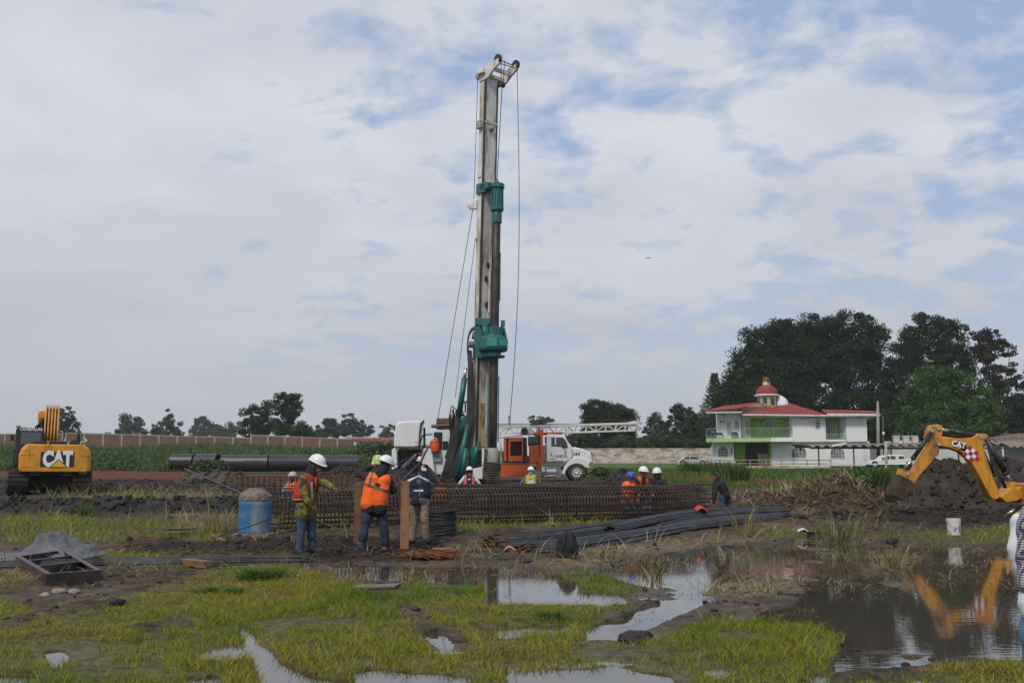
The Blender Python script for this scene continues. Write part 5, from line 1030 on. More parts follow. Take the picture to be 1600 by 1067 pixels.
    mb = MB(); mb.tube([K(770.6, 700), K(768.6, 742)], .27, 16); mb.build('kelly_foot', M_CONC, kel, smooth=True)
    for dx, y0, y1 in ((-8.0, 590, 700), (8.2, 588, 690), (8.2, 395, 470)):
        mb = MB(); mb.bar(K(773.5+dx-(y0-400)*.012, y0), K(773.5+dx-(y1-400)*.012, y1), .06, .12); mb.build('teal_strip', M_TEAL, kel)
    top = K(776.6, 292); mb = MB(); mb.lathe([(.18, -1.35), (.33, -1.33), (.36, -1.25), (.36, -1.1), (.3, -1.05), (.3, -.12), (.40, -.08), (.40, .1), (.34, .16), (.1, .2), (.06, .42), (.02, .44)], top, n=20); sw = mb.build('swivel_housing', M_TEAL, T)
    for k in range(10): a = 2*PI*k/10; mb = MB(); o_ = Vector((math.cos(a), math.sin(a), 0))*.32; mb.bar(top+o_+Vector((0, 0, -1.05)), top+o_+Vector((0, 0, -.15)), .04, .05, up=o_); mb.build('cooling_rib', M_TEAL, sw)
    mb = MB(); mb.lathe([(.2, -2.0), (.26, -1.95), (.26, -1.45), (.22, -1.35)], top, n=16); mb.build('kelly_collar', M_TEAL, T)
    pl('kelly_guide', sz(300), sz(290), -.5, .5, -.2, .5, M_TEAL, .03); pl('guide_clamp', sz(304), sz(288), -.5, -.3, -.5, .25, M_TEAL, .02)
    # rotary head
    c = K(770.5, 545); zc = c.z
    mb = MB(); mb.lathe([(.2, -.62), (.62, -.6), (.64, -.52), (.4, -.5), (.42, -.35), (.72, -.28), (.78, -.16), (.78, .34), (.6, .42), (.5, .55), (.5, .92), (.2, .98)], (c.x, c.y, zc+.15), n=12); rh = mb.build('rotary_head', M_TEAL, T, bevel=.02)
    for k in range(8): a = 2*PI*k/8+.2; mb = MB(); o_ = Vector((math.cos(a), math.sin(a), 0))*.5; mb.bar(Vector((c.x, c.y, zc+.62))+o_, Vector((c.x, c.y, zc+1.12))+o_, .09, .12, up=o_); mb.build('gear_rib', M_TEAL, rh)
    for k in range(16): a = 2*PI*k/16; mb = MB(); q = Vector((c.x+math.cos(a)*.56, c.y+math.sin(a)*.56, zc+.56)); mb.lathe([(.035, 0), (.035, .09)], q, n=6); mb.build('bolt', M_CONC, rh)
    mb = MB(); mb.obox(Vector((c.x-.04, c.y-.76, zc+.24)), (.27, 0, 0), (0, .04, 0), (0, 0, .2)); mb.obox(Vector((c.x+.5, c.y-.58, zc+.24)), (.18, .12, 0), (-.03, .05, 0), (0, 0, .17)); mb.build('cover_plate', mat('teal_bright', (.03, .24, .24), .4, var=.1), rh, bevel=.02)
    def slab(name, pts, y0, y1, m, bevel=.02): mb = MB(); mb.prism_dir([X(px, py, y0) for px, py in pts], (0, y1-y0, 0)); return mb.build(name, m, T, bevel=bevel)
    slab('head_carriage', [(741, 513), (750, 508), (756, 530), (772, 552), (762, 562), (744, 558), (741, 540)], -.5, .15, M_TEAL)
    slab('feed_block', [(742, 496.5), (766, 497), (766, 505), (762, 508), (742, 508)], -.55, .2, M_TEAL); slab('feed_block', [(782.5, 500), (789, 500), (789, 509), (782.5, 509)], -.55, -.2, M_TEAL)
    slab('side_arm', [(785, 510), (789, 512), (794, 536), (790, 538)], -.5, -.35, M_TEAL)
    mb = MB(); mb.tube([X(757, 508, -.6), X(758.5, 530, -.6)], .14, 12); mb.build('hydraulic_motor', M_TEAL, T, smooth=True)
    mb = MB(); mb.tube([X(738, 524, -.3), X(749, 526, -.3)], .19, 12); mb.tube([X(733, 538, -.3), X(747, 539, -.3)], .17, 12); mb.build('hydraulic_pump', mat('grey_cast', (.09, .085, .08), .6), T, smooth=True)
    mb = MB(); mb.tube([X(740.5, 540, -.2), X(740.5, 561, -.2)], .05, 8); mb.tube([X(737.5, 561, -.2), X(743.5, 561, -.2)], .04, 6); mb.build('support_pin', M_BLK, T)
    # hoses: loop at the head, the thick bundle down, arches over the engine deck
    hs = MB()
    for k in range(7): o_ = k*.8; hs.tube(bezier(X(748, 513+o_*.6, -.3), X(738, 505+o_, -.35), X(728-o_*.3, 520+o_, -.3), X(731+o_*.4, 552, -.25), 12), .04, 6)
    for k in range(10):
        px = 729.5+k*.95; hs.tube([X(731+k*.55, 548, -.2), X(732.5+k*.6, 570, -.3-.05*(k % 3)), X(px+1.5, 620, -.35), X(px+1, 655, -.35), X(px-8-k*.2, 690, -.4), X(px-19+k*.5, 722, -.4), X(px-28+k*.5, 744, -.4), X(px-34, 751, -.3)], .055, 6)
    hs.build('hose_bundle', M_RUB, T, smooth=True)
    hs = MB()
    for k in range(14): x_ = 702+k*1.5+random.uniform(-1, 1); tp = random.uniform(622, 646); hs.tube(bezier(X(x_, 672, .1*k-.6), X(x_-random.uniform(0, 5), tp, .1*k-.7), X(x_+random.uniform(4, 12), tp-4, .1*k-.7), X(x_+random.uniform(2, 9), 668, .1*k-.6), 12), random.uniform(.018, .032), 6)
    for k in range(12): x_ = 703+k*1.4; hs.tube([X(x_, 655+random.uniform(-8, 8), -.3-.04*k), X(x_+1, 680, -.4), X(x_-3-k*.5, 708, -.4), X(x_-10-k*.3, 735, -.4), X(x_-14-k*.3, 746, -.4)], .04, 6)
    hs.build('hose_arches', M_RUB, T, smooth=True)
    # mast raising cylinders and linkage (teal)
    def cyl(name, p0, p1, r, d0=0.2, d1=0.0, m=M_TEAL): mb = MB(); mb.tube([X(*p0, d0), X(*p1, d1)], r, 12); return mb.build(name, m, T, smooth=True)
    cyl('mast_cylinder', (717, 650), (726, 590), .15, .2, -.0); cyl('mast_cylinder', (706, 738), (721, 665), .13, -.2, 0); cyl('mast_cylinder', (715, 742), (731, 662), .13, -.5, -.3); cyl('mast_cylinder', (700, 730), (714, 672), .12, .0, .2)
    cyl('brace', (697, 716), (712, 676), .10, .3, .3); cyl('brace', (737, 728), (748, 690), .12, -.2, -.2); cyl('chrome_rod', (725.6, 592), (728, 575), .08, 0, 0, M_STEEL); cyl('brace', (722, 744), (728, 700), .12, -.5, -.5)
    slab('linkage_plate', [(718, 655), (732, 645), (746, 655), (744, 700), (728, 706), (719, 690)], .1, .5, M_TEAL); slab('linkage_plate', [(735, 705), (752, 703), (752, 742), (728, 744)], .1, .4, M_BLK)
    slab('mast_foot', [(735, 700), (747, 700), (747, 722), (736, 722)], -.1, .2, M_TEAL); slab('support_leg', [(753, 700), (756.5, 700), (756.5, 746), (753, 746)], -.25, -.1, M_WHT); slab('ballast_plate', [(739, 732), (754, 729), (754, 748), (739, 748)], -.35, -.05, M_WHT)
    mb = MB(); mb.tube([X(723, 628, .1), X(741, 627, .1)], .05, 8); mb.tube([X(727, 628, .1), X(727, 645, .1)], .04, 8); mb.build('hand_rail', M_BLK, T)
    # drilling tool under the kelly
    mb = MB(); c0 = X(765, 748, -.45); 
    for k in range(9): z0 = c0.z-.2+k*.12; mb.lathe([(.1, 0), (.46, .01), (.46, .05), (.1, .07)], (c0.x+.1, c0.y, z0), axis=(.12, .05, 1), n=16)
    mb.tube([c0+Vector((.1, 0, -.25)), c0+Vector((.1, 0, 1.2))], .16, 12); mb.build('auger', mat('auger_steel', (.10, .065, .045), .7, metal=.2, var=.4), T)
    slab('table_frame', [(754, 716), (778, 716), (778, 719), (757, 719), (757, 748), (754, 748)], -.15, .1, M_MUDSHADE)
    # superstructure
    slab('engine_house', [(677, 672), (704, 671), (704, 748), (676, 748)], .6, 3.2, M_WHT); slab('deck', [(612, 742), (752, 742), (752, 750), (612, 750)], .2, 3.4, M_BLK)
    lv = MB(); lv.box(X(678, 675, .59), X(691, 702, .605))
    for i in range(6):
        for j in range(4): lv.box(X(679+j*3.3-i*.3, 677+i*4.2, .57), X(681.5+j*3.3-i*.3, 679+i*4.2, .61))
    lv.build('louvre', M_BLK, T); lv = MB(); lv.box(X(691.5, 689, .59), X(700.5, 703, .605))
    for j in range(4): lv.box(X(692, 690+j*3.4, .57), X(700, 691.6+j*3.4, .61))
    lv.build('louvre', M_BLK, T); slab('side_step', [(678, 711), (690, 711), (690, 721), (678, 721)], .45, .6, mat('dusty_glass', (.25, .28, .32), .3))
    slab('deck_cover', [(688, 663), (704, 660), (704, 671), (686, 672)], 1.0, 2.4, mat('rusty_machinery', (.17, .09, .05), .8, var=.5, scale=5)); mb = MB(); mb.tube([X(674, 666, .9), X(704, 664, .9)], .09, 8); mb.tube([X(676, 665, .9), X(684, 668, .9), X(690, 664, .9)], .07, 8); mb.build('winch_bar', M_BLK, T)
    mb = MB(); mb.lathe([(.1, -.5), (.3, -.5), (.3, .5), (.1, .5)], X(697, 662, 1.2), axis=(1, 0, 0), n=14); mb.build('winch_drum', M_RUST, T)
    slab('white_tank', [(660, 702), (667, 699), (675, 702), (681, 748), (657, 748)], .3, 1.0, M_WHT, .05)
    slab('cover_jamb', [(612, 703), (616, 699), (626, 699), (620, 706), (621, 738), (612, 740)], .2, 2.6, M_WHT, .04)
    slab('engine', [(624, 702), (662, 702), (662, 742), (622, 742)], .9, 2.6, M_BLK)
    en = MB()
    for k in range(5): en.tube([X(628+k*7, 704, .85), X(627+k*7, 738, .8)], .05+.03*(k % 2), 8)
    en.tube([X(626, 718, .75), X(660, 716, .75)], .07, 8); en.build('engine_pipe', mat('oily_steel', (.12, .11, .10), .5, metal=.5, var=.4), T, smooth=True)
    # raised cover: open shell, curved top
    ring = [X(616, 699, 0), X(615.5, 690, 0), X(616, 680, 0), X(618, 667, 0), X(621, 660.5, 0), X(627, 658, 0), X(645, 657.2, 0), X(660, 656.8, 0)]
    mb = MB(); w_ = 2.4; mb.prism_dir([X(615, 698.5), X(616, 680), X(618.5, 665), X(622, 659), X(630, 657.6), X(661.5, 656.8), X(657.5, 663), X(656, 675), X(655, 699)], (0, 1.4, 0)); hd = mb.build('raised_cover', M_WHT, T, bevel=.09, seg=3)
    mb = MB(); mb.tube([X(655.2, 699, -.02), X(656.3, 675, -.02), X(658.2, 662.5, -.02), X(662.5, 656.6, -.02)], .045, 8); mb.build('rubber_seal', M_RUB, hd)
    mb = MB()
    for j in range(3): mb.box(X(648.5+j*1.9, 695.6, -.012), X(649.8+j*1.9, 697.2, .01))
    mb.build('lettering', M_BLK, hd); mb = MB(); mb.box(X(648.4, 689.6, -.012), X(653.8, 692, .01)); mb.build('lettering', mat('pale_red_mark', (.5, .32, .32), .6), hd)
    mb = MB(); mb.tube([X(657, 690, .5), X(661, 680, .5), X(676, 678, .5)], .04, 6); mb.tube([X(663, 668, .8), X(663, 700, .8)], .06, 8); mb.build('gas_strut', M_BLK, T)
    for a_ in (0, 1):
        y0 = .3+a_*2.3; mb = MB(); q = [X(x_, 0+y_) for x_, y_ in ((616, 753), (622, 744), (752, 744), (762, 751), (758, 759), (622, 759))]; zmin = g-.02
        mb.prism_dir([Vector((v.x, D+y0, max(v.z, zmin))) for v in q], (0, .6, 0)); mb.build('track', M_MUDSHADE, T, bevel=.06)
    # cables
    cb_ = MB(); cb_.tube([Mp(zt+.6, -.1, .9), Mp(zt-.7, .05, .75)], .02, 6); cb_.tube([Mp(zt+.6, .15, .9), Mp(zt-.7, .17, .75)], .02, 6)
    mb = MB(); mb.lathe([(.03, -.15), (.15, -.12), (.15, .12), (.03, .15)], Mp(zt-.75, .1, .78), axis=tv, n=14); mb.build('block', M_SEAM, T); cb_.tube([Mp(zt-.8, .1, .78), top+Vector((0, 0, .4))], .025, 6); cb_.build('main_cable', M_CABLE, T)
    hk = X(796, 664, -.8); mb = MB(); tip = Mp(zt+.2, .84, 1.12)
    mb.tube([tip+(hk-tip)*f+Vector((.22*math.sin(PI*f)+.3*f*f*(1-f)*2, 0, 0)) for f in [i/14 for i in range(15)]], .02, 6); mb.build('auxiliary_cable', M_CABLE, T)
    mb = MB(); mb.lathe([(.02, .5), (.06, .48), (.06, .1), (.03, .0)], hk, n=8); mb.tube([hk, hk+Vector((.08, 0, -.1)), hk+Vector((.0, 0, -.22)), hk+Vector((-.1, 0, -.12))], .03, 6); mb.tube([hk+Vector((0, 0, -.2)), X(788, 678, -.8)], .015, 5); mb.build('hook', M_CONC, T)
    sh = X(739, 320, .1); mb = MB(); mb.obox(sh, (.22, 0, 0), (0, .1, 0), (0, 0, .26)); mb.lathe([(.02, -.14), (.2, -.12), (.2, .12), (.02, .14)], sh+Vector((-.12, 0, .0)), axis=(0, 1, 0), n=16); mb.build('cable_guide', M_WHT, T, bevel=.04)
    mb = MB(); mb.tube([Mp(zt, -.5, -.6), Mp(sz(200), -.62, -.45), sh+Vector((.05, 0, .3))], .018, 6); mb.build('back_cable', M_CABLE, T)
    mb = MB(); mb.tube([sh+Vector((0, 0, -.2)), X(683, 662, 1.2)], .018, 6); mb.build('guy_line', M_CABLE, T); mb = MB(); mb.tube([X(743, 372, .1), X(711, 622, .6)], .016, 6); mb.build('guy_line', M_CABLE, T)
    mb = MB(); mb.box(X(742, 373, .0), X(746, 376, .1)); mb.build('guy_bracket', M_CONC, T)
    return T
drill_rig()
q = P(680, 706, 53.3)
def cooler():
    D = 53.4; X = lambda px, py, dy=0.0: Vector((P(px, py, D+dy).x, D+dy, P(px, py, D+dy).z)); c = X(680.5, 707.5)
    T = thing('water_cooler', c, 'round orange water cooler hanging on the white side of the drilling rig', 'cooler'); mo = mat('cooler_orange', (.65, .07, .02), .45, var=.06)
    mb = MB(); mb.lathe([(.1, 0), (.22, .02), (.25, .12), (.25, .48), (.23, .52)], c, axis=(-.1, 0, 1), n=20); mb.build('tank', mo, T, smooth=True)
    mb = MB(); mb.lathe([(.235, .52), (.24, .58), (.18, .66), (.02, .68)], c, axis=(-.1, 0, 1), n=20); mb.build('lid', mo, T, smooth=True)
    mb = MB(); mb.tube([c+Vector((-.2, 0, .6)), c+Vector((-.06, 0, .8)), c+Vector((.14, 0, .62))], .025, 8); mb.build('handle', M_WHT, T, smooth=True)
cooler()
# ================================================================ TRUCK with lattice boom
def truck():
    D = 58.0; Z = lambda zx, zy, dy=0.0: Vector((P(780+zx/8.894, 650+zy/8.894, D).x, D+dy, P(780+zx/8.894, 650+zy/8.894, D).z)); W_ = 2.3
    g = hz(Z(1075, 900).x, D+1); T = thing('drill_truck', (Z(600, 900).x, D+W_/2, g), 'white bonneted truck carrying an orange engine unit under a folded lattice boom', 'truck')
    def ex(name, pts, y0, y1, m, bevel=.03, par=T, seg=2): mb = MB(); mb.prism_dir([Z(*p, y0) for p in pts], (0, y1-y0, 0)); return mb.build(name, m, par, bevel=bevel, seg=seg)
    cab = ex('cab', [(655,262),(680,248),(880,256),(915,270),(932,310),(955,352),(1012,424),(1018,560),(985,600),(915,641),(662,641)], 0, W_, M_WHT, .07, seg=3)
    ex('door', [(690,280),(905,282),(935,330),(968,430),(972,560),(905,625),(690,628)], -.015, .04, M_WHT, .01, cab)
    ex('side_window', [(722,294),(885,299),(915,330),(940,372),(956,446),(890,440),(845,424),(725,418)], -.03, .0, M_GLASS, .0, cab)
    ex('window_post', [(772,300),(790,300),(790,395),(772,395)], -.035, -.028, M_WHT, 0, cab); ex('mirror', [(880,400),(905,400),(905,460),(880,455)], -.32, -.2, M_BLK, .01, cab); ex('door_handle', [(718,515),(732,515),(728,548),(716,548)], -.03, -.01, M_BLK, 0, cab)
    ex('rear_window', [(632,290),(655,290),(655,375),(632,375)], .0, .06, M_GLASS, 0, cab)
    ex('windscreen', [(925,292),(938,310),(1008,420),(995,425)], .12, W_-.12, M_GLASS, 0, cab)
    text_mesh('lettering', 'VIESA', .24, mat('grey_lettering', (.07, .08, .09), .5), cab, Z(866, 560, -.02), sx=1.15, depth=.003, bold=.003)
    text_mesh('lettering', 'GRUPO', .17, mat('pale_lettering', (.42, .44, .46), .5), cab, Z(792, 560, -.02), sx=.9, depth=.003); text_mesh('lettering', 'mmmm', .10, mat('grey_lettering', (.07, .08, .09)), cab, Z(745, 596, -.02), depth=.003, bold=.004); text_mesh('lettering', 'mmmmmmmmm', .085, mat('grey_lettering', (.07, .08, .09)), cab, Z(815, 621, -.02), depth=.003, sx=.95)
    ex('bonnet', [(1012,424),(1060,428),(1140,446),(1230,478),(1275,500),(1292,540),(1298,600),(1304,640),(1240,690),(1200,680),(1140,630),(1060,618),(1000,625),(1012,560)], .18, W_-.18, M_WHT, .10, seg=4)
    # fender: arch ring
    c = Z(1076, 822); px = D/F/8.894
    def arc(r, a0, a1, n_=14): return [(1076+r*math.cos(a0+(a1-a0)*i/n_), 822-r*math.sin(a0+(a1-a0)*i/n_)) for i in range(n_+1)]
    ex('fender', [(862,806),(880,760),(905,700),(945,640),(1000,590),(1060,568),(1120,570),(1190,590),(1250,640),(1296,690),(1230,712),(1206,715)]+arc(160, .75, PI-.05), -.06, .5, M_WHT, .05, seg=3)
    ex('fender', [(880,806),(905,700),(945,640),(1000,590),(1060,568),(1190,590),(1296,690),(1206,715)]+arc(160, .75, PI-.05), W_-.5, W_+.06, M_WHT, .05)
    ex('headlamp', [(1240,668),(1262,638),(1300,640),(1302,690),(1246,690)], -.07, .1, mat('amber_lens', (.42, .12, .05), .3), .01); ex('bumper', [(1208,706),(1310,704),(1308,770),(1225,772)], -.05, W_+.05, mat('chrome_bumper', (.45, .46, .46), .3, metal=.7), .04)
    ex('grille', [(1290,500),(1300,500),(1306,640),(1296,640)], .4, W_-.4, M_BLK, .01)
    for (x_, m_) in ((1045, mat('amber_lens', (.42, .12, .05))), (1074, M_BLK), (1108, M_BLK)): ex('side_vent', [(x_-9,512),(x_,500),(x_+9,512),(x_+8,540),(x_-8,536)], .12, .2, m_, 0)
    def wheel(zx, y, dual=False, r_=14.2/F*D, zy=822):
        c = Z(zx, zy); c.y = D+y; c.z = max(c.z, g+r_-.02); mb = MB(); w = .55 if dual else .3; mb.lathe([(r_*.58, 0), (r_*.9, 0), (r_, .05), (r_, w-.05), (r_*.9, w), (r_*.58, w)], c, axis=(0, 1, 0), n=28, caps=False); wl = mb.build('wheel', M_RUB, T, bevel=.01)
        mb = MB(); mb.lathe([(.02, .1), (r_*.22, .02), (r_*.3, .1), (r_*.48, .09), (r_*.6, .01), (r_*.6, w-.02), (.02, w-.1)], c, axis=(0, 1, 0), n=24); rim = mb.build('rim', mat('rim_white', (.6, .6, .6), .4, dirt=(.2, .17, .13), damt=.3, dscale=5), wl)
        mb = MB()
        for k in range(10): a = 2*PI*k/10; mb.lathe([(.035, 0), (.035, .02)], (c.x+math.cos(a)*r_*.4, c.y+.07, c.z+math.sin(a)*r_*.4), axis=(0, 1, 0), n=8)
        mb.build('hand_hole', M_BLK, wl)
    wheel(1076, -.02); wheel(1076, W_-.28)
    for zx in (-620, -380): wheel(zx, .0, True); wheel(zx, W_-.55, True)
    ex('chassis', [(-800,690),(1180,700),(1180,740),(-800,740)], .75, 1.55, M_BLK, .02)
    mb = MB(); mb.tube([Z(590, 770, .25), Z(640, 770, .25)], .34, 18); mb.build('air_tank', mat('alu', (.5, .5, .5), .35, metal=.8, var=.1), T, bevel=.02); mb = MB(); mb.tube([Z(655, 775, .25), Z(800, 775, .25)], .32, 20); mb.build('fuel_tank', mat('alu', (.5, .5, .5)), T, bevel=.03)
    mb = MB()
    for a, b_ in (((610,716),(858,716)), ((615,832),(845,832)), ((845,716),(845,832)), ((820,716),(820,832))): mb.bar(Z(*a, -.05), Z(*b_, -.05), .06, .05, up=(0, 1, 0))
    mb.build('step_frame', mat('alu', (.5, .5, .5)), T)
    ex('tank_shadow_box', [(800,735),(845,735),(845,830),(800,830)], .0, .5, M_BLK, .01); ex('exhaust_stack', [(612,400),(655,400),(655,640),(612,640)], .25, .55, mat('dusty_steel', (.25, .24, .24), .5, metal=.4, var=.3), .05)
    # orange power unit
    ex('power_unit', [(60,300),(385,290),(395,640),(60,640)], .55, W_-.3, mat('dark_engine', (.05, .035, .028), .7, var=.5, scale=4), .03)
    rf = ex('radiator_frame', [(132,318),(335,308),(336,350),(132,352)], .3, .56, M_ORG, .02); ex('radiator_frame', [(130,550),(330,550),(328,628),(126,628)], .3, .56, M_ORG, .02)
    ex('radiator_frame', [(132,318),(154,318),(154,628),(128,628)], .28, .57, M_ORG, .01); ex('radiator_frame', [(316,312),(336,310),(330,628),(314,628)], .28, .57, M_ORG, .01)
    mb = MB()
    for i in range(22): x_ = 156+i*7.4; mb.box(Z(x_, 350, .38), Z(x_+2.2, 550, .42))
    mb.build('radiator_grille', mat('brown_grille', (.045, .025, .015), .7), rf)
    ex('tool_box', [(40,655),(430,655),(430,715),(385,835),(20,850),(12,830)], .05, .9, M_ORG, .02); ex('box_lid', [(36,648),(432,648),(432,656),(36,656)], .0, .95, mat('grey_edge', (.2, .18, .17), .6), .0)
    ex('hydraulic_tank', [(418,405),(560,398),(562,650),(418,650)], .25, 1.0, M_ORG, .02); ex('upright', [(572,225),(612,170),(608,750),(512,752),(512,650),(570,600)], .3, .5, M_ORG, .01); ex('gusset', [(470,240),(600,175),(612,235),(560,275),(520,262)], .45, W_-.4, M_ORG, .02)
    ex('upright', [(560,270),(610,230),(606,560),(560,560)], W_-.6, W_-.4, M_ORG, .01); ex('cab_rack', [(625,222),(640,222),(880,216),(890,240),(625,243)], .2, W_-.2, M_ORG, .02)
    ex('operator_glass', [(410,285),(540,278),(548,372),(412,380)], .3, .36, mat('hazy_glass2', (.05, .06, .065), .15), 0); ex('operator_box', [(405,280),(560,275),(560,400),(405,405)], .4, 1.4, M_BLK, .02)
    ex('pump', [(340,560),(415,560),(415,640),(340,640)], .3, .7, M_RUST, .03); ex('side_box', [(60,320),(100,310),(100,620),(70,620)], .4, .6, M_ORG, .01)
    # lattice boom lying over the truck
    M_LAT = mat('lattice_white', (.62, .62, .60), .5, dirt=(.25, .2, .15), damt=.2)
    top = lambda f: (-860+f*(1935+860), 172+f*(88-172)); bot = lambda f: (-860+f*(1900+860), 275+f*(190-275))
    yA, yB = .7, 1.5; bm_ = thing_part = MB(); N_ = 20
    for y in (yA, yB): bm_.bar(Z(*top(0), y), Z(*top(1), y), .12, .11); bm_.bar(Z(*bot(0), y), Z(*bot(1), y), .09, .09)
    bo = bm_.build('lattice_boom', M_LAT, T)
    for i in range(N_+1):
        f = i/N_
        mb = MB()
        for y in (yA, yB):
            mb.bar(Z(*top(f), y), Z(*bot(f), y), .06, .06)
            if i < N_: (mb.bar(Z(*top(f), y), Z(*bot(f+1/N_), y), .05, .05) if i % 2 else mb.bar(Z(*bot(f), y), Z(*top(f+1/N_), y), .05, .05))
        mb.bar(Z(*top(f), yA), Z(*top(f), yB), .05, .05); mb.bar(Z(*bot(f), yA), Z(*bot(f), yB), .05, .05); mb.build('lattice_brace', M_LAT, bo)
    ex('boom_head', [(1820,70),(1900,62),(1965,75),(1965,160),(1925,185),(1860,200),(1815,180)], .75, .85, M_LAT, .02); ex('boom_head', [(1820,70),(1900,62),(1965,75),(1965,160),(1925,185),(1860,200),(1815,180)], 1.3, 1.4, M_LAT, .02)
    ex('boom_joint', [(380,150),(430,140),(455,215),(430,275),(400,262)], .5, .62, M_LAT, .02); ex('boom_joint', [(900,150),(960,140),(1000,200),(960,195)], .6, .7, M_LAT, .02)
    ex('drill_rod_tray', [(430,96),(1960,88),(1960,102),(1400,112),(520,132),(430,112)], .9, 1.3, mat('dark_rod', (.045, .035, .032), .6, var=.3), .0)
    mb = MB(); mb.tube([Z(-860, 92, 1.0), Z(440, 98, 1.0)], .025, 6); mb.tube([Z(-860, 118, 1.1), Z(440, 124, 1.1)], .04, 6); mb.build('feed_line', M_CABLE, T)
    mb = MB(); mb.tube([Z(-60, 290, .4), Z(330, 262, .4)], .07, 8); mb.tube([Z(280, 240, .4), Z(360, 190, .4), Z(390, 210, .4)], .09, 8); mb.build('winch_pipe', M_LAT, T); mb = MB(); mb.lathe([(.1, -.3), (.2, -.3), (.2, .3), (.1, .3)], Z(350, 205, .6), axis=(0, 1, 0), n=14); mb.build('winch', M_BLK, T)
    mb = MB(); mb.tube([Z(1400, 205, .8), Z(1400, 240, .8)], .02, 6); mb.lathe([(.02, .12), (.09, .1), (.09, -.1), (.02, -.12)], Z(1400, 238, .8), n=10); mb.build('snatch_block', M_CONC, T)
    mb = MB()
    for o_ in (0, 14, 30): mb.tube([Z(0+o_*.4, 330, .2), Z(25-o_*.3, 450, .2), Z(20+o_*.5, 600, .2), Z(5+o_*.3, 780, .2)], .03, 6)
    mb.build('hose', mat('pale_hose', (.3, .3, .3), .6), T, smooth=True)
    ex('rear_platform', [(-700,640),(10,640),(10,690),(-700,690)], .1, W_-.1, M_BLK, .02)
truck()
# ================================================================ CARS behind the weeds
def car(label, cat, D, px0, px1, pyb, pts, glass, m, wheels, name, w=1.75, extra=None):
    """pts: silhouette in pixels"""
    X = lambda px, py, dy=0.0: Vector((P(px, py, D).x, D+dy, P(px, py, D).z)); g = hz(X((px0+px1)/2, pyb).x, D)
    T = thing(name, (X((px0+px1)/2, pyb).x, D+w/2, g), label, cat); mb = MB(); mb.prism_dir([X(*p) for p in pts], (0, w, 0)); mb.build('body', m, T, bevel=.09, seg=3)
    for i, gl in enumerate(glass): mb = MB(); mb.prism_dir([X(*p, -.02) for p in gl], (0, .03, 0)); mb.build('window', M_GLASS, T)
    for px in wheels:
        for y in (-.03, w-.2): c = X(px, pyb); c.z = g+.36; c.y = D+y; mb = MB(); mb.lathe([(.2, 0), (.34, 0), (.36, .04), (.36, .19), (.34, .23), (.2, .23)], c, axis=(0, 1, 0), n=20, caps=False); wl = mb.build('wheel', M_RUB, T); mb = MB(); mb.lathe([(.02, .04), (.21, .02), (.21, .2), (.02, .2)], c, axis=(0, 1, 0), n=14); mb.build('rim', M_STEEL, wl)
    if extra: extra(T, X)
def pk_extra(T, X):
    mb = MB(); mb.box(X(1361.5, 722, .2), X(1363.5, 724.5, 1.5)); mb.build('headlight', M_STEEL, T); mb = MB(); mb.bar(X(1378, 716.5, -.1), X(1379.5, 715.5, -.1), .12, .2); mb.build('mirror', M_BLK, T)
car('white double cab pickup parked behind the pipe fence under the carport', 'pickup', 106, 1360, 1424, 728, [(1360,726),(1361,721),(1366,718.5),(1376,717.5),(1382,711.5),(1388,710.3),(1401,710.2),(1412,710.6),(1415,716.8),(1430,717.2),(1431,726)],
    [[(1379,717.2),(1384,712.8),(1390,712.2),(1390,717.2)],[(1391.5,712.2),(1399,712.2),(1399,717.2),(1391.5,717.2)],[(1404,712.4),(1411,712.6),(1413.5,716.5),(1404,716.8)]], M_WHT, (1367, 1421), 'pickup_truck', extra=pk_extra)
car('dark and silver car half hidden by tall grass in front of the long white wall', 'car', 120, 1062, 1100, 728, [(1060,726),(1061,720),(1066,717),(1070,713.2),(1078,712),(1090,712.3),(1096,717),(1104,718.5),(1105,726)],
    [[(1067,717),(1071,713.8),(1077,713.2),(1077,717)],[(1078.5,713.2),(1089,713.4),(1093,717),(1078.5,717)]], mat('silver_paint', (.42, .43, .44), .35, var=.05), (1067, 1098), 'parked_car', extra=lambda T, X: MB().box(X(1076, 711.2, .1), X(1092, 712.2, 1.6)).build('roof_rack', M_BLK, T))
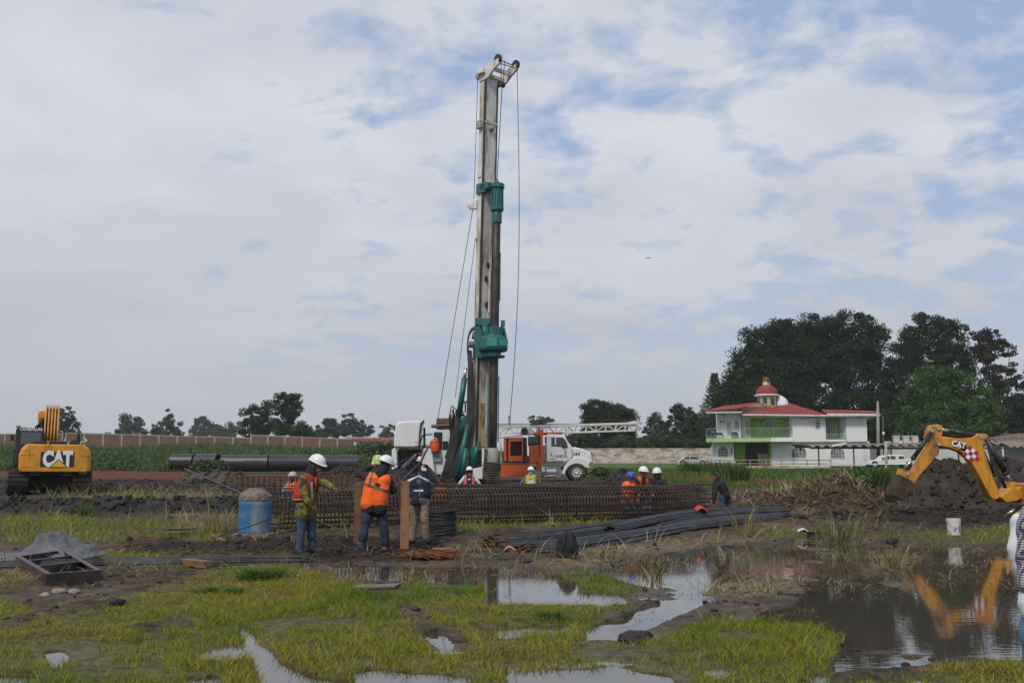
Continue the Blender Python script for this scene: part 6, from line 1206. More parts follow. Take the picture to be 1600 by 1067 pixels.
# ================================================================ REBAR CAGES, BUNDLES AND OTHER SITE THINGS
def cage(label, A, B, r, nbars, pitch, m, m2, rs=.013, rb=.016, hoops=True):
    """long cylinder of bars with a fine spiral; A, B axis ends (Vector)"""
    ax = (B-A); Ln = ax.length; d = ax.normalized(); u = Vector((0, 0, 1)); u = (u-d*u.dot(d)).normalized(); v = d.cross(u)
    T = thing('rebar_cage', Vector((A.x, A.y, A.z-r)), label, 'rebar cage', 'rebar cages lying on the plot')
    # spiral tie, as one triangular-section wire
    n_ = int(Ln/pitch); st = 20; k = n_*st; i = np.arange(k+1); a = 2*PI*i/st; s_ = Ln*i/k
    wob = 1+0.035*np.sin(s_*1.3)+0.02*np.sin(s_*5.1); sq = 1-0.05*np.sin(s_*.7)
    A_, d_, u_, v_ = [np.array(q) for q in (A, d, u, v)]
    C = A_+s_[:, None]*d_+(np.cos(a)*r*wob*sq)[:, None]*u_+(np.sin(a)*r*wob)[:, None]*v_
    rad = (np.cos(a)[:, None]*u_+np.sin(a)[:, None]*v_); V = []
    for q in range(3): t_ = 2*PI*q/3; V.append(C+rs*(math.cos(t_)*rad+math.sin(t_)*d_))
    V = np.stack(V, 1).reshape(-1, 3); b_ = np.arange(k)[:, None]*3
    Q = np.concatenate([np.stack([b_[:, 0]+q, b_[:, 0]+(q+1) % 3, b_[:, 0]+3+(q+1) % 3, b_[:, 0]+3+q], 1) for q in range(3)])
    np_mesh('spiral', V, Q, m, T)
    for j in range(nbars):
        a = 2*PI*j/nbars+.1; mb = MB(); pts = []
        for q in range(13):
            f = q/12; o = (u*math.cos(a)+v*math.sin(a))*(r-.03)+u*random.uniform(-.012, .012); pts.append(A.lerp(B, f)+o+(d*random.uniform(-.5, .1) if q == 0 else d*random.uniform(0, .5) if q == 12 else Vector((0, 0, 0))))
        mb.tube(pts, rb, 5); mb.build('bar', m2, T)
    if hoops:
        for q in range(int(Ln/2)):
            c = A+d*(1+q*2); mb = MB(); mb.tube([c+(u*math.cos(t_)+v*math.sin(t_))*(r-.05) for t_ in [2*PI*i/20 for i in range(21)]], .014, 5, caps=False); mb.build('hoop', m2, T)
    return T
r_ = .42
def on(px, py): return GH(px, py)
a = on(432, 826); b_ = on(1078, 808); a.z = a.z+r_-.02; b_.z = b_.z+r_-.02
cage('front dark rebar cage running from the camouflaged worker to the coiled cage ends', a, b_, r_, 17, .085, M_REBRUST, M_REBAR)
a = on(366, 800); b_ = on(640, 797); a.z += .50; b_.z += .48
cage('rusty brown rebar cage with big open hoops behind the blue drum', a, b_, .50, 16, .15, mat('orange_rust_bar', (.14, .065, .028), .85, var=.35, scale=4), M_REBRUST, rs=.013)
a = on(600, 797); b_ = on(1100, 795); a.z += .37; b_.z += .37
cage('rear rebar cage partly hidden behind the long front cage', a, b_, .375, 16, .095, M_REBRUST, M_REBAR)
a = on(478, 813); b_ = on(1012, 806); a.z = .94; b_.z = .90
# loose top bars resting on the cages
def loose_bar(label, pts, r=.014, m=None, name='loose_rebar', group=None):
    mb = MB(); mb.tube(pts, r, 6); o = mb.build(name, m or M_REBAR, origin=pts[0]); return tag(o, label, 'rebar', group)
def at(px, py, D): return P(px, py, D)
loose_bar('long bar leaning from the weeds down to the blue drum', [at(288, 732, 34), at(340, 754, 29), at(388, 775, 25.5)], .022)
loose_bar('thin horizontal bar sticking out left of the rusty hoops', [at(270, 757, 31), at(480, 763, 30)], .014)
loose_bar('lower horizontal bar sticking out left above the black bank', [at(300, 764, 29), at(520, 768, 28)], .014)
loose_bar('slim bar held by the worker in camouflage, bowed down to the left', [at(338, 839, 15.2), at(390, 822, 15.6), at(440, 803, 16.2), at(490, 782, 16.6), at(533, 763, 17.0), at(590, 738, 17.6), at(638, 716, 18.3)], .009, M_REBAR)
loose_bar('bar raised by the two workers between the wooden posts', [at(604, 776, 17.6), at(630, 750, 17.9), at(657, 722, 18.3), at(668, 700, 18.7)], .020)
loose_bar('upright bar driven in the mud left of the first wooden post', [GH(545, 848), GH(545, 848)+Vector((0.0, 0, .92))], .013)
loose_bar('horizontal bar laid across the two wooden posts', [at(548, 758, 17.95), at(633, 757, 17.9), at(900, 762, 20.0)], .012)
loose_bar('short bar lying diagonally at the feet of the camouflaged worker', [at(494, 812, 21), at(556, 838, 18)], .012)
loose_bar('rusty bar lying over the weeds behind the tarp', [at(145, 858, 17.9), at(190, 852, 17.9), at(240, 847, 17.9)], .014, M_RUST)
def bundle(label, pts, w, h, nb, name='rebar_bundle', m=None, ends=True, tie=True):
    """pts: centre line on the ground; a sheaf of bars w wide and h high"""
    T = thing(name, pts[0], label, 'rebar bundle', 'bundles of straight rebar on the mud'); pts = [Vector(p) for p in pts]; mb = MB(); rr = .0145
    ln = sum((pts[i+1]-pts[i]).length for i in range(len(pts)-1))
    for j in range(nb):
        a = random.uniform(0, 2*PI); q = random.uniform(0.55, 1)**.5; ox, oz = math.cos(a)*q*w/2, abs(math.sin(a))*q*h; pp = []
        for i, p in enumerate(pts):
            d = (pts[min(i+1, len(pts)-1)]-pts[max(i-1, 0)]).normalized(); s_ = Vector((-d.y, d.x, 0)); w2 = (1+.10*math.sin(j*1.7+i*.9))
            pp.append(p+s_*ox*w2+Vector((0, 0, oz*(1+.08*math.sin(j+i)))) + (d*random.uniform(-.25, .12) if i in (0, len(pts)-1) else Vector((0, 0, 0))))
        mb.tube(pp, rr*random.uniform(.85, 1.25), 5)
    # the filled core that the outer bars hide
    vs = []; fs = []
    for i, p in enumerate(pts):
        d = (pts[min(i+1, len(pts)-1)]-pts[max(i-1, 0)]).normalized(); s_ = Vector((-d.y, d.x, 0))
        for k in range(8): t_ = PI*k/7; vs.append(p+s_*math.cos(t_)*w*.42+Vector((0, 0, math.sin(t_)*h*.74-.01)))
    for i in range(len(pts)-1):
        for k in range(7): fs.append((i*8+k, i*8+k+1, (i+1)*8+k+1, (i+1)*8+k))
    mb.add(vs, fs); mb.build('bars', m or mat('new_rebar', (.06, .06, .063), .5, metal=.25, var=.3, scale=3), T)
    if tie:
        for f in (.12, .33, .55, .78):
            x = f*(len(pts)-1); i = int(x); p = pts[i].lerp(pts[i+1], x-i); d = (pts[i+1]-pts[i]).normalized(); s_ = Vector((-d.y, d.x, 0)); mb = MB()
            mb.tube([p+s_*math.cos(t_)*(w*.53)+Vector((0, 0, max(0, math.sin(t_))*h*1.09)) for t_ in [PI*k/10 for k in range(11)]], .008, 5, caps=False); mb.build('tie_wire', M_REBRUST, T)
    if ends:
        p = pts[0]; d = (pts[1]-pts[0]).normalized(); s_ = Vector((-d.y, d.x, 0)); mb = MB()
        for j in range(70):
            a = random.uniform(0, 2*PI); q = random.uniform(0, 1)**.5; c = p+s_*math.cos(a)*q*w*.5+Vector((0, 0, abs(math.sin(a))*q*h))+d*random.uniform(-.3, -.02); mb.tube([c, c+d*.35], .0125, 5)
        mb.build('bar_ends', mat('orange_rust', (.16, .06, .02), .9, var=.4, scale=9), T)
    return T
def line(*pp): return [GH(*p)+Vector((0, 0, dz)) for p, dz in [((q[0], q[1]), q[2] if len(q) > 2 else 0) for q in pp]]
bundle('thick bundle of straight rebar lying from the rusty ends to the red cloth', line((782, 854), (850, 848), (930, 836), (1000, 826), (1080, 816), (1150, 810), (1218, 806)), .62, .22, 170)
bundle('front bundle of straight rebar passing behind the black bag', line((838, 862), (900, 857), (980, 843), (1050, 830), (1120, 820), (1215, 811)), .46, .16, 120)
bundle('upper bundle of rebar resting along the top of the other two', line((960, 838, .12), (1020, 826, .16), (1090, 815, .17), (1150, 809, .14), (1222, 804, .08)), .36, .12, 60, ends=False)
bundle('long flat bundle of bars reaching in from the left border to the worker in camouflage', line((-60, 892), (40, 888), (160, 884), (280, 882), (380, 880), (475, 879)), .34, .10, 60, ends=False, m=mat('dark_bar', (.05, .048, .05), .5, metal=.3, var=.3, scale=3))
bundle('thin bundle of dark bars beyond the bent worker', line((1140, 812), (1180, 806), (1240, 806), (1262, 808)), .5, .07, 30, ends=False, m=M_RUB)
# wooden posts with a slotted top
M_WOOD = mat('weathered_timber', (.16, .085, .045), .85, var=.3, scale=3, bump=.3, dirt=(.07, .045, .03), damt=.35, dscale=2, streak=6)
for (px, pyb, pyt, w, lab) in ((557, 850, 752, .065, 'darker square wooden post left of the worker in the orange vest'), (631, 857, 751, .07, 'lighter square wooden post between the orange vest and the navy vest')):
    p = GH(px, pyb); top = P(px, pyt, p.y); T = thing('wooden_post', p, lab, 'post', 'wooden posts of the bar bending stand'); mb = MB()
    mb.obox((p.x, p.y+.06, (top.z-.05)/2), (w, .012, 0), (-.01, w, 0), (0, 0, top.z/2+.02)); mb.build('timber', M_WOOD if px < 600 else mat('fresh_timber', (.27, .145, .065), .8, var=.25, scale=6, bump=.4, dirt=(.12, .07, .04), damt=.4, dscale=2.5, streak=9), T, bevel=.006); mb = MB(); mb.tube([(p.x-w, p.y+.06, top.z-.06), (p.x+w+.02, p.y+.06, top.z-.06)], .012, 8); mb.build('steel_pin', M_REBAR, T)
# blue drum with a concrete cone on it
def drum():
    p = GH(397, 836); s = p.y/F; T = thing('blue_drum', p, 'worn blue drum with a concrete cone poured on its top', 'drum'); r = 24*s
    zt = P(397, 791, p.y).z; z2 = P(397, 785, p.y).z; z3 = P(397, 773, p.y).z; r3 = 12*s
    mb = MB(); prof = [(r*.97, 0), (r, .02)]; n_ = 8
    for i in range(n_+1): z = .03+(zt-.05)*i/n_; prof += [(r*(1.0 if i % 4 else 1.03), z)]
    prof += [(r, zt-.01), (r*.98, zt)]; mb.lathe(prof, p, n=40); mb.build('barrel', mat('worn_blue_plastic', (.03, .14, .28), .5, var=.12, dirt=(.25, .25, .24), damt=.42, dscale=2.2, streak=3), T, smooth=True)
    mb = MB(); mb.lathe([(r*1.0, zt-.015), (r*1.05, zt+.02), (r*1.04, z2+.02), (r*.97, z2+.05), (r3*1.25, z3-.03), (r3*1.05, z3+.01), (r3*.6, z3+.02), (.01, z3+.02)], p, n=36); o = mb.build('concrete_cone', mat('rough_concrete', (.17, .145, .12), .95, var=.3, scale=9, bump=1, bscale=18, dirt=(.08, .065, .05), damt=.45), T, smooth=False)
    for v in o.data.vertices: v.co += Vector((random.uniform(-.012, .012), random.uniform(-.012, .012), random.uniform(-.008, .01)))
    mb = MB()
    for k in range(5): a = k*1.3; x_, y_ = math.cos(a)*r3*.7, math.sin(a)*r3*.5; mb.tube([p+Vector((x_, y_, z3)), p+Vector((x_*1.1, y_, z3+.10+.02*k))], .009, 6)
    mb.build('starter_bars', M_REBAR, T); mb = MB(); mb.lathe([(r*1.35, -.03), (r*1.3, .035), (r*1.0, .05)], p, n=20); o = mb.build('concrete_foot', mat('rough_concrete', (.2, .17, .15)), T)
    for v in o.data.vertices: v.co += Vector((random.uniform(-.03, .03), random.uniform(-.03, .03), random.uniform(-.01, .01)))
drum()
# coils of black wire
def coil(px, py, w, h, lab, n_=34):
    p = GH(px, py); s = p.y/F; r = w*s/2; H_ = h*s; mb = MB()
    for k in range(n_):
        f = k/n_; z = p.z+.02+H_*f; rr = r*(1+random.uniform(-.06, .05)); tx, ty = random.uniform(-.04, .04), random.uniform(-.04, .04)
        mb.tube([(p.x+rr*math.cos(t_), p.y+rr*math.sin(t_)*.95, z+tx*math.cos(t_)+ty*math.sin(t_)) for t_ in [2*PI*i/22 for i in range(23)]], .012, 5, caps=False)
    mb.lathe([(r*.93, 0), (r*.93, H_)], p, n=20, caps=False); o = mb.build('wire_coil', M_RUB, origin=p); tag(o, lab, 'wire coil')
coil(690, 836, 44, 38, 'stack of black wire coiled in front of the long cage'); coil(1280, 836, 36, 2.5, 'flat black ring lying on the mud by the far pool edge', 4)
# grey tarp, thrown in folds
def tarp():
    p = GH(82, 872); s = p.y/F; w, dpt = 66*s, 1.0; n_, m_ = 90, 30; vs = []; fs = []
    u = np.linspace(-1, 1, n_); v = np.linspace(-1, 1, m_); U, V_ = np.meshgrid(u, v); edge = np.clip((1-np.abs(U)**3)*(1-np.abs(V_)**4), 0, 1)
    f = fbm(U*3.0+5, V_*1.6, 4, 700, .55); fold = 1-np.abs(2*fbm(U*2.6+V_*1.4, V_*1.1+U*.6, 3, 710)-1); hmp = np.interp(U, [-1, -.6, -.35, .0, .3, .55, .8, 1], [.05, .35, .95, 1.0, .72, .6, .85, .3])
    Zt = edge*(.26*hmp*(.35+.85*fold**1.5)+.05*f+.05*(1-np.abs(2*fbm(U*9+V_*3, V_*4, 2, 733)-1)))+.03; X_ = p.x+U*w+.06*(f-.5); Y_ = p.y+.1+V_*dpt*.55+.10*(fbm(U*4, V_*3, 2, 720)-.5)
    V3 = np.stack([X_, Y_, p.z+Zt], -1).reshape(-1, 3); idx = np.arange(n_*m_).reshape(m_, n_); Q = np.stack([idx[:-1, :-1], idx[:-1, 1:], idx[1:, 1:], idx[1:, :-1]], -1).reshape(-1, 4)
    o = np_mesh('tarp', V3, Q, mat('grey_tarp', (.085, .09, .10), .55, var=.15, dirt=(.08, .065, .05), damt=.25), origin=p, smooth=True); tag(o, 'grey tarpaulin heaped in folds over the bars at the left', 'tarpaulin'); sm = o.modifiers.new('thick', 'SOLIDIFY'); sm.thickness = .008
    tp = MB(); q = GH(0, 876); tp.add([(q.x-1, q.y-.3, .04), (q.x+.75, q.y-.25, .05), (q.x+.8, q.y+.45, .13), (q.x+.2, q.y+.5, .15), (q.x-1, q.y+.5, .14)], [(0, 1, 2, 3, 4)]); o2 = tp.build('tarp', MATS['grey_tarp'], origin=q); tag(o2, 'flat grey sheet at the left border touching the heaped tarpaulin', 'tarpaulin'); o2.modifiers.new('thick', 'SOLIDIFY').thickness = .02
tarp()
def steel_frame():
    cs = [GH(24, 884), GH(100, 872), GH(157, 908), GH(72, 915)]; T = thing('steel_frame', cs[3], 'rectangular frame of steel channel lying on the mud by the tarpaulin', 'frame'); h = .13
    def ch(a, b_, name='channel', inset=0):
        mb = MB(); a, b_ = a+Vector((0, 0, h/2)), b_+Vector((0, 0, h/2)); mb.bar(a, b_, .012, h); d = (b_-a).normalized(); s_ = Vector((-d.y, d.x, 0))
        for z in (-h/2, h/2): mb.obox((a+b_)/2+s_*.03+Vector((0, 0, z)), d*(b_-a).length/2, s_*.03, (0, 0, .006))
        mb.build(name, mat('dark_channel', (.05, .04, .038), .45, metal=.4, var=.3, dirt=(.10, .055, .035), damt=.45, dscale=3), T)
    ch(cs[3], cs[2]); ch(cs[2], cs[1]); ch(cs[1], cs[0]); ch(cs[0], cs[3])
    for f in (.33, .62): a, b_ = cs[0].lerp(cs[3], f), cs[1].lerp(cs[2], f); ch(a, b_, 'cross_member')
steel_frame()
def board(px0, py0, px1, py1, w, th, lab, m, name='timber_board', cat='board'):
    a, b_ = GH(px0, py0), GH(px1, py1); mb = MB(); mb.bar(a+Vector((0, 0, th*.6)), b_+Vector((0, 0, th*.6)), w, th); o = mb.build(name, m, origin=a, bevel=.006); return tag(o, lab, cat)
board(266, 880, 324, 888, .16, .09, 'short brown timber board lying beside the long flat bars', M_WOOD)
board(329, 838, 351, 847, .05, .05, 'short orange rusty pipe pointing at the blue drum', mat('orange_rust2', (.22, .09, .04), .8, var=.4), 'rusty_pipe', 'pipe')
o = board(555, 919, 622, 917, .28, .03, 'flat grey concrete slab at the left end of the narrow pool', mat('wet_slab', (.12, .10, .09), .5, var=.15), 'concrete_slab', 'slab')
# little steel mesh squares
p = GH(283, 838); mb = MB(); q = [(0, 0), (.5, .25), (.75, -.12), (.25, -.3)]
for k in range(2):
    for i in range(4): a, b_ = q[i], q[(i+1) % 4]; mb.bar(p+Vector((a[0]-.4, a[1], .05+.09*k)), p+Vector((b_[0]-.4, b_[1], .05+.09*k+.04*(i == 1))), .02, .02)
o = mb.build('stirrup', M_REBAR, origin=p); tag(o, 'square steel stirrups thrown on the ground left of the blue drum', 'stirrups')
p = GH(218, 858); mb = MB(); mb.prism([(p.x-.3, 0), (p.x+.25, 0), (p.x+.2, .12), (p.x+.02, .26), (p.x-.22, .2)], p.y+.3, p.y+.38); o = mb.build('rusty_plate', mat('dull_rust', (.09, .05, .04), .9), origin=p); tag(o, 'rusty plate standing in the grass behind the long flat bars', 'plate')
# black bag
def bag():
    p = GH(886, 871); s = p.y/F; T = thing('black_bag', p, 'black bag standing in front of the rebar bundles', 'bag'); hw = 15*s; H_ = 40*s; vs = []; fs = []; nk_, nr_ = 44, 26
    for i in range(nr_+1):
        z = i/nr_; w = np.interp(z, [0, .04, .3, .7, .9, .97, 1], [.95, 1.12, 1.15, .92, .72, .5, .05])
        for k in range(nk_):
            t_ = 2*PI*k/nk_; cx_, cy_ = math.cos(t_), math.sin(t_); e_ = (abs(cx_)**3.2+abs(cy_)**3.2)**(-1/3.2); f_ = 1+.16*(float(fbm(np.array([cx_*2.2+z*2+3]), np.array([cy_*2.2+z*5]), 4, 800)[0])-.5)*2
            vs.append(p+Vector((cx_*e_*hw*w*f_, cy_*e_*.14*w*f_, z*H_*(1+.04*cx_))))
    for i in range(nr_):
        for k in range(nk_): fs.append((i*nk_+k, i*nk_+(k+1) % nk_, (i+1)*nk_+(k+1) % nk_, (i+1)*nk_+k))
    fs += [tuple(range(nk_))[::-1], tuple(nr_*nk_+k for k in range(nk_))]
    me = bpy.data.meshes.new('bag'); me.from_pydata(vs, [], fs); me.update(); link_mesh('bag_body', me, mat('black_fabric', (.012, .012, .014), .85, var=.3, bump=.3), T, smooth=True)
    for x in (-.5, .5): mb = MB(); mb.tube([p+Vector((x*hw, -.12, .05)), p+Vector((x*hw*.9, -.175, H_*.5)), p+Vector((x*hw*.5, -.1, H_*.93)), p+Vector((x*hw*.3, 0, H_*1.02))], .016, 6); mb.build('strap', mat('grey_strap', (.022, .022, .025), .7), T, smooth=True)
    mb = MB(); mb.tube(bezier(p+Vector((-.06, 0, H_*.96)), p+Vector((-.07, 0, H_*1.1)), p+Vector((.07, 0, H_*1.1)), p+Vector((.06, 0, H_*.96)), 8), .012, 6); mb.build('handle', MATS['grey_strap'], T, smooth=True)
    for k in range(2): mb = MB(); c = p+Vector((hw*(.7 if k else -.9), -.1, .03)); mb.tube([c, c+Vector((.1*(1 if k else -1), -.05, -.01))], .02, 6); mb.build('loose_strap', MATS['grey_strap'], T)
bag()
# white bucket
def bucket():
    p = GH(1491, 836); s = p.y/F; T = thing('plastic_bucket', p, 'white plastic bucket standing at the pool edge before the dirt heap', 'bucket'); r0, r1, H_ = 9.0*s, 10.4*s, 25.5*s; M_ = mat('bucket_white', (.62, .62, .6), .45, var=.04, dirt=(.3, .28, .24), damt=.22)
    mb = MB(); mb.lathe([(r0*.95, 0), (r0, .01), (r0+(r1-r0)*.8, H_*.8), (r1*1.02, H_*.81), (r1*1.02, H_*.84), (r1*.99, H_*.86), (r1*1.03, H_*.94), (r1*1.03, H_), (r1*.96, H_), (r0*.9, .03), (.01, .03)], p, n=32); mb.build('pail', M_, T, smooth=False)
    mb = MB(); mb.tube([p+Vector((r1*math.cos(t_)*1.04, -.01-abs(math.sin(t_))*.04-r1*math.sin(t_), H_*.86-math.sin(t_)*H_*.42)) for t_ in [PI*i/12 for i in range(13)]], .004, 6); mb.build('wire_handle', M_CABLE, T)
    mb = MB()
    for (a, b_) in (((-.4, .35), (-.1, .5)), ((-.1, .5), (-.2, .25)), ((-.5, .3), (-.3, .22))): mb.bar(p+Vector((a[0]*r1, -r1*.99, a[1]*H_)), p+Vector((b_[0]*r1, -r1*1.0, b_[1]*H_)), .006, .006)
    mb.bar(p+Vector((r1*.45, -r1*.93, H_*.2)), p+Vector((r1*.42, -r1*.96, H_*.62)), .012, .004); mb.build('black_scrawl', M_BLK, T)
bucket()
# red cloth, litter, rust pile
def cloth(p, w, d, h, m, lab, name, cat):
    n_ = 18; u, v = np.meshgrid(np.linspace(-1, 1, n_), np.linspace(-1, 1, n_)); f = fbm(u*2.2+p.x, v*2.2, 3, 900+int(abs(p.x)*7)); Z_ = h*(1-.55*u**2-.35*v**2)+.10*h*f-.25*h*np.abs(u)
    V3 = np.stack([p.x+u*w*(1+.2*(f-.5)), p.y+v*d*(1+.3*(f-.5)), p.z+Z_], -1).reshape(-1, 3); idx = np.arange(n_*n_).reshape(n_, n_); Q = np.stack([idx[:-1, :-1], idx[:-1, 1:], idx[1:, 1:], idx[1:, :-1]], -1).reshape(-1, 4)
    o = np_mesh(name, V3, Q, m, origin=p, smooth=True); o.modifiers.new('thick', 'SOLIDIFY').thickness = .01; return tag(o, lab, cat)
q = GH(1092, 814)+Vector((0, -.12, .20)); cl = cloth(q, .17, .30, .17, mat('red_cloth', (.50, .035, .015), .7, var=.1), 'red cloth laid over the rebar bundles', 'red_cloth', 'cloth')
mb = MB(); mb.tube([q+Vector((.17, -.28, .05)), q+Vector((.19, -.1, .12)), q+Vector((.18, .2, .08))], .012, 6); mb.build('yellow_edging', mat('yellow_edging', (.6, .4, .08), .7), cl) if False else None
cloth(GH(796, 860), .10, .08, .09, mat('pink_litter', (.5, .16, .18), .6, var=.5, scale=12), 'crumpled pink and white wrapper beside the rusty bar ends', 'plastic_wrapper', 'litter')
cloth(GH(820, 862), .05, .04, .03, mat('white_litter', (.6, .6, .6), .6), 'small white scrap left of the black bag', 'paper_scrap', 'litter')
cloth(GH(1254, 830), .12, .1, .07, mat('white_litter', (.6, .6, .6)), 'pale plastic scrap on the far mud bank of the pool', 'plastic_scrap', 'litter')
def rust_pile():
    p = GH(672, 872); mb = MB()
    for k in range(60):
        a = random.uniform(0, PI); c = p+Vector((random.gauss(0, .16), random.gauss(0, .1), .03+abs(random.gauss(0, .03)))); r = random.uniform(.08, .26)
        mb.tube([c+Vector((r*1.3*math.cos(t_), r*.5*math.sin(t_), .02*math.sin(3*t_+k))) for t_ in [2*PI*i/14 for i in range(random.randint(7, 15))]], .008, 4)
    o = mb.build('rusty_wire_heap', mat('orange_rust', (.16, .06, .02)), origin=p); tag(o, 'low heap of rusty orange wire at the feet of the navy vest worker', 'wire')
    p = GH(688, 866); mb = MB(); mb.bar(p+Vector((-.12, -.1, .1)), p+Vector((.2, .0, .1)), .1, .02); o = mb.build('copper_strip', mat('copper_red', (.4, .16, .09), .4), origin=p); tag(o, 'shiny reddish strip on top of the rusty wire heap', 'strip')
rust_pile()
# stones
def stone(px, py, s_, lab, colr=(.2, .18, .16), name='stone', sq=.6):
    p = GH(px, py); bm = bmesh.new(); bmesh.ops.create_icosphere(bm, subdivisions=3, radius=1); sd_ = px
    for v in bm.verts:
        n_ = float(fbm(np.array([v.co.x*1.3+sd_]), np.array([v.co.y*1.3+v.co.z*1.7]), 3, 950)[0]); v.co = Vector((v.co.x*s_*1.3, v.co.y*s_, v.co.z*s_*sq))*(.45+.75*n_+.5*float(fbm(np.array([v.co.x*5+sd_]), np.array([v.co.y*5+v.co.z*6]), 2, 960)[0]))+p+Vector((0, 0, s_*sq*.25))
    me = bpy.data.meshes.new(name); bm.to_mesh(me); bm.free(); o = link_mesh(name, me, mat('stone_%d' % int(colr[0]*100), colr, .85, var=.2, bump=.4), origin=p, smooth=True); return tag(o, lab, 'stone')
stone(92, 925, .06, 'pale stone in front of the steel frame', (.24, .21, .18)); stone(115, 926, .055, 'pinkish grey stone right of the pale stone by the steel frame', (.21, .19, .18)); stone(70, 930, .04, 'small pale stone left of the other stones by the steel frame', (.25, .22, .2))
stone(994, 1000, .10, 'black wet lump of earth at the near edge of the pool', (.025, .02, .018), 'earth_lump'); stone(178, 942, .07, 'dark lump of earth below the steel frame', (.03, .024, .02), 'earth_lump'); stone(820, 878, .09, 'dark lump of earth left of the black bag', (.03, .024, .02), 'earth_lump')
for (px, py, lb) in ((1337, 1016, 'leftmost of the tiny dark clods in the shallow water at the right'), (1352, 1048, 'nearest tiny dark clod in the shallow water at the right'), (1414, 1038, 'tiny dark clod in the middle of the shallow water at the right'), (1458, 1030, 'rightmost tiny dark clod in the shallow water')): stone(px, py, .022, lb, (.02, .017, .015), 'mud_clod')['group'] = 'clods in the shallow water'
# big black pipes on the red soil
def pipes():
    D = 86; M_PIPEB = mat('black_plastic_pipe', (.022, .023, .03), .42, var=.15, dirt=(.06, .045, .04), damt=.2, dscale=.5)
    X = lambda px, py, D_: P(px, py, D_)
    for (x0, x1, D0, D1, r, lab, yc) in ((268, 302, 86.8, 86.8, .66, 'shortest black pipe at the left end behind the weeds', 721.5), (307.5, 341, 85.6, 85.2, .68, 'second black pipe showing its round dark mouth', 722), (347, 420, 80, 80, .66, 'third black pipe, a long one with faint red lettering', 723.5), (420.5, 470, 80, 80.4, .65, 'fourth black pipe joined to the lettered pipe', 723.5), (470.5, 560, 80.4, 81, .64, 'last black pipe reaching behind the worker in camouflage', 723.5)):
        a, b_ = X(x0, yc, D0), X(x1, yc, D1); gz = hz(a.x, D0)+r; a.z = b_.z = max(a.z, gz) if False else a.z
        T = thing('plastic_pipe', (a.x, D0, a.z-r), lab, 'pipe', 'large black pipes on the red earth bank'); d = (b_-a).normalized(); L0 = (b_-a).length; mb = MB()
        mb.lathe([(r*.93, 0), (r, .0), (r, L0), (r*.93, L0), (r*.93, 0)], a, axis=d, n=40, caps=False); mb.build('pipe_wall', M_PIPEB, T, smooth=False)
        if x0 == 347: text_mesh('lettering', 'TUBERIA', .42, mat('faint_red', (.10, .03, .035), .6), T, X(402, 722.5, D0)+Vector((0, -r-.0, 0)), depth=.02)
    # earth bank carrying the pipes
pipes()
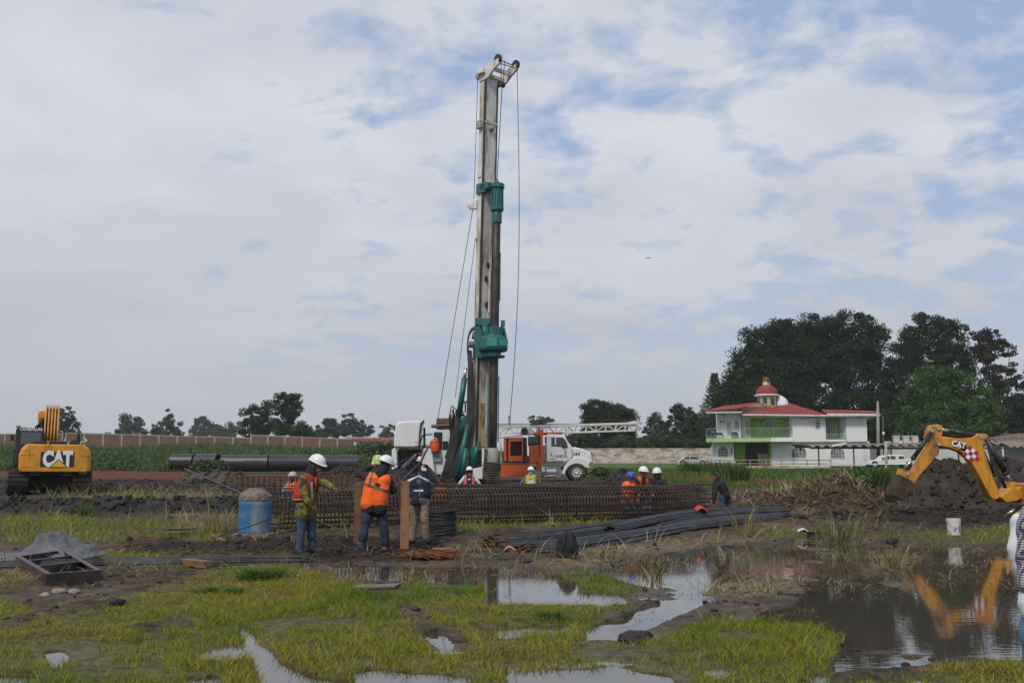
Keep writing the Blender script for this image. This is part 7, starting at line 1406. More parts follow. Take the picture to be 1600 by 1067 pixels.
# heaps of earth
def heap(px, py, w, H_, dpt, lab, colr, sd, name='dirt_heap', lean=0.0, amp=.35, cat='heap', rootn=0, top2=None):
    p = GH(px, py) if isinstance(px, (int, float)) else px; n_, m_ = 110, 60; u = np.linspace(-1, 1, n_); v = np.linspace(-1, 1, m_); U, V_ = np.meshgrid(u, v)
    rr = np.sqrt((np.abs(U)**2.2)+(np.abs(V_)**2.2)); base = np.clip(1-rr**1.5, 0, 1)**.8; X_ = p.x+U*w; Y_ = p.y+dpt+V_*dpt
    f = fbm(X_*1.1, Y_*1.1, 5, sd, .6); rg = 1-np.abs(2*fbm(X_*2.3, Y_*2.3, 4, sd+9, .6)-1); c2 = fbm(X_*6, Y_*6, 2, sd+19)
    prof = np.interp(U, *(top2 or ([-1, 1], [1, 1]))); Z_ = H_*prof*base*(1+amp*(f-.5)*2)+H_*.22*base**.5*(rg-.5)+.07*(c2-.5)*np.clip(base*3, 0, 1)-.06*(1-np.clip(base*6, 0, 1))
    X_ = X_+.12*(fbm(X_*3, Y_*3+Z_*2, 2, sd+3)-.5); V3 = np.stack([X_, Y_, p.z+Z_], -1).reshape(-1, 3); idx = np.arange(n_*m_).reshape(m_, n_); Q = np.stack([idx[:-1, :-1], idx[:-1, 1:], idx[1:, 1:], idx[1:, :-1]], -1).reshape(-1, 4)
    cc = np.array(colr)*(0.45+1.15*fbm(V3[:, 0]*1.7+V3[:, 2]*2, V3[:, 1]*1.7+V3[:, 2]*1.5, 4, sd+30)[:, None])
    T = thing(name, p, lab, cat); o = np_mesh('earth', V3, Q, attr_mat('clod_soil', .65, .4), T, col=cc, smooth=False)
    # clods and roots on it
    k = int(w*dpt*260); ii = RNG.integers(0, len(V3), k); C_ = V3[ii]; C_ = C_[C_[:, 2] > p.z+.03]; k = len(C_)
    bm = bmesh.new(); bmesh.ops.create_cube(bm, size=1.5); bmesh.ops.triangulate(bm, faces=bm.faces); Uv = np.array([q.co[:] for q in bm.verts]); Tq = np.array([[q.index for q in fc.verts] for fc in bm.faces]); bm.free()
    s_ = .015+.085*RNG.uniform(0, 1, k)**4; VV = Uv[None]*(1+RNG.normal(0, .38, (k, len(Uv), 1)))*s_[:, None, None]*RNG.uniform(.6, 1.4, (k, 1, 3))+C_[:, None]; TT = Tq[None]+(np.arange(k)*len(Uv))[:, None, None]
    col_ = np.repeat((np.array(colr)*RNG.uniform(.4, 1.8, (k, 1)))[:, None], len(Uv), 1); ob = np_mesh('clods', VV.reshape(-1, 3), TT.reshape(-1, 3), attr_mat('clod_soil'), T, col=col_.reshape(-1, 3)); ob['kind'] = 'stuff'
    if rootn:
        k = rootn; ii = RNG.integers(0, len(V3), k*3); C_ = V3[ii]; C_ = C_[C_[:, 2] > p.z+.12][:k]; k = len(C_); ln = RNG.uniform(.15, .75, k); az = RNG.uniform(0, 2*PI, k); el = RNG.normal(.05, .3, k)
        c_ = palette([(.12, .08, .045), (.25, .18, .10), (.42, .33, .19)], RNG.uniform(0, 1, k)); VV, TT, CC = blades(C_[:, 0], C_[:, 1], C_[:, 2], ln*np.sin(el), .015*RNG.uniform(.5, 1.8, k), ln*np.cos(el)*np.cos(az), ln*np.cos(el)*np.sin(az), c_, az+PI/2)
        ob = np_mesh('straw', VV, TT, M_STRAW, T, col=CC); ob['kind'] = 'stuff'
    return T
BK = (.022, .0135, .0085)
heap(1510, 797, 2.7, 1.28, 1.6, 'big heap of black earth and roots under the backhoe arm', BK, 1000, rootn=260, top2=([-1, -.55, -.3, 0, .35, .7, 1], [.5, .75, 1.0, 1.05, .9, .8, .8]))
heap(1650, 797, 3.0, 1.3, 2.0, 'black earth heap running out of the right border', BK, 1050, rootn=60)
heap(1300, 800, 2.4, .78, 1.3, 'brown heap of dead reeds and soil left of the black earth heap', (.075, .052, .032), 1100, rootn=4500, top2=([-1, -.6, -.2, .1, .3, .6, 1], [.45, .55, .7, 1.0, 1.25, 1.0, .8]), name='straw_heap')
heap(1215, 795, 1.6, .40, 1.0, 'low brown mound of mud and reeds beyond the bent worker', (.07, .052, .038), 1150, rootn=1500, name='straw_heap')
heap(560, 762, 3.4, .95, 1.6, 'dark earth heap behind the worker in the orange vest', (.018, .012, .009), 1200, rootn=30)
heap(640, 764, 2.4, .75, 1.4, 'dark earth heap below the raised white cover', (.018, .012, .009), 1250)
heap(945, 766, 1.9, .55, 1.0, 'small dark earth heap right of the truck wheel', (.018, .014, .011), 1300)
heap(978, 764, 1.1, .75, .8, 'dark pointed earth heap behind the worker in the blue helmet', (.018, .014, .011), 1350)
heap(250, 770, 5.2, .42, 1.2, 'long low bank of black earth right of the excavator', (.011, .0075, .006), 1400, amp=.6)
heap(330, 768, 2.3, .80, 1.2, 'grey brown earth heap behind the rusty hoops', (.055, .042, .034), 1450, rootn=20)
heap(200, 803, 6.4, .36, 1.0, 'long strip of black clods below the excavator', (.011, .009, .0075), 1500, amp=.6, rootn=60)
heap(40, 803, 3.0, .36, 1.0, 'black clods at the left border below the excavator', (.011, .009, .0075), 1550, amp=.6, rootn=40)
heap(520, 752, 2.2, .50, 1.5, 'low dark heap at the end of the black pipes', (.035, .027, .022), 1580)
weeds('leafy_weeds', [P(310+i*7, 739-(i % 2)*3, 76) for i in range(6)], .9, .9, .22, 220, WEED, 'leafy weeds growing in front of the black pipes')
weeds('leafy_weeds', [GH(1345+i*8, 780-(i % 3)*4)+Vector((0, i % 2, 0)) for i in range(6)], 1.1, .6, .14, 420, [(0.018, .05, .012), (.03, .085, .02), (.06, .13, .03)], 'dense green weeds between the reed heap and the backhoe bucket')
weeds('leafy_weeds', [GH(930+i*5, 760)+Vector((0, 4, 0)) for i in range(5)], 1.0, .8, .2, 200, WEED, 'weeds right of the truck bumper on the dark earth')
# bird
b0 = P(1012.5, 403.5, 60); T = thing('bird', b0, 'tiny dark bird gliding in the sky right of the drill mast', 'bird'); bm = bmesh.new(); bmesh.ops.create_icosphere(bm, subdivisions=2, radius=1)
for v in bm.verts: v.co = Vector((v.co.x*.035, v.co.y*.09*(1-.3*v.co.y), v.co.z*.035))+b0
me = bpy.data.meshes.new('bird'); bm.to_mesh(me); bm.free(); M_BIRD = mat('dark_feathers', (.03, .03, .035), .8); link_mesh('body', me, M_BIRD, T, smooth=True)
for s_ in (-1, 1): mb = MB(); mb.prism_dir([b0+Vector((s_*.03, -.04, .01)), b0+Vector((s_*.13, -.06, .03)), b0+Vector((s_*.20, -.01, .02)), b0+Vector((s_*.13, .03, .03)), b0+Vector((s_*.03, .05, .01))], (0, 0, .008)); mb.build('wing', M_BIRD, T)
# ================================================================ PEOPLE
def capsule(mb, p0, p1, r0, r1, n=12, flat=None):
    p0, p1 = Vector(p0), Vector(p1); d = (p1-p0); Ln = d.length
    if Ln < 1e-5: d = Vector((0, 0, 1))
    d = d.normalized(); pts = []; rs = []
    for i in range(5): a = -PI/2+PI/2*i/5; pts.append(p0+d*math.sin(a)*r0); rs.append(max(.001, math.cos(a)*r0))
    for i in range(1, 4): f = i/4; pts.append(p0.lerp(p1, f)); rs.append(r0+(r1-r0)*f)
    for i in range(6): a = PI/2*i/5; pts.append(p1+d*math.sin(a)*r1); rs.append(max(.001, math.cos(a)*r1))
    mb.tube([p for p in pts], rs, n)
def ellipsoid(mb, c, rad, fwd=Vector((0, -1, 0)), up=Vector((0, 0, 1)), n=16):
    c = Vector(c); f = Vector(fwd).normalized(); s_ = f.cross(up).normalized(); u = s_.cross(f).normalized(); vs = []; fs = []; m = 10
    for i in range(m+1):
        a = -PI/2+PI*i/m; ca = max(.01, math.cos(a))
        for k in range(n): t_ = 2*PI*k/n; vs.append(c+s_*math.cos(t_)*ca*rad[0]+f*math.sin(t_)*ca*rad[1]+u*math.sin(a)*rad[2])
    for i in range(m):
        for k in range(n): fs.append((i*n+k, i*n+(k+1) % n, (i+1)*n+(k+1) % n, (i+1)*n+k))
    fs += [tuple(range(n))[::-1], tuple(m*n+k for k in range(n))]; mb.add(vs, fs)
def merged(name, mb, vox, m, T, smooth=4, wrinkle=0.0, wsc=9.0, seed=0):
    """overlapping closed volumes -> one continuous surface"""
    me = bpy.data.meshes.new(name); me.from_pydata(mb.v, [], mb.f); me.update(); bm = bmesh.new(); bm.from_mesh(me); bmesh.ops.recalc_face_normals(bm, faces=bm.faces); bm.to_mesh(me); bm.free()
    o = bpy.data.objects.new('tmp', me); COL.objects.link(o); r = o.modifiers.new('r', 'REMESH'); r.mode = 'VOXEL'; r.voxel_size = vox; r.adaptivity = 0
    if smooth: s_ = o.modifiers.new('s', 'SMOOTH'); s_.factor = .5; s_.iterations = smooth
    dg = bpy.context.evaluated_depsgraph_get(); dg.update(); m2 = bpy.data.meshes.new_from_object(o.evaluated_get(dg)); bpy.data.objects.remove(o)
    if wrinkle:
        k = len(m2.vertices); co = np.empty(k*3, np.float32); m2.vertices.foreach_get('co', co); co = co.reshape(-1, 3); nn = np.empty(k*3, np.float32); m2.vertex_normals.foreach_get('vector', nn); nn = nn.reshape(-1, 3)
        f = 1-np.abs(2*fbm((co[:, 0]+co[:, 1]*.7)*wsc*.6+seed, co[:, 2]*wsc+co[:, 1]*wsc*.5, 3, 60+seed)-1); co = co+nn*((f-.55)*wrinkle)[:, None]; m2.vertices.foreach_set('co', co.ravel().astype(np.float32)); m2.update()
    m2.name = name; m2.materials.clear(); return link_mesh(name, m2, m, T, smooth=True)
def band(name, src, T, cond, m, off=.004):
    """a strip sewn on a garment: the garment's faces where cond(x,y,z) holds, lifted by off"""
    me = src.data; w0 = world_loc(src); k = len(me.vertices); co = np.empty(k*3, np.float32); me.vertices.foreach_get('co', co); co = co.reshape(-1, 3)+np.array(w0); nn = np.empty(k*3, np.float32); me.vertex_normals.foreach_get('vector', nn); nn = nn.reshape(-1, 3)
    ok = cond(co[:, 0], co[:, 1], co[:, 2], nn); fs = [tuple(p.vertices) for p in me.polygons if all(ok[v] for v in p.vertices)]
    if not fs: return None
    used = sorted({v for f in fs for v in f}); mp = {v: i for i, v in enumerate(used)}; V = co[used]+nn[used]*off
    m2 = bpy.data.meshes.new(name); m2.from_pydata(V.tolist(), [], [tuple(mp[v] for v in f) for f in fs]); m2.update(); o = link_mesh(name, m2, m, src, smooth=True); return o
def hand(mb, wrist, elbow, s, grow=0.0, curl=.9, side=1, fr=.0085):
    d = (wrist-elbow).normalized(); up = Vector((0, 0, 1)); l = d.cross(up); l = l.normalized() if l.length > .1 else Vector((1, 0, 0)); n_ = l.cross(d).normalized()
    c = wrist+d*.05*s; pal = MB(); ellipsoid(mb, c, (.040*s+grow, .052*s+grow, .017*s+grow), fwd=d, up=n_)
    capsule(mb, wrist-d*.02*s, wrist+d*.03*s, .026*s+grow, .028*s+grow, 10)
    for k, ln in enumerate((.072, .080, .075, .060)):
        o = l*(.030-.020*k)*s; b0 = c+d*.035*s+o; b1 = b0+(d*math.cos(curl*.5)-n_*math.sin(curl*.5))*ln*.5*s; b2 = b1+(d*math.cos(curl*1.3)-n_*math.sin(curl*1.3))*ln*.5*s
        capsule(mb, b0, b1, fr*s*1.1+grow*.6, fr*s+grow*.6, 8); capsule(mb, b1, b2, fr*s+grow*.6, fr*s*.85+grow*.6, 8)
    t0 = c+l*.036*s*side-d*.015*s; t1 = t0+(d*.6+l*.55*side-n_*.4).normalized()*.038*s; t2 = t1+(d*.7-n_*.7).normalized()*.032*s; capsule(mb, t0, t1, fr*s*1.3+grow*.6, fr*s*1.15+grow*.6, 8); capsule(mb, t1, t2, fr*s*1.15+grow*.6, fr*s+grow*.6, 8)
SKIN = mat('brown_skin', (.20, .10, .06), .55, var=.1)
M_HAT = mat('white_hard_hat', (.72, .72, .72), .3, var=.02)
def person(label, J, s=1.0, face=(0, -1, 0), toes=None, vox=.010, top=None, vest=None, legs=None, boot=None, gloves=None, hat=M_HAT, hair=True, hood=None, tilt=None, jhem=.0, stripes=None, sleeve_r=1.0, seed=0, group='workers on the plot', skin=SKIN, hat_tilt=None, headup=None):
    """J: world positions of the joints"""
    J = {k: Vector(v) for k, v in J.items()}; foot = (J['aL']+J['aR'])/2; foot.z = min(J['aL'].z, J['aR'].z)-.08*s
    T = thing('person', foot, label, 'person', group); face = Vector(face).normalized(); up = Vector(headup).normalized() if headup else (J['head']-J['neck']).normalized()*.4+Vector((0, 0, 1)); up.normalize()
    sh = (J['sR']-J['sL']).normalized(); ch, pv, nk, hd = J['chest'], J['pelvis'], J['neck'], J['head']
    def torso(mb, g, low=None, mid=1.0):
        for k in (-1, 1):
            capsule(mb, ch+sh*.075*s*k+(nk-ch)*.25, pv+sh*.062*s*k, .108*s+g, .104*s+g, 16)
        capsule(mb, J['sL'].lerp(J['sR'], .10), J['sL'].lerp(J['sR'], .90), .062*s+g, .062*s+g, 14); capsule(mb, ch.lerp(nk, .6), ch, .085*s+g, .12*s+g, 14)
        if low is not None:
            for k in (-1, 1): capsule(mb, pv+sh*.06*s*k, low+sh*.065*s*k, .112*s+g, .118*s+g, 16)
    def arms(mb, g, k0=1.0, to=1.0):
        for S_ in 'LR':
            a, e, h = J['s'+S_], J['e'+S_], J['h'+S_]; capsule(mb, a, e, .052*s*k0+g, .042*s*k0+g); capsule(mb, e, e.lerp(h, to), .042*s*k0+g, .030*s*k0+g)
    def lgs(mb, g, to=1.0, k0=1.0):
        for S_ in 'LR':
            a, k_, f = J['p'+S_], J['k'+S_], J['a'+S_]; capsule(mb, a, k_, .076*s*k0+g, .052*s*k0+g, 14); capsule(mb, k_, k_.lerp(f, to), .056*s*k0+g, .043*s*k0+g, 14)
        capsule(mb, J['pL'], J['pR'], .09*s+g, .09*s+g, 14); capsule(mb, pv, (J['pL']+J['pR'])/2, .10*s+g, .09*s+g, 14)
    # body: one continuous surface from head to feet
    mb = MB(); ellipsoid(mb, hd+up*.015*s, (.074*s, .094*s, .100*s), face, up); ellipsoid(mb, hd+face*.022*s-up*.055*s, (.056*s, .066*s, .060*s), face, up)
    sd = face.cross(up).normalized(); capsule(mb, hd+face*.088*s+up*.0*s, hd+face*.108*s-up*.025*s, .010*s, .015*s, 8); capsule(mb, hd+face*.082*s-up*.058*s-sd*.02*s, hd+face*.082*s-up*.058*s+sd*.02*s, .012*s, .012*s, 8)
    for k in (-1, 1): ellipsoid(mb, hd+sd*.076*s*k-face*.008*s-up*.01*s, (.012*s, .020*s, .032*s), face, up, 10); ellipsoid(mb, hd+sd*.032*s*k+face*.076*s+up*.022*s, (.022*s, .016*s, .010*s), face, up, 10)
    capsule(mb, nk, hd-up*.05*s, .056*s, .052*s); torso(mb, 0); arms(mb, 0); lgs(mb, 0)
    for S_, sg in (('L', 1), ('R', -1)): hand(mb, J['h'+S_], J['e'+S_], s, 0.0, side=sg, fr=max(.0085, vox*.9))
    tdir = {}
    for S_ in 'LR':
        td = Vector((toes or {}).get(S_, face)); td.z = 0; td.normalize(); tdir[S_] = td; a = J['a'+S_]; capsule(mb, a+Vector((0, 0, -.035*s))-td*.03*s, a+td*.12*s+Vector((0, 0, -.052*s)), .036*s, .026*s)
    merged('body', mb, vox, skin, T)
    mb = MB()
    for k in (-1, 1): ellipsoid(mb, hd+sd*.032*s*k+face*.083*s+up*.006*s, (.012*s, .008*s, .008*s), face, up, 10)
    mb.build('eyes', mat('eye_dark', (.03, .02, .015), .3), T, smooth=True)
    mb = MB(); ellipsoid(mb, hd+up*.03*s-face*.018*s, (.081*s, .094*s, .098*s), face, up)
    if hood is None: mb.build('hair', mat('black_hair', (.012, .010, .009), .7), T, smooth=True)
    else:
        capsule(mb, hd-up*.02*s-face*.02*s, nk+Vector((0, 0, .0)), .086*s, .098*s); merged('hood', mb, max(vox, .009), hood, T, wrinkle=.012)
    # clothing
    if legs is not None: mb = MB(); lgs(mb, .014*s, .97, 1.04); merged('trousers', mb, vox*1.1, legs, T, wrinkle=.030*s, wsc=7, seed=seed+3)
    if top is not None:
        mb = MB(); torso(mb, .016*s, low=J.get('hem')); arms(mb, .014*s*sleeve_r, 1.04, .93); jk = merged('jacket', mb, vox*1.1, top, T, wrinkle=.022*s, wsc=8, seed=seed)
    if vest is not None:
        mb = MB(); lo = J.get('vhem', pv)
        for k in (-1, 1): capsule(mb, ch+sh*.078*s*k+(nk-ch)*.35, lo+sh*.075*s*k, .131*s, .140*s, 18); capsule(mb, ch, lo, .130*s, .138*s, 16)
        capsule(mb, J['sL'].lerp(J['sR'], .17), J['sL'].lerp(J['sR'], .83), .090*s, .090*s, 14); vs_ = merged('safety_vest', mb, vox*1.1, vest, T, wrinkle=.022*s, wsc=6, seed=seed+7)
        for nm, cond, m_ in (stripes or []): band(nm, vs_, T, cond, m_)
    for S_ in 'LR':
        a = J['a'+S_]; td = tdir[S_]; mb = MB(); capsule(mb, a+Vector((0, 0, .10*s)), a+Vector((0, 0, -.02*s)), .054*s, .052*s); capsule(mb, a+Vector((0, 0, -.035*s))-td*.045*s, a+td*.145*s+Vector((0, 0, -.045*s)), .047*s, .040*s)
        b_ = merged('boot', mb, max(vox, .010), boot or M_BLK, T, wrinkle=.006)
        co = [v.co.z for v in b_.data.vertices]; zf = a.z-.085*s-world_loc(b_).z
        for v in b_.data.vertices: v.co.z = max(v.co.z, zf)
    if gloves is not None:
        for S_, sg in (('L', 1), ('R', -1)):
            mb = MB(); hand(mb, J['h'+S_], J['e'+S_], s, .006, side=sg, fr=max(.0085, vox*.9)); e = J['e'+S_]; h = J['h'+S_]; capsule(mb, h, h.lerp(e, .25), .036*s, .042*s); merged('glove', mb, max(vox*.9, .007), gloves, T, smooth=2)
    if hat is not None:
        hu = Vector(hat_tilt).normalized() if hat_tilt else up; hf = (face-hu*face.dot(hu)).normalized(); hs = hf.cross(hu).normalized(); c = hd+hu*.045*s
        mb = MB(); vs = []; fs = []; n_ = 28; ks = 8
        for i in range(ks+1):
            a = PI/2*i/ks
            for k in range(n_):
                t_ = 2*PI*k/n_; x_, y_ = math.cos(t_)*.122, math.sin(t_)*.148; rg = 1+.035*math.exp(-(x_/.02)**2)*(1 if i > 0 else 0)
                vs.append(c+hs*x_*math.cos(a)*s+hf*y_*math.cos(a)*s+hu*(.02+.118*math.sin(a)*rg)*s)
        for i in range(ks):
            for k in range(n_): fs.append((i*n_+k, i*n_+(k+1) % n_, (i+1)*n_+(k+1) % n_, (i+1)*n_+k))
        mb.add(vs, fs); sh_ = mb.build('hard_hat', hat, T, smooth=True)
        mb = MB(); vs = []; fs = []
        for k in range(n_):
            t_ = 2*PI*k/n_; f_ = max(0, math.sin(t_))**2; ox = .016+.034*f_
            for q, (w, z) in enumerate(((0, .024), (1, .012-.010*f_), (1, .006-.010*f_), (0, .012))): vs.append(c+hs*math.cos(t_)*(.119+w*ox)*s+hf*math.sin(t_)*(.145+w*ox)*s+hu*z*s)
        for k in range(n_):
            a = k*4; b_ = ((k+1) % n_)*4
            for q in range(4): fs.append((a+q, a+(q+1) % 4, b_+(q+1) % 4, b_+q))
        mb.add(vs, fs); mb.build('brim', hat, sh_, smooth=True)
    return T
def JP(D, **k):
    """joints given as photograph pixel + depth offset from distance D"""
    return {n: P(v[0], v[1], D)+Vector((0, v[2] if len(v) > 2 else 0, 0)) for n, v in k.items()}
def camo():
    m = mat('camouflage_cloth', (.10, .09, .02), .85); t, n, l = nodes(m); b = n['Principled BSDF']; tcn = n.new('ShaderNodeTexCoord'); q = n.new('ShaderNodeTexNoise'); q.inputs['Scale'].default_value = 9; q.inputs['Detail'].default_value = 3; l.new(tcn.outputs['Object'], q.inputs['Vector'])
    r = n.new('ShaderNodeValToRGB'); r.color_ramp.interpolation = 'CONSTANT'; e = r.color_ramp.elements; e[0].position = 0; e[0].color = (.035, .035, .010, 1); e[1].position = .43; e[1].color = (.10, .095, .018, 1)
    for p_, c in ((.5, (.19, .16, .03, 1)), (.57, (.06, .07, .015, 1)), (.64, (.26, .22, .05, 1))): x = e.new(p_); x.color = c
    l.new(q.outputs[0], r.inputs[0]); l.new(r.outputs[0], b.inputs['Base Color']); return m
M_CAMO = camo(); M_JEAN = mat('blue_jeans', (.038, .065, .115), .85, var=.3, scale=5, dirt=(.10, .09, .07), damt=.35, dscale=3, bump=.2); M_DJEAN = mat('dark_jeans', (.018, .03, .06), .85, var=.35, scale=5, dirt=(.09, .11, .14), damt=.2, dscale=4)
M_BEIGE = mat('muddy_beige_trousers', (.24, .18, .13), .9, var=.2, scale=4, dirt=(.06, .045, .035), damt=.5, dscale=4); M_NAVY = mat('navy_cloth', (.010, .016, .045), .8, var=.3); M_DARKC = mat('dark_cloth', (.018, .018, .02), .9, var=.3); M_GREYC = mat('grey_cloth', (.10, .11, .14), .85, var=.2)
M_REDV = mat('red_vest', (.34, .025, .012), .7, var=.12); M_ORV = mat('orange_vest', (.95, .14, .012), .6, var=.04); M_ORV.node_tree.nodes['Principled BSDF'].inputs['Roughness'].default_value = .7
M_YTRIM = mat('yellow_trim', (.75, .5, .1), .7); M_GREYB = mat('reflective_grey', (.10, .085, .085), .5); M_WB = mat('reflective_white', (.6, .6, .58), .5); M_LIME = mat('lime_vest', (.42, .55, .08), .7); M_YELV = mat('yellow_vest', (.42, .38, .02), .7)
M_GLV = mat('orange_brown_gloves', (.16, .045, .02), .85, var=.3); M_TAN = mat('tan_boots', (.24, .10, .035), .8, var=.2, dirt=(.06, .04, .03), damt=.35, dscale=8); M_MUDB = mat('muddy_boots', (.05, .04, .035), .85, var=.4)
# 1 camouflage jacket, red vest, turned to the right
D = 16.9
J = JP(D, head=(494,726.5), neck=(485,741), chest=(482,757), pelvis=(478,788), hem=(478,803), vhem=(474,775), sL=(477,748,-.17), sR=(493,747,.15), eL=(481,778,-.22), hL=(493,789,-.25), eR=(511,757,.0), hR=(522,762,-.1),
       pL=(473,795,-.08), pR=(484,795,.08), kL=(473,826,-.10), kR=(485,826,.06), aL=(470,858,-.12), aR=(486,856,.10))
J['vhem'] = P(477, 774, D)
nx = lambda x0, x1: (lambda x, y, z, n: (x > x0) & (x < x1))
zc = lambda py, D=D: P(800, py, D).z
person('worker in camouflage jacket, red vest and white hard hat bending a bar', J, face=(.72, -.38, -.5), toes={'L': (.4, -1, 0), 'R': (1, -.2, 0)}, top=M_CAMO, vest=M_REDV, legs=M_JEAN, boot=M_MUDB, gloves=M_GLV, hood=M_DARKC, hat_tilt=(.38, -.12, 1), seed=1, vox=.009,
       stripes=[('yellow_stripe', lambda x, y, z, n: (np.abs(y-(P(0,700,16.9).y-.04)) < .010) & (n[:, 2] < .9), M_YTRIM), ('yellow_hem', lambda x, y, z, n: (z < zc(778)) & (z > zc(781)), M_YTRIM), ('silver_stripe', lambda x, y, z, n: (x > P(488,750,16.9).x) & (x < P(491,750,16.9).x) & (z < zc(752)) & (n[:, 1] < 0), M_WB)])
# 2 orange vest seen from behind
D = 17.1
J = JP(D, head=(601,727.5,.05), neck=(594,741), chest=(589,757), pelvis=(586,789), hem=(586,794), vhem=(584,787), sL=(575,745,.0), sR=(606,749,.06), eL=(558,741,.12), hL=(575,729,.30), eR=(613,766,.15), hR=(606,764,.36),
       pL=(577,796), pR=(594,797,.05), kL=(570,826,-.05), kR=(599,826,.08), aL=(565,858,-.08), aR=(602,855,.12))
vD = D; wl = lambda px, py: P(px, py, vD).x
person('worker seen from behind in bright orange vest and dark blue jeans', J, face=(.35, .75, -.35), toes={'L': (-.6, .7, 0), 'R': (.5, .8, 0)}, top=M_DARKC, vest=M_ORV, legs=M_DJEAN, boot=M_TAN, gloves=M_GLV, hood=M_DARKC, hat_tilt=(.34, .12, 1), seed=5, vox=.009,
       stripes=[('reflective_stripe', lambda x, y, z, n: (np.abs((z-P(590,762,vD).z)+(x-P(590,762,vD).x)*.32) < .028), M_GREYB),
                ('reflective_stripe', lambda x, y, z, n: (np.abs(x-(P(579,750,vD).x)-(z-P(579,760,vD).z)*.18) < .024) & (z > P(590,761,vD).z) & (n[:, 1] < .2), M_GREYB)])
# 3 navy vest facing the camera behind the posts
D = 19.0
J = JP(D, head=(653,724.5), neck=(655,737), chest=(655,751), pelvis=(655,776), hem=(655,781), vhem=(655,773), sL=(671,742), sR=(640,743), eL=(684,752,-.08), hL=(671,732,-.25), eR=(634,730,-.10), hR=(652,714,-.28),
       pL=(663,781), pR=(648,781), kL=(664,810,-.10), kR=(646,811), aL=(666,841,-.05), aR=(644,843,-.02))
vz = lambda py: P(800, py, 19.0).z
person('worker in navy vest and muddy beige trousers lifting a bar overhead', J, face=(-.1, -1, -.15), toes={'L': (.5, -1, 0), 'R': (-.4, -1, 0)}, top=M_GREYC, vest=M_NAVY, legs=M_BEIGE, boot=M_DARKC, gloves=M_GLV, hood=None, seed=9, vox=.009,
       stripes=[('reflective_stripe', lambda x, y, z, n: (z > vz(768)) & (z < vz(764)) & (n[:, 1] < .3) & (np.abs(x-P(655,766,19.0).x) < .09), M_WB), ('silver_collar', lambda x, y, z, n: (z > vz(745)-.55*np.abs(x-P(655,740,19.0).x)) & (z < vz(741.5)-.45*np.abs(x-P(655,740,19.0).x)) & (n[:, 1] < .2), M_WB), ('zip', lambda x, y, z, n: (np.abs(x-P(657,760,19.0).x) < .010) & (n[:, 1] < -.3), mat('lime_trim', (.15, .2, .05), .7))])
pch = MB(); c = P(648, 783, 18.82); ellipsoid(pch, c, (.075, .05, .085)); o = pch.build('belt_pouch', M_DARKC, origin=c, smooth=True); tag(o, 'round black pouch hanging from the belt of the navy vest worker', 'pouch')
def standing(px, pyh, D, lab, shift=(0, 0), s=1.0, face=(0, 1, 0), arms=None, bend=0.0, bdir=(0, 0), **kw):
    """helper for the small distant figures: head pixel, distance, forward bend in metres"""
    u = F/D*s   # pixels per metre
    h = dict(head=(0, .10), neck=(0, .235), chest=(0, .40), pelvis=(0, .72), hem=(0, .80), vhem=(0, .70))
    f = Vector(face).normalized(); r = Vector((f.y, -f.x, 0)).normalized()   # the person's own right
    hp = P(px, pyh, D); top = hp.z+.12*s
    def pt(lat, dn, fw): b_ = bend*max(0, 1-dn/.80); q = hp+r*lat*s+f*(fw*s+(b_-bend)); q.z = top-dn*s*(1-.0)+bend*.25*(0 if dn > .8 else (dn/.8)); return q
    J = {k: pt(0, v[1], 0) for k, v in h.items()}
    A = arms or dict(L=((-.22, .62, .06), (-.20, .84, .22)), R=((.22, .62, .06), (.20, .84, .22)))
    for S_, sg in (('L', -1), ('R', 1)):
        J['s'+S_] = pt(sg*.17, .31, 0); J['e'+S_] = pt(*A[S_][0]); J['h'+S_] = pt(*A[S_][1]); J['p'+S_] = pt(sg*.085, .86, 0); J['k'+S_] = pt(sg*.10, 1.22, .04); J['a'+S_] = pt(sg*.11, 1.62, 0)
        gz = hz(J['a'+S_].x, J['a'+S_].y)+.085*s; dz = J['a'+S_].z-gz
    # feet on the ground: stretch or fold the legs
    gz = hz(hp.x, hp.y)+.085*s; a0 = J['aL'].z; p0 = J['pL'].z; k = (p0-gz)/(p0-a0)
    for S_ in 'LR':
        J['a'+S_].z = gz; kk = J['k'+S_]; kk.z = p0-(p0-kk.z)*k
        if k < .97: kk += f*math.sqrt(max(0, 1-k*k))*.40*s
    return person(lab, J, s=s, face=face, vox=kw.pop('vox', .016), **kw)
up_arm = dict(L=((-.34, .52, .04), (-.48, .72, .16)), R=((.34, .52, .04), (.48, .72, .16)))
standing(733.5, 737, 38, 'worker with pink and white vest and dark straps seen from behind', face=(0, 1, -.25), arms=up_arm, top=mat('white_shirt', (.55, .54, .6), .8), vest=mat('pink_vest', (.55, .12, .14), .7), legs=M_DARKC, hood=None, seed=20,
         stripes=[('black_straps', lambda x, y, z, n: (np.abs(x-P(733.5,745,38).x) < .10) & (n[:, 1] < .2), M_DARKC)])
standing(829.5, 737, 38, 'worker with dirty yellow vest over blue sleeves standing before the truck', face=(0, 1, -.25), arms=up_arm, top=M_GREYC, vest=M_YELV, legs=mat('blue_white_cloth', (.25, .28, .33), .8, var=.5, scale=10), hood=mat('grey_scarf', (.25, .25, .27), .9), seed=25,
         stripes=[('white_panel', lambda x, y, z, n: (np.abs(x-P(829.5,752,38).x) < .13) & (z < P(829,750,38).z), M_WB)])
standing(590, 707.5, 53, 'distant worker with dark cap and lime vest beside the raised white cover', s=1.0, face=(-.4, -1, 0), top=M_WB, vest=M_LIME, legs=M_DARKC, hat=None, seed=30, vox=.02)
ba = dict(L=((-.24, .56, .22), (-.16, .70, .42)), R=((.24, .56, .22), (.16, .70, .42)))
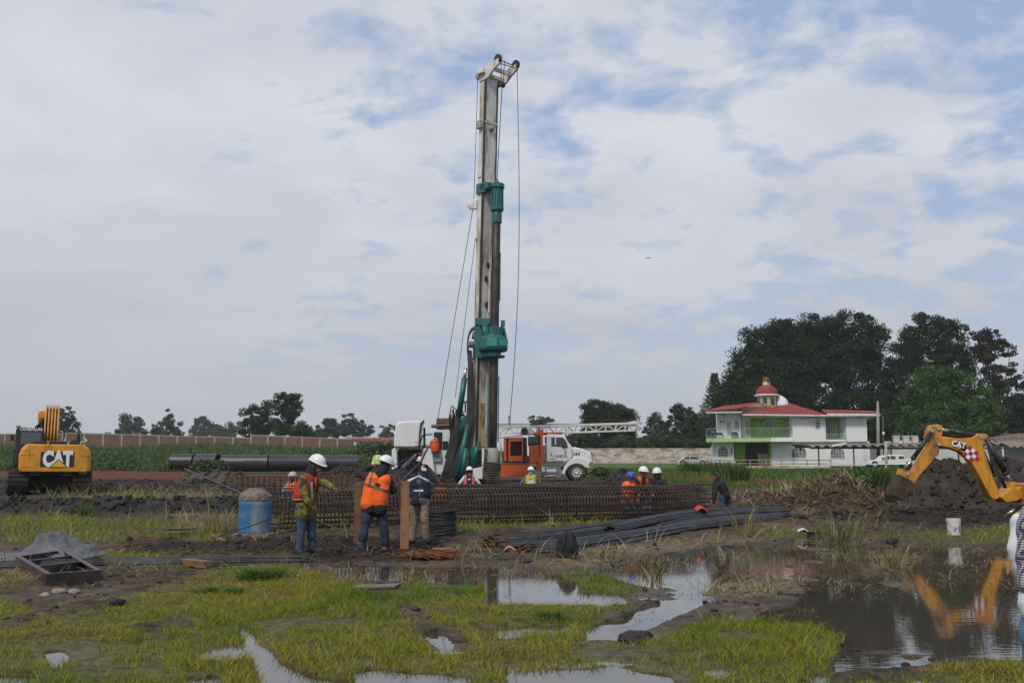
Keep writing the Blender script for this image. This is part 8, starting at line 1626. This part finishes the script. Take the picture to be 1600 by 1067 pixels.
standing(986, 748, 28, 'worker in blue hard hat and orange vest at the end of the rebar cages', s=.95, face=(.35, -1, -.7), arms=ba, bend=.25, top=mat('orange_cloth', (.6, .12, .03), .8), vest=M_ORV, legs=M_DJEAN, hat=mat('blue_hard_hat', (.02, .06, .45), .35), seed=35, vox=.013,
         stripes=[('reflective_stripe', lambda x, y, z, n: (z > P(985,779,28).z) & (z < P(985,774,28).z), M_GREYB)])
standing(1006, 740, 28.2, 'worker in white hard hat and open orange vest behind the cage end', s=1.0, face=(.45, -1, -.5), arms=ba, bend=.22, top=M_DARKC, vest=mat('dull_orange_vest', (.55, .08, .02), .7), legs=M_JEAN, seed=40, vox=.013,
         stripes=[('dark_front', lambda x, y, z, n: (np.abs(x-P(1007,760,28).x) < .07) & (n[:, 1] < 0), M_DARKC)])
standing(1026.5, 742, 28.2, 'worker all in black with white hard hat next to the coiled cage ends', s=1.0, face=(-.3, -1, -.6), arms=dict(L=((-.26, .56, .16), (-.36, .60, .30)), R=((.24, .56, .22), (.16, .70, .42))), bend=.22, top=mat('black_jacket', (.014, .014, .018), .85), legs=M_DARKC, hood=M_DARKC, seed=45, vox=.013)
standing(457, 747, 31.2, 'worker with scuffed white hard hat crouching behind the rusty cage', s=1.0, face=(-.3, -.8, -.7), arms=ba, bend=.1, top=mat('white_shirt', (.55, .54, .6)), vest=M_ORV, legs=M_DARKC, hat=mat('scuffed_hard_hat', (.42, .40, .37), .6, var=.2, scale=12, dirt=(.2, .17, .14), damt=.4, dscale=10), hood=M_DARKC, seed=50)
standing(690, 752, 33, 'worker with orange vest stooping behind the navy vest worker', s=1.0, face=(.2, 1, -.5), arms=ba, bend=.1, top=M_DARKC, vest=M_ORV, legs=M_DARKC, hat=None, seed=55)
# bent worker at the right end of the bundles
D = 28.6
J = JP(D, head=(1117.5,745,-.05), neck=(1121,751), chest=(1128,757), pelvis=(1133,771), hem=(1133,773), sL=(1121,755,.16), sR=(1120,757,-.17), eL=(1117,768,.16), hL=(1116,784,.1), eR=(1115,771,-.2), hR=(1113,787,-.2),
       pL=(1137,777,.06), pR=(1129,777,-.06), kL=(1139,790,.05), kR=(1128,791,-.06), aL=(1140,803,.1), aR=(1126,803,-.1))
person('worker in black jacket and jeans bending down at the end of the bundles', J, s=.97, face=(-.8, -.25, -.75), toes={'L': (-1, -.3, 0), 'R': (-1, -.3, 0)}, top=mat('black_jacket', (.014, .014, .018)), legs=M_JEAN, boot=mat('grey_boots', (.12, .12, .12), .8), gloves=mat('rust_gloves', (.2, .07, .03), .85), hood=M_DARKC, hat=None, seed=60, vox=.012, headup=(-.6, 0, .8))
# visitor at the right border in a chequered shirt
def plaid():
    m = mat('chequered_shirt', (.3, .3, .32), .85); t, n, l = nodes(m); b = n['Principled BSDF']; tcn = n.new('ShaderNodeTexCoord'); sp = n.new('ShaderNodeSeparateXYZ'); l.new(tcn.outputs['Object'], sp.inputs[0])
    def line_(o, sc, w):
        a = n.new('ShaderNodeMath'); a.operation = 'MULTIPLY'; a.inputs[1].default_value = sc; l.new(o, a.inputs[0]); f = n.new('ShaderNodeMath'); f.operation = 'FRACT'; l.new(a.outputs[0], f.inputs[0]); g = n.new('ShaderNodeMath'); g.operation = 'LESS_THAN'; g.inputs[1].default_value = w; l.new(f.outputs[0], g.inputs[0]); return g.outputs[0]
    xy = n.new('ShaderNodeMath'); xy.operation = 'MULTIPLY_ADD'; l.new(sp.outputs[1], xy.inputs[0]); xy.inputs[1].default_value = .6; l.new(sp.outputs[0], xy.inputs[2])
    a = line_(xy.outputs[0], 88, .45); c = line_(sp.outputs[2], 88, .45); ad = n.new('ShaderNodeMath'); ad.operation = 'ADD'; l.new(a, ad.inputs[0]); l.new(c, ad.inputs[1]); dv = n.new('ShaderNodeMath'); dv.operation = 'MULTIPLY'; dv.inputs[1].default_value = .5; l.new(ad.outputs[0], dv.inputs[0])
    r = n.new('ShaderNodeValToRGB'); r.color_ramp.elements[0].color = (.52, .52, .55, 1); r.color_ramp.elements[1].color = (.02, .022, .04, 1); x = r.color_ramp.elements.new(.5); x.color = (.12, .12, .17, 1); l.new(dv.outputs[0], r.inputs[0]); l.new(r.outputs[0], b.inputs['Base Color']); return m
D = 4.8; gx = 1652; gz = -.31
Z0 = gz; X0 = P(gx, 715, D).x; q = lambda x, z, y=0: Vector((X0+x, D+y, Z0+z))
J = dict(head=q(.05, 1.60), neck=q(.04, 1.44), chest=q(.03, 1.25), pelvis=q(.02, .98), hem=q(.02, 1.04), sL=q(-.145, 1.39, -.03), sR=q(.20, 1.39, .05), eL=q(-.175, 1.10, -.02), hL=q(.00, .98, -.22), eR=q(.27, 1.10, .05), hR=q(.14, .98, -.2),
         pL=q(-.115, .88), pR=q(.08, .88), kL=q(-.12, .48), kR=q(.13, .50), aL=q(-.09, .09), aR=q(.14, .09))
person('visitor in a small chequered shirt and jeans cut off by the right border', J, face=(.3, -1, 0), top=plaid(), legs=mat('light_jeans', (.09, .17, .30), .85, var=.2, scale=6), boot=M_TAN, seed=70, vox=.009, hat=None, group=None)
mb = MB(); capsule(mb, q(-.185, 1.38, .03), q(-.205, 1.25, .03), .030, .034); capsule(mb, q(-.205, 1.25, .03), q(-.18, 1.12, .03), .034, .026); T = [o for o in COL.objects if o.name.startswith('person') and o.get('label', '').startswith('visitor')][0]
merged('white_shirt_back', mb, .012, mat('white_cotton', (.62, .66, .72), .8, var=.03), T, wrinkle=.02)
mb = MB(); capsule(mb, q(-.105, 1.02, -.01), q(.10, 1.02, -.01), .108, .115); capsule(mb, q(-.112, .99, -.01), q(.10, .99, -.01), .106, .115); merged('shirt_tail', mb, .012, mat('white_cotton', (.62, .66, .72)), T, wrinkle=.02)
# ================================================================ HAZE
hb = MB(); hb.box((-420, -70, -2.5), (420, 560, 45)); HZ = bpy.data.materials.new('air'); HZ.use_nodes = True; t, n, l = nodes(HZ); n.remove(n['Principled BSDF'])
pv_ = n.new('ShaderNodeVolumePrincipled'); pv_.inputs['Color'].default_value = (.92, .96, 1.0, 1); pv_.inputs['Density'].default_value = .00028; pv_.inputs['Anisotropy'].default_value = .2; l.new(pv_.outputs[0], n['Material Output'].inputs['Volume'])
try: HZ.volume_intersection_method = 'FAST'
except Exception: pass
try: HZ.cycles.homogeneous_volume = True
except Exception: pass
hz_o = hb.build('haze', HZ); tag(hz_o, 'thin pale haze over the plot and the distant trees', kind='stuff')
